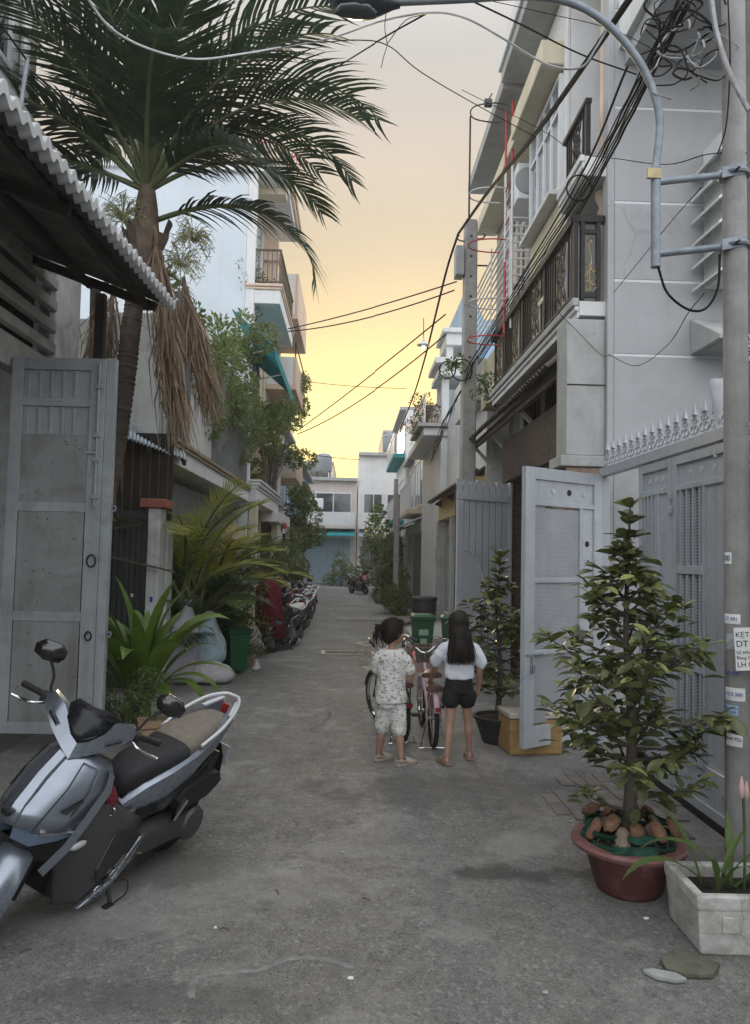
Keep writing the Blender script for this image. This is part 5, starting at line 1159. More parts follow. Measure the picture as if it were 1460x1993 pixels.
for az, el, L, dr, ll in F:
    ra, lf = frond(L, dr*random.uniform(.9, 1.15), ll*1.15, 42, .046, .25, .75, curl=random.uniform(-.25, .25), bare=.2)
    rl = random.uniform(-.3, .3)
    put(ra, crown+V((0, 0, .1)), az, R(el), rl); put(lf, crown+V((0, 0, .1)), az, R(el), rl)
    fo = ra.build('frond', m_rach, pt, smooth=60); lf.v = [v-BASE[pt.name] for v in lf.v]
    o = bpy.data.objects.new('leaflets', lf.mesh('leaflets', m_leafpalm)); COL.objects.link(o); o.parent = fo
def hang(parent, p0, p1, spread, n, mat, w=.012, name='dead_frond', seed=1):
    random.seed(seed); mb = MB(); p0, p1 = V(p0), V(p1)
    mb.tube(catmull([p0, p0.lerp(p1, .4)+V((.02, 0, .05)), p0.lerp(p1, .8)], 4), [.02]*6+[.012]*3, 6)
    for i in range(n):
        t = random.uniform(.02, .65); a = p0.lerp(p1, t)+V((random.gauss(0, .02), random.gauss(0, .03), 0))
        e = p0.lerp(p1, min(1.05, t+random.uniform(.3, .55)))+V((random.gauss(0, spread), random.gauss(0, spread), random.uniform(-.06, .06)))
        c = a.lerp(e, .5)+V((random.gauss(0, spread*.5), random.gauss(0, spread*.5), 0)); wd = V((random.uniform(-1, 1), random.uniform(-1, 1), 0)).normalized()*w*random.uniform(.5, 1)
        mb.add([a-wd*.6, a+wd*.6, c+wd, c-wd, e+wd*.15, e-wd*.15], [(0, 1, 2, 3), (3, 2, 4, 5)])
    mb.build(name, mat, parent)
hang(pt, onY(300, 440, 7.1), onY(345, 860, 7.0), .085, 330, m_dead, seed=3)
hang(pt, onY(355, 540, 7.2), onY(412, 820, 7.2), .085, 260, m_dead, seed=4)
hang(pt, onY(232, 760, 7.45), onY(205, 1010, 7.45), .05, 130, m_dead, seed=5)
hang(pt, onY(220, 560, 7.5), onY(190, 800, 7.5), .09, 120, m_dead, seed=6)
random.seed(8)
# one green frond hanging down to the right
ra, lf = frond(2.1, 1.9, .62, 52, .04, .15, .6, bare=.12); put(ra, onY(300, 430, 7.35), -.15, R(18)); put(lf, onY(300, 430, 7.35), -.15, R(18))
fo = ra.build('frond', m_rach, pt, smooth=60); lf.v = [v-BASE[pt.name] for v in lf.v]; o = bpy.data.objects.new('leaflets', lf.mesh('leaflets', m_leafpalm)); COL.objects.link(o); o.parent = fo
def infl(cx, cy, Y, n, rad, seed):
    random.seed(seed); mb = MB(); c = onY(cx, cy, Y)
    st = onY(283, 440, 7.3)
    for i in range(n):
        a, b = random.uniform(0, 2*PI), random.uniform(-.6, 1)
        e = c+V((rad*math.cos(a)*random.uniform(.4, 1), rad*math.sin(a)*random.uniform(.4, 1), rad*b*.9))
        m = c.lerp(e, .5)+V((0, 0, .06)); mb.tube([c.lerp(st, .3), c, m, e, e+V((random.uniform(-.05, .05), 0, -.06))], .0035, 4, cap=False)
        for q in range(3):
            t = m.lerp(e, random.random()); mb.tube([t, t+V((random.uniform(-.07, .07), random.uniform(-.07, .07), random.uniform(-.07, .05)))], .003, 4, cap=False)
    mb.build('flower_stalks', m_fruit, pt)
infl(238, 430, 7.2, 70, .27, 1); infl(375, 470, 7.25, 60, .24, 2); infl(350, 520, 7.2, 60, .24, 3)
for z in (.0, -.32):
    p = onY(288, 500, 7.3)+V((0, 0, z)); MB().tube([(p.x+.14*math.cos(t), p.y+.14*math.sin(t), p.z) for t in [2*PI*k/16 for k in range(16)]], .014, 5, closed=True).build('teal_tie', m_teal, pt)
# second thin trunk behind
st = thing('palm_tree', 'slim dark second palm trunk behind the tall leaning palm', 'palm tree', (-2.9, 7.9, 0), world_verts=True)
MB().tube(catmull([(-2.85, 7.95, 0), (-2.83, 7.95, 1.5), (-2.78, 7.95, 3), onY(185, 560, 7.95)], 10), .055, 10).build('trunk', m_trunk, st, smooth=60)
hang(st, onY(195, 575, 7.9), onY(160, 800, 7.9), .12, 90, m_dead, seed=9)
for az in (-2.9, -.3, .9):
    ra, lf = frond(1.2, 1.6, .4, 30, .03, .2, .6); put(ra, onY(185, 565, 7.95), az, R(30)); put(lf, onY(185, 565, 7.95), az, R(30))
    fo = ra.build('frond', m_rach, st, smooth=60); lf.v = [v-BASE[st.name] for v in lf.v]; o = bpy.data.objects.new('leaflets', lf.mesh('leaflets', m_dead)); COL.objects.link(o); o.parent = fo
# ---------------------------------------------------------------- areca clump
def areca(label, loc, n, L, el, mats, seed, az0=0, azr=2*PI, ll=.42):
    random.seed(seed); t = thing('areca_palm', label, 'palm', loc)
    for k in range(5):
        x, y = random.uniform(-.15, .15), random.uniform(-.15, .15)
        MB().tube([(x, y, 0), (x*1.3, y*1.3, .5), (x*1.7, y*1.7, .95)], [.035, .028, .02], 8).build('cane', m_rach, t, smooth=60)
    for k in range(n):
        az = az0+azr*(k+random.uniform(-.3, .3))/n; e = R(el+random.uniform(-14, 16)); l = L*random.uniform(.8, 1.15)
        ra, lf = frond(l, random.uniform(1.0, 1.7), ll, 44, .024, .3, .45, curl=random.uniform(-.3, .3), bare=.22)
        b = (random.uniform(-.15, .15), random.uniform(-.15, .15), random.uniform(.3, .9)); rl = random.uniform(-.5, .5)
        put(ra, b, az, e, rl); put(lf, b, az, e, rl)
        fo = ra.build('frond', m_rach, t, smooth=60); o = lf.build('leaflets', mats[k % len(mats)], fo)
    return t
areca('areca palm clump with arching fronds next to the peeling white pier', (-2.1, 9.75, .3), 20, 1.75, 62, [m_leafpalm2, m_leafpalm2, m_lf3], 11)
areca('second areca clump with one yellowed frond in front of the folding shutter', (-2.1, 11.0, .3), 18, 1.65, 60, [m_leafpalm2, m_lf3, m_leafpalm2, m_leafpalm2, m_leafyel], 12)
areca('small fan-like areca behind green bin and rice sacks', (-1.95, 9.95, 0), 12, 1.0, 40, [m_lf3, m_leafpalm], 13)
# ---------------------------------------------------------------- leafy masses
def leafcloud(mb, c, r, n, size, up=.3, shell=.55):
    c = V(c)
    for _ in range(n):
        d = V((random.gauss(0, 1), random.gauss(0, 1), random.gauss(0, 1))).normalized(); rr = shell+(1-shell)*random.random()
        p = c+V((d.x*r[0], d.y*r[1], d.z*r[2]))*rr
        a = (d+V((random.uniform(-.9, .9), random.uniform(-.9, .9), random.uniform(-.7, .9)))).normalized()
        b = a.cross(V((random.uniform(-1, 1), random.uniform(-1, 1), random.uniform(-1, 1)))).normalized()
        s = size*random.uniform(.6, 1.25); nrm = a.cross(b)*s*.12
        mb.add([p, p+a*s*.5+b*s*.26+nrm, p+a*s, p+a*s*.5-b*s*.26+nrm], [(0, 1, 2), (0, 2, 3)])
def bush(label, loc, blobs, n, size, mat, seed, cat='shrub', name='shrub', mat2=None, stems=5):
    random.seed(seed); t = thing(name, label, cat, loc); mb = MB(); mb2 = MB()
    vol = [r[0]*r[1]+r[1]*r[2] for _, r in blobs]; tot = sum(vol)
    for (c, r), v in zip(blobs, vol):
        sub = max(3, int(6*v/tot*len(blobs)))
        for _ in range(sub):
            d = V((random.gauss(0, .5), random.gauss(0, .5), random.gauss(0, .5))); cc = V(c)+V((d.x*r[0], d.y*r[1], d.z*r[2]))
            leafcloud(mb, cc, [k*.5 for k in r], int(n*v/tot/sub*.8), size); leafcloud(mb2, cc, [k*.55 for k in r], int(n*v/tot/sub*.2), size*.9)
    mb.build('crown', mat, t)['kind'] = 'stuff'; mb2.build('young_growth', mat2 or mat, t)['kind'] = 'stuff'
    for k in range(stems):
        c, r = blobs[k % len(blobs)]; e = V(c)+V((random.uniform(-.6, .6)*r[0], random.uniform(-.6, .6)*r[1], r[2]*random.uniform(-.2, .7)))
        s0 = V((e.x*.2, e.y*.2, 0)); MB().tube(catmull([s0, s0.lerp(e, .5)+V((random.uniform(-.1, .1), random.uniform(-.1, .1), .08)), e], 5), [.022-.0013*q for q in range(11)], 6).build('stem', m_bark, t, smooth=60)
    return t
bush('dense dark shrub between areca palms and maroon-covered motorbike', (-2.05, 12.0, 0), [((0, 0, .75), (.5, .8, .7)), ((.05, .5, 1.15), (.4, .7, .5)), ((.1, -.6, .5), (.4, .5, .5))], 7000, .065, m_lf4, 31, mat2=m_lfy)
bush('leafy creeper overgrowing the tall barred balcony fence', (-2.35, 12.0, 3.3), [((.0, -1.6, .9), (.30, 1.0, .5)), ((0.1, 0, .5), (.32, 1.1, .5)), ((.12, 1.6, .8), (.36, 1.1, .7)), ((.15, 3.0, 1.0), (.4, .9, .8)), ((0, -2.3, 1.7), (.28, .5, .7)), ((.08, .6, 1.6), (.4, 1.0, .7)), ((.2, 2.2, 2.1), (.4, 1.0, .5))], 9500, .095, m_lfc, 32, 'creeper', 'creeper', m_lfy)
bush('airy climbing plant round the cornice pillar of the peach balcony house', (-2.1, 18.6, 3.2), [((.1, -.6, 1.6), (.5, 1.2, .6)), ((.3, .8, 2.0), (.5, 1.0, .7)), ((.35, 1.4, 1.0), (.5, .8, .5)), ((.2, -1.2, .9), (.4, .7, .5))], 5500, .10, m_lfc, 33, 'creeper', 'creeper', m_lfy)
bush('balcony planter greenery under a bronze railing', (-2.0, 16.25, 7.45), [((0, 0, .15), (.38, .25, .3)), ((-.15, -.1, -.25), (.22, .2, .4)), ((-.35, -.15, .3), (.2, .2, .55))], 1300, .06, m_lf3, 34, 'plant', 'balcony_plant', None, 3)
bush('potted greenery standing beneath the teal alley-end awning', (-.4, 37.9, 0), [((0, 0, .7), (.6, .5, .7)), ((.7, .1, .5), (.5, .4, .5))], 1300, .16, m_lfc, 47, 'bush', 'roadside_bush', m_lf3)
bush('pink flowering vine on the cornice of the peach balcony house', (-1.9, 16.2, 10.3), [((.1, 0, .25), (.4, .3, .4)), ((.5, .1, .1), (.3, .3, .35))], 420, .07, m_pink, 35, 'vine', 'flowering_vine', m_lf3, 3)
bush('trailing plants hanging over the highest solid box balcony rail', (-1.55, 22.2, 6.6), [((0, .6, .1), (.25, 1.0, .5)), ((0, 1.2, -.4), (.2, .7, .6))], 1300, .09, m_lf3, 36, 'plant', 'balcony_plant', m_lfy, 2)
bush('round street tree with dense crown past the left balconies', (-1.75, 25.5, 0), [((.0, 0, 2.6), (.75, 1.4, .9)), ((.35, -.4, 3.4), (.65, 1.0, .75)), ((.2, .6, 1.9), (.6, 1.0, .6))], 5600, .13, m_lf3, 37, 'tree', 'street_tree', m_lfy, 6)
bush('yellow-green hedge bush behind the row of parked motorbikes', (-1.95, 20.0, 0), [((0, 0, .7), (.4, .8, .65)), ((.1, .5, 1.3), (.35, .7, .6)), ((.0, -.6, 1.6), (.3, .5, .4))], 3600, .09, m_lfy, 38, 'bush', 'hedge_bush', m_lf3)
bush('low leafy bush beside the motorbike with the mirrors', (-1.75, 23.2, 0), [((0, 0, .6), (.4, .9, .6)), ((.15, .5, 1.1), (.35, .8, .5))], 2400, .10, m_lf3, 39, 'bush', 'hedge_bush', m_lfy)
bush('roadside grassy bush at the foot of the thin far pole', (1.25, 20.6, 0), [((0, 0, .35), (.4, .7, .4)), ((.3, .8, .5), (.35, .7, .5))], 2600, .10, m_lf4, 40, 'bush', 'roadside_bush', m_lfy)
bush('tall roadside greenery in front of the peach house shutter', (1.6, 25.0, 0), [((0, 0, .8), (.5, 1.2, .8)), ((.1, .9, 1.6), (.4, 1.0, .6)), ((-.2, 2.2, .7), (.5, 1.0, .7))], 3600, .13, m_lf4, 41, 'bush', 'roadside_bush', m_lf3)
bush('far roadside tree crown near the white corner house', (1.4, 31.5, 0), [((0, 0, 1.6), (.7, 1.2, 1.2)), ((.2, .8, 2.6), (.6, 1.0, .7))], 2600, .17, m_lf3, 42, 'tree', 'street_tree', m_lfy)
bush('bougainvillea with pink bracts trailing from the blue house balcony', (1.85, 18.6, 4.95), [((0, 0, .25), (.35, .6, .35)), ((-.25, .3, -.1), (.3, .5, .35)), ((.1, 1.2, .5), (.3, .7, .5))], 1600, .07, m_lf4, 43, 'vine', 'flowering_vine', m_pink)
bush('small fern-like plant hanging on the square pole cables', tuple(onY(888, 715, 12.1)), [((0, 0, 0), (.14, .12, .16))], 260, .06, m_lf3, 44, 'plant', 'hanging_plant', None, 1)
bush('creeper tuft at the far end of black iron balcony', (2.12, 11.35, 4.15), [((0, 0, .0), (.22, .25, .2)), ((-.1, .1, .2), (.15, .2, .15))], 420, .06, m_lf3, 45, 'plant', 'balcony_plant', None, 2)
bush('feathery low fern at base of broad strap-leaved lily', (-1.93, 6.75, 0), [((-.22, 0, .28), (.25, .22, .26)), ((.12, -.1, .30), (.26, .22, .28)), ((.3, -.15, .12), (.2, .15, .14))], 4200, .03, m_lf3, 46, 'fern', 'fern', m_lfy)
# ---------------------------------------------------------------- broad strap-leaved lily
cr = thing('crinum_lily', 'broad bright green strap-leaved lily beside the tall gate leaf', 'lily', (-1.93, 7.1, .15))
random.seed(52)
def strap(L, w, az, el, droop, fold=.35, n=12, z0=0.0, tw=0.0, bend=1.6):
    mb = MB(); rows = []; p = V((.03, 0, z0)); ang = el
    for i in range(n+1):
        t = i/n; d = V((math.cos(ang), 0, math.sin(ang))); nrm = V((-math.sin(ang), 0, math.cos(ang)))
        ww = w*(.42+.9*t if t < .45 else .825+.175*math.cos((t-.45)*2) if t < .62 else max(.02, 1-((t-.62)/.38)**1.7))*.5
        tt = tw*t; sd = V((0, 1, 0))*math.cos(tt)+nrm*math.sin(tt)
        f_ = fold*(1-.5*t)
        rows.append([p-sd*ww+nrm*ww*f_, p-sd*ww*.5+nrm*ww*f_*.35, p, p+sd*ww*.5+nrm*ww*f_*.35, p+sd*ww+nrm*ww*f_])
        ang = el-droop*t**bend; p = p+d*(L/n)
    mb.loft(rows, closed=False); return mb.xf(Matrix.Rotation(az, 4, 'Z'))
for k in range(27):
    az = k*2.4+random.uniform(-.4, .4); inner = k/30
    L = random.uniform(.95, 1.3); el = R(58+30*inner+random.uniform(-8, 6)); dr = random.uniform(.9, 2.6)*(1.25-inner*.75)
    strap(L, random.uniform(.14, .19), az, el, dr, tw=random.uniform(-.7, .7), z0=.05*inner, bend=random.uniform(1.8, 2.8)).build('leaf', m_crin, cr, smooth=180)
for az, L, dr in ((-.35, .95, 3.1), (-.15, 1.05, 2.9), (-2.9, .9, 2.0), (.15, 1.1, 2.2), (-.9, .8, 2.6)):
    strap(L, .125, az, R(58), dr, tw=random.uniform(-.5, .5), bend=1.3).build('leaf', m_crin, cr, smooth=180)
MB().lathe([(.11, -.15), (.10, .05), (.07, .25), (.03, .38)], 14).build('stem_base', M('pseudostem', (.12, .16, .05), .6, .3, 9), cr, smooth=60)
# ---------------------------------------------------------------- potted shrubs
def leaf_mesh(name, mat, L=.075, w=.034):
    mb = MB(); rows = []
    for t, k in ((0, .04), (.25, .72), (.55, 1.0), (.8, .72), (1, .03)):
        z = -.10*L*t*t*2
        rows.append([(L*t, -w*k*.5, z+w*k*.16), (L*t, 0, z), (L*t, w*k*.5, z+w*k*.16)])
    mb.loft(rows, closed=False); return mb.mesh(name, mat, 180)
LM = [leaf_mesh('leaf', m_lf, .095, .048), leaf_mesh('leaf', m_lf, .078, .042), leaf_mesh('leaf', m_lf2, .07, .032)]
def potted_shrub(label, loc, Ht, tiers, seed, nmax, leafscale=1.0, trunk_r=.035, tipn=9):
    """upright shrub: trunk, tiers of branches (z, reach, count), leaves set singly in whorls along the branches"""
    random.seed(seed); t = thing('potted_shrub', label, 'shrub', loc); lv = []
    tk = catmull([(0, 0, 0), (.02, .01, Ht*.3), (-.015, 0, Ht*.62), (.005, 0, Ht)], 8)
    MB().tube(tk, [trunk_r*(1-.88*i/(len(tk)-1)) for i in range(len(tk))], 9).build('trunk', m_bark, t, smooth=60)
    def on(z):
        i = min(range(len(tk)), key=lambda q: abs(tk[q].z-z)); return tk[i]
    for z, reach, cnt in tiers:
        for k in range(cnt):
            a = 2*PI*(k+random.uniform(-.45, .45))/cnt+z*5; rr = reach*random.uniform(.5, 1.12); zj = z+random.uniform(-.07, .07); s = on(zj)
            e = V((s.x+rr*math.cos(a), s.y+rr*math.sin(a), zj+rr*random.uniform(.1, .75)))
            m_ = s.lerp(e, .5)+V((0, 0, -.05*rr)); br = catmull([s, m_, e], 5)
            MB().tube(br, [.011-.0008*i for i in range(len(br))], 6).build('branch', m_bark, t, smooth=60)
            nl = max(12, int(52*rr)); 
            for q in range(nl):
                u = .28+.72*q/(nl-1); i = u*(len(br)-1); ia = int(min(i, len(br)-2)); p = br[ia].lerp(br[ia+1], i-ia)
                lv.append((p+V((random.gauss(0, .04), random.gauss(0, .04), random.gauss(0, .03))), a+random.uniform(-1.4, 1.4), random.uniform(-.5, .5), u))
            for q in range(tipn):
                lv.append((e+V((random.gauss(0, .02), random.gauss(0, .02), random.uniform(-.03, .03))), a+2*PI*q/tipn, random.uniform(-.9, .1), 1.0))
    zt = tiers[-1][0]
    for q in range(84):
        u = q/83; z = zt+(Ht-zt)*u; s = on(z); lv.append((s+V((random.gauss(0, .022), random.gauss(0, .022), random.gauss(0, .01)))*(1.2-u), q*2.4+random.uniform(-.5, .5), -.2-.6*u+random.uniform(-.3, .3), .6+.4*u))
    random.shuffle(lv); rest = MB()
    for i, (p, az, pit, u) in enumerate(lv):
        sc_ = leafscale*random.uniform(.6, 1.3); mi = 2 if (u > .85 and random.random() < .45) else random.choice((0, 0, 1))
        if i < nmax: place('leaf', LM[mi], t, p, (random.uniform(-.5, .5), pit, az), (sc_,)*3)
        else:
            Mx = Matrix.Translation(p) @ Euler((random.uniform(-.5, .5), pit, az)).to_matrix().to_4x4() @ Matrix.Scale(sc_, 4)
            me_ = LM[mi]; rest.add([Mx @ v.co for v in me_.vertices], [tuple(pp.vertices) for pp in me_.polygons], 0 if mi < 2 else 1)
    if rest.v: o = rest.build('foliage', [m_lf, m_lf2], t, smooth=180); o['kind'] = 'stuff'
    return t
RP = (1.44, 3.80)
potted_shrub('bushy pointed potted shrub with coconut husks round its stem in red bowl', (RP[0], RP[1], .26), 1.66, [(.20, .30, 3), (.34, .42, 7), (.46, .46, 7), (.60, .44, 7), (.74, .36, 7), (.88, .32, 7), (1.02, .27, 6), (1.14, .18, 5), (1.26, .12, 4), (1.38, .08, 3)], 61, 300, 1.05, .036, 10)
potted_shrub('slimmer potted shrub in black tub beside the open gate leaf', (1.36, 6.72, .22), 1.42, [(.25, .32, 5), (.42, .36, 6), (.58, .34, 6), (.74, .28, 5), (.9, .24, 5), (1.08, .16, 4)], 62, 150, 1.15, .03, 8)
# ================================================================ STREET THINGS
m_redpot = M('red_plastic_pot', (.105, .034, .035), .6, .25, 6, .1, 40, dirt=((.30, .20, .18), .3, 6)); m_rimpot = M('faded_pot_rim', (.24, .115, .105), .65, .25, 8, .15, 40, dirt=((.42, .30, .28), .35, 9))
m_blackpot = M('black_plastic_tub', (.035, .036, .038), .5, .3, 6)
m_husk = M('coconut_husk', (.22, .12, .075), .85, .4, 30, .4, 60); m_husk2 = M('old_coconut_husk', (.25, .19, .14), .85, .3, 25, .4, 60)
m_netg = M('green_net_band', (.010, .065, .042), .7, .3, 9, .3, 60)
m_foam = M('dirty_white_foam', (.60, .60, .57), .85, .14, 7, .5, 45, dirt=((.22, .20, .16), .6, 9), cracks=.35, crack_scale=2.2, streak=.3)
m_tan = M('tan_foam_box', (.36, .23, .095), .7, .2, 6, .2, 40, streak=.3); m_lidw = M('dusty_lid', (.50, .46, .40), .7, .2, 9)
m_bin = M('green_bin_plastic', (.013, .095, .038), .42, .2, 5); m_bin2 = M('dark_green_bin_plastic', (.02, .09, .05), .45, .2, 5)
# red bowl with shrub
rp = thing('plant_bowl', 'wide red plastic bowl with faded rim holding the coconut-husk shrub', 'plant pot', (RP[0], RP[1], 0)); rp.scale = (.82, .82, 1)
MB().lathe([(.001, .0), (.185, .0), (.20, .02), (.255, .17), (.275, .205)], 40).build('bowl', m_redpot, rp, smooth=60)
MB().lathe([(.275, .195), (.335, .215), (.345, .235), (.335, .25), (.27, .245), (.262, .20)], 40).build('rim', m_rimpot, rp, smooth=60)
MB().lathe([(.265, .22), (.22, .275), (.10, .29), (.001, .295)], 32).build('soil', m_soil, rp, smooth=60)
random.seed(70)
nb = thing('net_band', 'dark green net band wrapped round the soil in red bowl', 'netting', (RP[0], RP[1], .25)); nb.scale = (.85, .85, 1)
for k, (z, r, w) in enumerate(((.0, .248, .05), (.055, .24, .035))):
    mb = MB(); n = 60; rg = []
    for i in range(n):
        a = 2*PI*i/n; d = .012*math.sin(a*7+k)+.008*math.sin(a*13); rg.append([((r+d)*math.cos(a), (r+d)*math.sin(a), z-w/2+.012*math.sin(a*3)), ((r+d+.016)*math.cos(a), (r+d+.016)*math.sin(a), z+.01*math.sin(a*5)), ((r+d)*math.cos(a), (r+d)*math.sin(a), z+w/2+.012*math.sin(a*3))])
    mb.loft(rg+[rg[0]], closed=False); o = mb.build('band', m_netg, nb, smooth=60); o.modifiers.new('t', 'SOLIDIFY').thickness = .006
MB().ell((-.235, -.03, .05), (.035, .045, .05), 9, 6, jit=.15).build('knot', m_netg, nb); MB().ell((-.12, -.235, -.0), (.06, .03, .035), 9, 6, jit=.2).build('knot', m_netg, nb)
for k in range(14):
    a = k*2*PI/14+.2; r = .12+.05*(k % 2)
    mb = MB(); rows = []
    for i in range(8):
        t = i/7; th = (t-.5)*1.5; wv_ = .055*math.sin(PI*(.08+.84*t))**.7
        rows.append([(.075*math.sin(th*1.3), u*wv_*.85, .05*math.cos(th*1.3)+.03-(.75*abs(u)**2)*wv_) for u in (-1, -.6, 0, .6, 1)])
    mb.loft(rows, closed=False)
    o = mb.build('coconut_husk', m_husk if k % 3 else m_husk2, smooth=180, loc=(RP[0]+r*math.cos(a), RP[1]+r*math.sin(a), .275+.02*(k % 3))); o.modifiers.new('t', 'SOLIDIFY').thickness = .012
    o.rotation_euler = (random.uniform(-.5, .5), random.uniform(.5, 1.15), a+random.uniform(-.4, .4)); o.scale = (random.uniform(.8, 1.1), random.uniform(.8, 1.1), random.uniform(.7, 1.0))
    tag(o, 'dry brown coconut husk piece laid round the shrub stem in red bowl', 'coconut husk', 'coconut husks in the red bowl')
mb = MB(); random.seed(3)
for k in range(220):
    a, r = random.uniform(0, 2*PI), .205+random.uniform(0, .015); mb.ell((RP[0]+r*math.cos(a), RP[1]+r*math.sin(a), .235+random.uniform(-.03, .07)), (.008, .008, .006), 5, 4)
o = mb.build('soil_crumbs', M('charred_crumbs', (.05, .047, .045), .8, .6, 60)); tag(o, 'dark soil crumbs and gravel bulging from red bowl', 'soil', kind='stuff')
# slim shrub's tub
bt = thing('plant_tub', 'black plastic tub holding the slimmer shrub by gate leaf', 'plant pot', (1.36, 6.72, 0))
MB().lathe([(.001, 0), (.13, 0), (.14, .02), (.205, .20), (.225, .215), (.228, .235), (.20, .235), (.19, .20), (.001, .20)], 32).build('tub', m_blackpot, bt, smooth=50)
MB().lathe([(.19, .21), (.08, .235), (.001, .24)], 20).build('soil', m_soil, bt, smooth=60)
# white foam planter
P0 = (1.50, 3.28); fp = thing('planter_box', 'weathered white foam planter box with chipped rim in front of poles', 'planter', (1.80, 3.33, 0), rz=R(-2))
def tray(L, W_, Hh, th, ins=.03):
    mb = MB(); o_ = []
    for (l, w, z) in ((L-ins, W_-ins, 0), (L, W_, Hh*.75), (L+.012, W_+.012, Hh*.78), (L+.012, W_+.012, Hh), (L-th, W_-th, Hh), (L-th, W_-th, Hh*.72)):
        o_.append([(-l/2, -w/2, z), (l/2, -w/2, z), (l/2, w/2, z), (-l/2, w/2, z)])
    mb.loft(o_); return mb
tray(.60, .36, .25, .07).build('box', m_foam, fp, bevel=.012, bseg=3)
MB().box((-.262, -.142, .18), (.262, .142, .195)).build('soil', m_soil, fp)
for k in range(3): MB().box((-.2+k*.16, -.186, .10), (-.13+k*.16, -.178, .165)).build('moulded_recess', m_foam, fp, bevel=.003)
random.seed(77)
lp = thing('amaryllis_plant', 'strap-leaved amaryllis with pale pink bud growing in white foam planter', 'plant', (1.72, 3.35, .19))
for az, L, el, dr, w in ((2.9, .5, 50, 2.2, .05), (3.35, .52, 38, 2.1, .055), (.4, .3, 70, 1.0, .035), (1.2, .34, 75, .8, .035), (-.6, .34, 66, 1.6, .04), (-.2, .32, 45, 1.7, .04), (2.2, .36, 70, 1.0, .035), (-1.3, .3, 60, 1.6, .035), (.1, .4, 30, .9, .045), (-2.2, .26, 70, 1.2, .03)):
    mm = strap(L, w, az, R(el), dr, n=10); mm.xf(Matrix.Translation((random.uniform(-.08, .1), random.uniform(-.04, .04), 0))); mm.build('leaf', m_lf3, lp, smooth=180)
MB().tube(catmull([(.07, 0, 0), (.075, 0, .2), (.07, 0, .40)], 5), .006, 6).build('flower_stalk', m_lf3, lp, smooth=60)
MB().lathe([(.002, 0), (.012, .02), (.014, .05), (.003, .10)], 10, (.062, 0, .40)).build('bud', M('pink_bud', (.55, .38, .36), .5, .2), lp, smooth=60); MB().lathe([(.002, 0), (.010, .02), (.011, .04), (.003, .085)], 10, (.085, 0, .395)).build('bud', bpy.data.materials['pink_bud'], lp, smooth=60)
# tan foam box
tb = thing('foam_box', 'tan foam box with dusty pale lid half behind open gate leaf', 'box', (1.60, 6.45, 0), rz=R(6))
MB().box((-.25, -.17, 0), (.21, .17, .30)).build('body', m_tan, tb, bevel=.02); MB().box((-.26, -.18, .302), (.22, .18, .35)).build('lid', m_lidw, tb, bevel=.012)
for z in (.07, .2): MB().box((-.252, -.173, z), (.212, .173, z+.012)).build('tape_band', m_tan, tb)
# small wooden crate by the fern
wc = thing('wooden_crate', 'small broken wooden crate leaning by fern beneath lily leaves', 'crate', (-1.62, 6.42, 0), rz=R(20))
m_crate = M('old_crate_wood', (.30, .20, .13), .8, .3, 14, .3, 50)
for s in (-1, 1):
    for k in range(3): MB().box((-.12, s*.09-.006, .02+k*.075), (.12, s*.09+.006, .08+k*.075)).build('slat', m_crate, wc)
    for k in range(3): MB().box((s*.127-.006, -.08, .02+k*.075), (s*.127+.006, .08, .08+k*.075)).build('slat', m_crate, wc)
MB().box((-.12, -.084, .0), (.12, .084, .012)).build('base', m_crate, wc)
# wheeled bins
def wheelie(label, loc, rz, mat, h=.74, w=.165, marks=True):
    t = thing('wheeled_bin', label, 'bin', loc, rz)
    MB().loft([[(-a, -b, z), (a, -b, z), (a, b, z), (-a, b, z)] for a, b, z in ((w*.72, w*.8, .04), (w*.76, w*.85, .1), (w, w*1.05, h*.86), (w*1.08, w*1.15, h*.87), (w*1.08, w*1.15, h*.91))]).build('body', mat, t, bevel=.015)
    MB().loft([[(-a, -b, z), (a, -b, z), (a, b, z), (-a, b, z)] for a, b, z in ((w*1.12, w*1.2, h*.915), (w*1.12, w*1.2, h*.945), (w*.9, w*.95, h*.99))]).build('lid', mat, t, bevel=.015)
    MB().tube([(-w*.9, w*1.2, h*.9), (-w*.9, w*1.4, h*.92), (w*.9, w*1.4, h*.92), (w*.9, w*1.2, h*.9)], .014, 8).build('handle', mat, t)
    for s in (-1, 1): MB().lathe([(.03, -.02), (.085, -.02), (.09, 0), (.085, .02), (.03, .02)], 16, (s*w*.85, w*.9, .09), axis='x').build('wheel', m_iron, t, smooth=40)
    if marks:
        for z, ww_, hh in ((h*.62, .075, .09), (h*.44, .05, .07)):
            d = w*(.81+.24*z/(h*.86)); o = MB().box((-ww_, -d-.004, z-hh/2), (ww_, -d-.001, z+hh/2)).build('sticker', M('bin_sticker', (.30, .42, .34), .6, .3, 40), t)
    return t
wheelie('green wheeled bin with pale stickers between the two children', (1.17, 11.75, 0), R(2), m_bin)
wheelie('dark green wheeled bin behind the long-haired girl', (1.62, 11.6, 0), R(-4), m_bin2, marks=False)
wheelie('narrow green bin leaning by the stacked sacks', (-1.53, 10.32, 0), R(28), m_bin, .62, .15, False)
MB_ = None
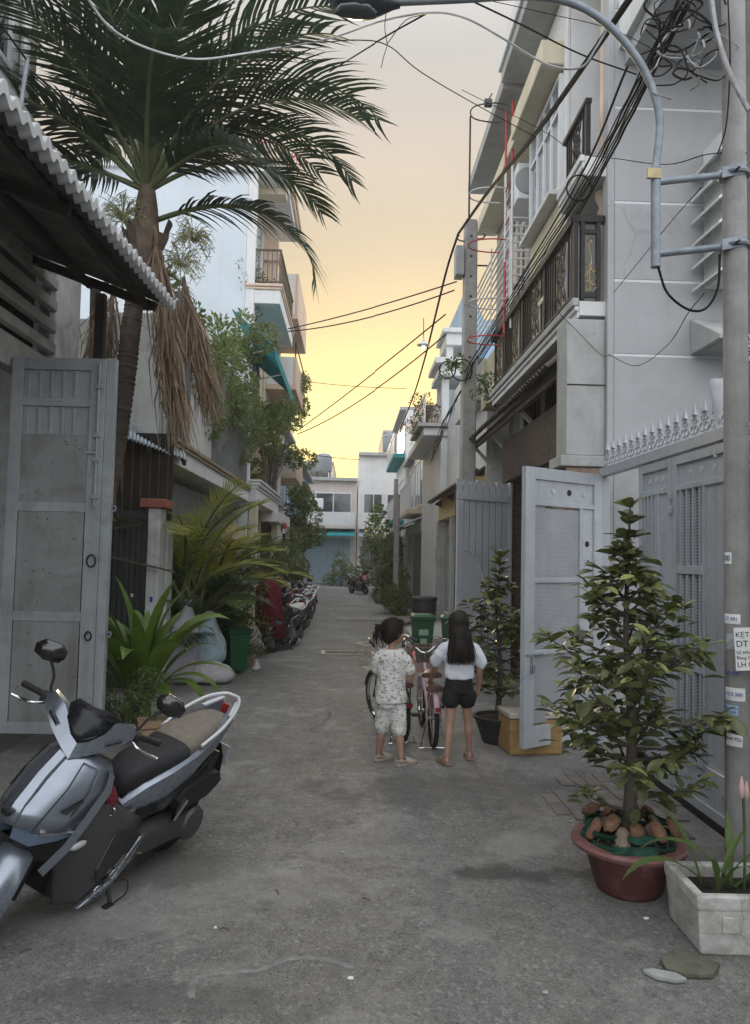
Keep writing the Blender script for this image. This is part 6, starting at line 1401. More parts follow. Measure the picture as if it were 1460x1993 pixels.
# sacks
def crumple(o, st, size, vs=0):
    tx = bpy.data.textures.new('folds', 'CLOUDS'); tx.noise_scale = size; tx.noise_depth = 2
    d = o.modifiers.new('folds', 'DISPLACE'); d.texture = tx; d.strength = st; d.mid_level = .5; d.texture_coords = 'LOCAL'
def sack(name, label, loc, prof, mat, seed, rz=0, sx=1.0, sy=.8, lean=0.0):
    random.seed(seed); rg = []; n = 22
    ph = [random.uniform(0, 6) for _ in range(5)]
    for r, z in prof:
        rg.append([(sx*r*math.cos(a)*(1+.07*math.sin(3*a+ph[0]+z*9)+.05*math.sin(5*a+ph[1]-z*7))+lean*z, sy*r*math.sin(a)*(1+.06*math.sin(4*a+ph[2]+z*11)), z+.012*math.sin(3*a+ph[3])*(z > .02)) for a in [2*PI*k/n for k in range(n)]])
    o = MB().loft(rg).build(name, mat, smooth=60, loc=loc, subsurf=2); o.rotation_euler.z = rz; crumple(o, .035, .10, .02)
    return o
m_sack = M('white_woven_sack', (.50, .49, .50), .75, .12, 9, .5, 18, dirt=((.28, .26, .24), .3, 6)); m_sackb = M('blue_printed_sack', (.42, .50, .50), .65, .12, 9, .5, 18, dirt=((.02, .24, .42), .55, 9)); m_sackl = M('lilac_grey_sack', (.40, .38, .43), .7, .12, 9, .5, 18)
tag(sack('filled_sack', 'plump white woven sack lying at the foot of the blue printed sack', (-1.74, 9.5, 0), [(.02, .0), (.27, .01), (.30, .09), (.26, .19), (.13, .25), (.03, .27)], m_sack, 1, sx=1.1), 'filled white woven sack resting beneath the blue printed sack', 'sack')
tag(sack('filled_sack', 'b', (-1.78, 9.62, .22), [(.02, .0), (.22, .01), (.25, .12), (.21, .30), (.13, .45), (.07, .58), (.075, .64), (.02, .66)], m_sackb, 2, rz=.5), 'tied sack with blue print and gathered neck atop white sack', 'sack')
tag(sack('filled_sack', 'c', (-2.06, 9.45, 0), [(.02, 0), (.22, .01), (.24, .15), (.23, .40), (.24, .50), (.2, .70), (.10, .86), (.06, .96), (.085, 1.02), (.02, 1.03)], m_sackl, 3, rz=1.2, lean=.05), 'tall lilac-grey tied sack against the peeling white pier', 'sack')
tag(sack('plastic_bag', 'd', onZ(497, 1305), [(.01, 0), (.06, .01), (.07, .04), (.04, .08), (.015, .12), (.02, .14), (.005, .145)], m_sack, 4), 'small crumpled white bag lying on asphalt near flowerpots', 'plastic bag')
# small pots by the bin
for k, (px, py, r, lab) in enumerate(((478, 1300, .10, 'small brown clay pot with spiky plant beside the narrow green bin'), (462, 1296, .085, 'little grey pot squeezed next to the narrow green bin'))):
    c = onZ(px, py); t = thing('flower_pot', lab, 'plant pot', (c.x, c.y+.15, 0))
    MB().lathe([(.001, 0), (r*.7, 0), (r, r*1.5), (r*1.1, r*1.55), (r*1.1, r*1.75), (r*.9, r*1.75), (r*.85, r*1.4), (.001, r*1.4)], 20).build('pot', m_stonebrown if k == 0 else m_conc, t, smooth=45)
    for q in range(14): strap(.22+.1*random.random(), .022, q*2.4, R(60), 1.2, n=6).xf(Matrix.Translation((0, 0, r*1.4))).build('leaf', m_lf3, t, smooth=180)
dp = thing('storage_drum', 'dark plastic drum by the white plinth under roller shutter', 'drum', (1.75, 17.2, 0)); MB().lathe([(.001, 0), (.24, 0), (.26, .05), (.28, .6), (.30, .62), (.30, .68), (.27, .7), (.001, .69)], 20).build('shell', m_blackpot, dp, smooth=40); MB().tube([(.29*math.cos(t), .29*math.sin(t), .4) for t in [2*PI*k/24 for k in range(24)]], .012, 6, closed=True).build('hoop', m_iron, dp)
wb = thing('white_crate', 'small white foam crate left on the road near far greenery', 'crate', (1.0, 27.6, 0)); tray(.6, .45, .45, .06).build('box', m_foam, wb, bevel=.01)
pk = MB().bar((1.1, 16.9, .05), (1.65, 17.6, .12), .14, .05).build('timber_plank', m_wood); tag(pk, 'dark timber plank lying slanted beside the plastic drum', 'plank')
tp_ = thing('grey_ramp', 'low concrete ramp sloping up to the beige roller shutter', 'ramp', (2.0, 15.6, 0)); MB().prism([(-.7, -1.3, 0), (.1, -1.3, 0), (.1, -1.3, .16)], (0, 3.2, 0)).build('slab', m_conc, tp_, bevel=.01); MB().box((.105, -1.3, 0), (.11+.0, 1.9, .165)).build('edge', m_conc, tp_)
# ================================================================ SCOOTERS
m_silver = M('silver_metallic_paint', (.27, .30, .35), .30, .05, 3, metal=.75, coat=.5); m_gun = M('gunmetal_matte_paint', (.10, .098, .10), .42, .06, 3, metal=.45)
m_blk = M('black_plastic', (.016, .016, .017), .5, .25, 20); m_blkg = M('gloss_black', (.010, .010, .012), .12, .2, 8, coat=.6)
m_tyre = M('tyre_rubber', (.018, .018, .019), .8, .2, 40, .3, 80); m_rim = M('alloy_rim', (.10, .10, .11), .35, .1, 9, metal=.7)
m_seat = M('seat_vinyl', (.022, .022, .024), .6, .15, 30, .2, 120); m_seat2 = M('seat_vinyl_lit', (.19, .165, .135), .65, .15, 20, .2, 120)  # tan pillion copy has the light on the rear seat in its colour
m_chrome = M('chrome', (.62, .62, .62), .12, .05, 9, metal=1.0); m_lens = glass('headlight_lens', (.10, .14, .20), .04); m_lensr = glass('tail_lens', (.25, .02, .02), .1)
m_smoke = M('smoked_visor', (.012, .013, .016), .25, .1, 8, spec=.35)
m_white_p = M('pale_silver_plastic', (.62, .63, .65), .4, .05, 6, metal=.3)
m_mirror = glass('mirror_back', (.012, .012, .014), .18)
def ring_y(x, pts): return [V((x, y, z)) for y, z in pts]
def both(pts): return [(x, -y, z) for x, y, z in pts[::-1] if abs(y) > 1e-6]+list(pts)
def wheel(t, c, r, w, rimr, name='wheel', steer=None, spokes=5, detail=True):
    X = steer or Matrix.Identity(4)
    a = MB().lathe([(rimr, -w*.45), (r-.03, -w*.5), (r-.008, -w*.32), (r, 0), (r-.008, w*.32), (r-.03, w*.5), (rimr, w*.45)], 40, c, axis='y').xf(X)
    wh = a.build(name, m_tyre, t, smooth=50)
    mb = MB().lathe([(rimr+.004, -w*.42), (rimr-.018, -w*.38), (rimr-.02, w*.38), (rimr+.004, w*.42)], 40, c, axis='y')
    mb.lathe([(.001, -w*.5), (.035, -w*.5), (.04, 0), (.035, w*.5), (.001, w*.5)], 16, c, axis='y')
    for k in range(spokes):
        b = 2*PI*k/spokes
        for d in (-.16, .16): mb.bar(V(c)+V((.03*math.cos(b), 0, .03*math.sin(b))), V(c)+V(((rimr-.012)*math.cos(b+d), 0, (rimr-.012)*math.sin(b+d))), .02, .014, up=(0, 1, 0))
    mb.xf(X).build('rim', m_rim, wh, smooth=35)
    return wh
def make_scooter(label, loc, heading, lean, steer, paint=m_silver, accent=m_gun, seat=(m_seat, m_seat2), group=None, pivot=0, detail=True, cat='motorbike'):
    t = thing('motor_scooter', label, cat, loc, group=group)
    t.rotation_mode = 'QUATERNION'; t.scale = (.83,)*3
    t.rotation_quaternion = Matrix.Rotation(heading, 4, 'Z').to_quaternion() @ Matrix.Rotation(-lean, 4, 'X').to_quaternion()
    piv = V((.46, 0, .9)); ax = V((-.45, 0, 1)).normalized()
    S = Matrix.Translation(piv) @ Matrix.Rotation(steer, 4, ax) @ Matrix.Translation(-piv)
    # wheels, fork, front fender (steered)
    FA = (.70, 0, .25); RA = (-.65, 0, .25)
    wheel(t, FA, .255, .10, .165, steer=S); wheel(t, RA, .26, .125, .165)
    for s in (-1, 1): MB().tube([(.70, s*.085, .25), (.52, s*.085, .66)], [.024, .028], 10).xf(S).build('fork_leg', m_blk, t, smooth=50)
    rg = []
    for i in range(13):
        a = R(-8+150*i/12); rr = .295+.012*math.sin(PI*i/12); w = .085 if i < 10 else .085-.02*(i-9)
        if i == 0: w = .05
        rg.append([(.70+(rr-d)*math.cos(a), y*w, .25+(rr-d)*math.sin(a)) for y, d in ((-1, .085), (-1, .035), (-.62, .008), (0, 0), (.62, .008), (1, .035), (1, .085))])
    o = MB().loft(rg, closed=False).xf(S).build('front_fender', paint, t, smooth=50); o.modifiers.new('s', 'SOLIDIFY').thickness = .006
    # front cowl
    st = [[(.79, 0, .665), (.775, .05, .66), (.73, .125, .645), (.63, .19, .635), (.46, .222, .63)],
          [(.745, 0, .745), (.73, .055, .74), (.675, .14, .725), (.575, .205, .71), (.40, .232, .70)],
          [(.64, 0, .87), (.625, .060, .86), (.575, .15, .835), (.49, .208, .81), (.34, .228, .79)],
          [(.52, 0, .965), (.51, .055, .955), (.475, .125, .935), (.42, .178, .905), (.32, .205, .87)],
          [(.45, 0, 1.0), (.445, .045, .995), (.42, .09, .98), (.385, .135, .955), (.32, .175, .92)]]
    o = MB().loft([both(q) for q in st], closed=False).build('front_cowl', paint, t, smooth=24); o.modifiers.new('s', 'SOLIDIFY').thickness = .012
    # raised centre spine and side blades
    sp = [[(.80, 0, .69), (.78, .045, .68), (.77, .05, .66)], [(.755, 0, .765), (.735, .042, .755), (.72, .052, .738)], [(.65, 0, .885), (.632, .040, .878), (.618, .058, .856)], [(.53, 0, .985), (.515, .04, .975), (.502, .052, .952)], [(.455, 0, 1.015), (.447, .03, 1.008), (.44, .04, .992)]]
    o = MB().loft([both(q) for q in sp], closed=False).build('cowl_spine', paint, t, smooth=24); o.modifiers.new('s', 'SOLIDIFY').thickness = .008
    for s in (-1, 1):
        MB().loft([[(x, s*y, z), (x-.03, s*(y+.018), z-.035), (x-.045, s*(y+.004), z-.05), (x-.02, s*(y-.014), z-.016)] for x, y, z in ((.36, .205, .90), (.38, .222, .82), (.50, .232, .70), (.60, .225, .58), (.70, .19, .47))]).build('side_blade', paint, t, smooth=30)
        MB().loft([[(.77, s*.04, .655), (.775, s*.04, .60), (.70, s*.03, .59)], [(.72, s*.13, .64), (.73, s*.125, .575), (.66, s*.11, .57)], [(.60, s*.195, .635), (.61, s*.19, .59), (.55, s*.17, .59)], [(.50, s*.215, .63), (.51, s*.212, .60), (.48, s*.19, .60)]]).build('headlight', m_lens, t, smooth=40)
        MB().bar((.70, s*.147, .632), (.54, s*.212, .625), .010, .012).build('light_strip', m_chrome, t)
        MB().ell((.50, s*.235, .545), (.06, .016, .02), 10, 6).build('indicator', m_white_p, t, smooth=60)
    for s in (-1, 1):
        MB().tube([(q[2][0]+.007, s*(q[2][1]+.002), q[2][2]+.007) for q in st[:4]], .0032, 5).build('panel_seam', m_blk, t); MB().tube([(q[3][0]+.006, s*(q[3][1]+.004), q[3][2]+.005) for q in st[1:4]]+[(st[3][2][0]+.007, s*(st[3][2][1]+.002), st[3][2][2]+.007)], .0028, 5).build('panel_seam', m_blk, t)
        MB().prism([(.625, s*.172, .74), (.52, s*.207, .79), (.515, s*.212, .775), (.60, s*.195, .725)], (.008, s*.006, .006)).build('cowl_vent', m_blk, t)
    MB().loft([both([(.76, 0, .595), (.75, .07, .59), (.68, .15, .58), (.52, .19, .58)]), both([(.72, 0, .50), (.71, .06, .49), (.64, .12, .46), (.50, .16, .44)])], closed=False).build('beak', m_blk, t, smooth=40)
    MB().prism([(.805, .0, .745), (.797, .026, .733), (.79, .026, .708), (.79, 0, .695), (.79, -.026, .708), (.797, -.026, .733)], (.014, 0, .006)).build('emblem', m_blk, t, bevel=.003)
    for a in range(3): MB().bar((.815, 0, .722), (.815-.003, .018*math.cos(a*2.094+1.57), .722+.018*math.sin(a*2.094+1.57)), .004, .003).build('emblem_bar', m_chrome, t)
    MB().prism([(.498, -.05, .985), (.498, .05, .985), (.478, .04, 1.0), (.478, -.04, 1.0)], (.006, 0, .006)).build('name_badge', m_blk, t)
    # inner shield, tunnel, belly
    MB().loft([[(x, -w, z), (x, w, z), (x-.05, w*.9, z), (x-.05, -w*.9, z)] for x, w, z in ((.36, .13, .30), (.37, .19, .55), (.36, .205, .75), (.34, .17, .92))]).build('inner_shield', m_blk, t, smooth=40)
    MB().loft([[(x, -w, .18), (x, w, .18), (x, w, z-.04), (x, w*.6, z), (x, -w*.6, z), (x, -w, z-.04)] for x, w, z in ((.42, .10, .40), (.30, .14, .54), (.10, .15, .52), (-.06, .14, .56), (-.16, .13, .62))]).build('centre_tunnel', accent, t, smooth=35)
    MB().loft([[(x, -w, z0), (x, w, z0), (x, w, z1), (x, -w, z1)] for x, w, z0, z1 in ((.46, .09, .17, .44), (.34, .15, .12, .36), (.0, .15, .16, .36), (-.16, .12, .22, .40))]).build('belly_pan', m_blk, t, bevel=.015)
    for s in (-1, 1):
        def pz_(pts, y0, y1, name, m, bev=.01): return MB().prism([(x, s*y0, z) for x, z in pts], (0, s*(y1-y0), 0)).build(name, m, t, bevel=bev)
        fr = [(.56, .56, .17), (.40, .69, .205), (.22, .67, .205), (.0, .53, .185), (-.12, .45, .165), (-.03, .34, .185), (.10, .23, .205), (.33, .125, .19), (.45, .15, .15), (.49, .34, .15), (.52, .46, .16)]
        cx, cz = .25, .40
        rgs = [[(x, s*.11, z) for x, z, y in fr], [(x, s*(y-.02), z) for x, z, y in fr], [(cx+(x-cx)*.92, s*y, cz+(z-cz)*.92) for x, z, y in fr], [(cx+(x-cx)*.3, s*.224, cz+(z-cz)*.3) for x, z, y in fr]]
        MB().loft(rgs).build('side_fairing', accent, t, smooth=38)
        pz_([(.20, .50), (.04, .47), (-.04, .41), (.10, .27), (.27, .24), (.29, .32)], .222, .229, 'fairing_inset', m_blkg, .004)
        MB().prism([(.36, s*.19, .120), (.15, s*.205, .205), (-.08, s*.18, .375), (-.13, s*.17, .365), (-.02, s*.19, .25), (.18, s*.20, .125)], (0, s*.03, 0)).build('footboard_trim', paint, t, bevel=.008)
        for k, (x, z) in enumerate(((.24, .185), (.13, .235), (.03, .30))):
            MB().tube([(x+.036*math.cos(a), s*.236, z+.030*math.sin(a)) for a in [2*PI*q/16 for q in range(16)]], .004, 5, closed=True).build('trim_ring', m_chrome, t)
        for k in range(4): MB().bar((.30-k*.09, s*.236, .165+k*.05), (.24-k*.09, s*.236, .22+k*.05), .004, .004).build('trim_bar', m_chrome, t)
        # body side panel
        sec = ((.03, .10, .57, .50), (-.10, .155, .66, .50), (-.28, .185, .71, .52), (-.5, .19, .76, .60), (-.72, .172, .83, .70), (-.9, .13, .90, .79), (-1.03, .085, .945, .87))
        MB().loft([[(x, s*(w-.05), zt+.012), (x, s*w, zt-.012), (x, s*(w+.012), (zt*.62+zb*.38)), (x, s*(w-.01), zb), (x, s*(w-.05), zb+.005)] for x, w, zt, zb in sec]).build('side_panel', paint, t, smooth=32)
        MB().loft([[(x, s*(w+.004), zb+.02), (x, s*(w-.012), zb-.065), (x, s*(w-.06), zb-.05)] for x, w, zt, zb in sec[:5]]).build('lower_panel', m_blk, t, smooth=40)
        MB().tube(catmull([(-.55, s*.17, .80), (-.75, s*.175, .88), (-.95, s*.13, .955), (-1.07, s*.06, .985), (-1.085, 0, .987)], 5), .013, 8).build('grab_rail', m_white_p, t, smooth=60)
        MB().prism([(-.90, s*.10, .915), (-1.06, s*.045, .97), (-1.09, s*.035, .93), (-.96, s*.10, .86)], (0, s*.035, 0)).build('tail_cover', m_white_p, t, bevel=.008)
    # seat
    def seatring(x, w, z0, z1): return [(x, y*w, z0+(z1-z0)*k) for y, k in ((-.9, 0), (-1.02, .35), (-.95, .75), (-.7, .95), (-.3, 1.0), (.3, 1.0), (.7, .95), (.95, .75), (1.02, .35), (.9, 0))]
    MB().loft([seatring(*q) for q in ((.05, .07, .60, .68), (.0, .10, .62, .735), (-.12, .135, .65, .78), (-.28, .155, .68, .79), (-.40, .16, .70, .80), (-.46, .16, .71, .82))]).build('seat', seat[0], t, smooth=50)
    MB().loft([seatring(*q) for q in ((-.455, .155, .71, .82), (-.52, .158, .73, .865), (-.70, .145, .77, .885), (-.86, .115, .81, .90), (-.93, .07, .84, .90))]).build('pillion_seat', seat[1], t, smooth=50)
    MB().loft([[(x, -w, z0), (x, w, z0), (x, w, z1), (x, -w, z1)] for x, w, z0, z1 in ((.02, .08, .42, .60), (-.2, .13, .40, .66), (-.5, .13, .52, .70), (-.85, .09, .70, .80))]).build('under_seat', m_blk, t, bevel=.01)
    MB().box((-1.06, -.07, .86), (-1.03, .07, .93)).build('tail_light', m_lensr, t, bevel=.008)
    MB().loft([[(x, -.07, z), (x, .07, z), (x-.012, .07, z-.012), (x-.012, -.07, z-.012)] for x, z in ((-.80, .72), (-.95, .70), (-1.03, .58), (-1.05, .42))]).build('rear_mudguard', m_blk, t, smooth=40)
    MB().box((-1.075, -.09, .50), (-1.065, .09, .64)).build('licence_plate', m_white_p, t)
    # engine
    MB().loft([[(x, .10, z0), (x, .19, z0+.03), (x, .20, (z0+z1)/2), (x, .19, z1-.02), (x, .10, z1)] for x, z0, z1 in ((-.08, .24, .36), (-.2, .19, .38), (-.45, .18, .36), (-.65, .15, .37), (-.75, .19, .33))]).build('engine_case', m_gun, t, smooth=40)
    MB().lathe([(.001, .215), (.10, .212), (.115, .19)], 24, (-.63, 0, .26), axis='y').build('clutch_cover', m_gun, t, smooth=40)
    MB().loft([[(x, .09, z0), (x, .20, z0+.02), (x, .22, (z0+z1)/2), (x, .20, z1-.02), (x, .09, z1)] for x, z0, z1 in ((-.40, .42, .50), (-.46, .38, .56), (-.72, .40, .60), (-.82, .45, .58))]).build('air_box', m_blk, t, smooth=40)
    MB().bar((-.36, .215, .38), (-.45, .22, .49), .022, .03).build('heat_shield', m_chrome, t)
    MB().tube([(-.70, .13, .32), (-.80, .14, .70)], .028, 8).build('shock_absorber', m_blk, t); MB().tube([(-.71+.0*k, .13, .4) if False else (-.73-.0035*k+.0, .135+.03*math.cos(k*1.2), .42+.012*k) for k in range(18)], .006, 5).build('shock_spring', m_chrome, t)
    MB().tube(catmull([(.0, -.13, .20), (-.3, -.17, .2), (-.5, -.19, .27), (-.95, -.2, .36)], 5), [.02]*6+[.05]*10, 12).build('exhaust', m_gun, t, smooth=50)
    # side stand
    zf = .27*math.tan(lean); MB().tube(catmull([(.10, .13, .19), (.13, .22, .10+zf*.5), (.145, .265, .015+zf)], 4), .012, 8).build('side_stand', m_blk, t); MB().box((.125, .25, zf), (.19, .285, zf+.010)).build('stand_foot', m_blk, t)
    MB().tube(catmull([(.12, .20, .12+zf*.6), (.02, .25, .09+zf), (.03, .275, .03+zf), (.12, .275, .012+zf)], 5), .004, 6).build('stand_lever', m_blk, t)
    # handlebar group (steered)
    for s in (-1, 1):
        rgs = [[(.545, s*0.0, .955), (.505, s*0.0, 1.045), (.40, s*0, 1.04), (.40, s*0, .945)], [(.522, s*.06, .985), (.475, s*.065, 1.085), (.37, s*.065, 1.075), (.38, s*.06, .965)],
               [(.475, s*.14, 1.025), (.415, s*.145, 1.15), (.33, s*.145, 1.135), (.345, s*.14, 1.0)], [(.415, s*.215, 1.07), (.37, s*.225, 1.175), (.31, s*.225, 1.16), (.325, s*.215, 1.055)], [(.36, s*.255, 1.10), (.345, s*.255, 1.13), (.31, s*.255, 1.125), (.32, s*.255, 1.09)]]
        MB().loft(rgs).xf(S).build('handlebar_cowl', paint, t, smooth=28)
        MB().prism([(.47, s*.135, 1.075), (.425, s*.20, 1.105), (.415, s*.20, 1.085), (.455, s*.135, 1.05)], (.012, s*.004, 0)).xf(S).build('cowl_lamp', m_blkg, t)
        MB().tube([(.335, s*.24, 1.10), (.30, s*.30, 1.10), (.255, s*.395, 1.085)], [.014, .0175, .0175], 10).xf(S).build('grip', m_blk, t, smooth=50)
        MB().ell((.252, s*.40, 1.083), (.012, .012, .02), 8, 6).xf(S).build('grip_end', m_blk, t)
        MB().box((.29, min(s*.235, s*.285), 1.07), (.345, max(s*.235, s*.285), 1.125)).xf(S).build('switch_box', m_blk, t, bevel=.008)
        MB().tube(catmull([(.345, s*.245, 1.085), (.385, s*.30, 1.075), (.36, s*.37, 1.055), (.35, s*.42, 1.05)], 5), [.009]*14+[.007, .010], 8).xf(S).build('brake_lever', m_chrome, t, smooth=60)
        MB().tube(catmull([(.335, s*.235, 1.13), (.33, s*.26, 1.165), (.315, s*.275, 1.22), (.30, s*.315, 1.27), (.295, s*.335, 1.285)], 4), .0075, 8).xf(S).build('mirror_stem', m_blk, t, smooth=60)
        hx = [(-.065, -.045), (.015, -.062), (.075, -.04), (.085, .01), (.05, .05), (-.045, .062), (-.085, .03), (-.085, -.01)]
        rg = [[V((x, s*(.355+u*k), 1.325+v*k)) for u, v in hx] for x, k in ((.275, .96), (.285, 1.0), (.305, .85), (.322, .35))]
        MB().loft(rg).xf(S).build('mirror', m_mirror, t, smooth=40)
    vis = [[(.50, -.05, 1.06), (.512, 0, 1.035), (.50, .05, 1.06)], [(.45, -.11, 1.115), (.475, 0, 1.09), (.45, .11, 1.115)], [(.39, -.13, 1.16), (.415, 0, 1.145), (.39, .13, 1.16)], [(.34, -.10, 1.18), (.355, 0, 1.175), (.34, .10, 1.18)]]
    o = MB().loft(vis, closed=False).xf(S).build('visor', m_smoke, t, smooth=60); o.modifiers.new('s', 'SOLIDIFY').thickness = .005
    MB().loft([[(.40, -.11, 1.04), (.40, .11, 1.04), (.33, .11, 1.05), (.33, -.11, 1.05)], [(.36, -.09, 1.135), (.36, .09, 1.135), (.31, .07, 1.12), (.31, -.07, 1.12)]]).xf(S).build('meter_housing', m_blk, t, bevel=.01)
    MB().tube([(.36, 0, .95), (.44, 0, 1.0)], .03, 8).build('steering_neck', m_blk, t)
    return t
HEAD = math.atan2(-1.18, -.69)
sc1 = make_scooter('silver and gunmetal scooter leaning on its side stand by the tall gate leaf', (-1.24, 3.79, 0), -1.99, R(15), R(36))
bag = thing('cloth_bundle', 'dark red cloth bundle stuffed behind the silver scooter front shield', 'cloth', tuple(onY(208, 1553, 3.50)))
random.seed(5); MB().ell((0, 0, 0), (.045, .045, .06), 14, 10, jit=.12).build('cloth', M('dark_red_cloth', (.16, .02, .03), .9, .4, 30, .6, 50), bag, smooth=60); MB().tube([(.03+.018*math.cos(a), -.03, -.05+.018*math.sin(a)) for a in [2*PI*k/12 for k in range(12)]], .003, 5, closed=True).build('key_ring', m_chrome, bag)
# parked motorbikes further along
m_maroon = M('maroon_cover_cloth', (.17, .018, .035), .85, .2, 12, .5, 14, trans=.1)
m_redp = M('dark_red_paint', (.12, .02, .02), .3, .1, 5, metal=.3, coat=.5); m_whp = M('grey_white_paint', (.45, .45, .44), .4, .1, 5, coat=.3); m_blp = M('black_paint', (.02, .02, .022), .25, .1, 5, coat=.5); m_bluep = M('navy_paint', (.03, .04, .09), .3, .1, 5, coat=.5)
seat_w = (m_seat, M('pale_seat', (.48, .46, .42), .6, .1, 9))
make_scooter('parked motorbike with maroon cloth draped over its front', (-1.15, 13.05, 0), R(-104), R(7), R(-20), m_blp, m_blp, (m_seat, seat_w[1]), 'parked motorbikes')
make_scooter('dark red motorbike with blue saddle parked behind the cloth-draped one', (-1.22, 15.1, 0), R(-112), R(7), R(10), m_redp, m_redp, (M('blue_saddle', (.04, .05, .09), .6, .1), m_seat), 'parked motorbikes')
make_scooter('white motorbike parked behind the dark red motorbike', (-1.2, 16.9, 0), R(-108), R(6), R(0), m_whp, m_gun, (m_seat, m_seat), 'parked motorbikes')
make_scooter('navy motorbike furthest along the left hedge', (-1.25, 18.7, 0), R(-110), R(6), R(0), m_bluep, m_gun, (m_seat, m_seat2), 'parked motorbikes')
make_scooter('red motorbike parked near the alley end by greenery', (.35, 31.0, 0), R(-60), R(6), R(0), m_redp, m_gun, (m_seat, m_seat), 'parked motorbikes')
cv = thing('motorbike_cover', 'maroon cloth cover hanging like a shield on parked motorbike front', 'cover', (-1.30, 12.62, .0), rz=R(-14))
rows = []; hexo = [(.02, .30), (.30, .42), (.52, .40), (.80, .36), (1.0, .33), (1.12, .22), (1.20, .06)]
for z, w in hexo:
    rows.append([(w*u*.62-.04*(z-.6)+(.05 if z < .2 else 0), -.05-.12*(1-abs(u)**1.6)-.10*math.sin(z*1.5)+.018*math.sin(u*9+z*3), .22+z*.83) for u in [-1+q/7 for q in range(15)]])
o = MB().loft(rows, closed=False).build('cloth', m_maroon, cv, smooth=180); o.modifiers.new('s', 'SOLIDIFY').thickness = .006
MB().tube([rows[k][14] for k in range(len(rows))], .006, 5).build('hem', m_maroon, cv)
hm = MB(); hm.lathe([(.115, -.07), (.122, -.02), (.118, .03), (.095, .075), (.055, .105), (.001, .118)], 20); hm.box((-.09, -.155, -.035), (.09, -.10, -.025)); o = hm.build('helmet', m_whp, smooth=60, loc=(-1.13, 15.33, .735)); tag(o, 'white crash helmet sitting on dark red motorbike saddle', 'helmet')
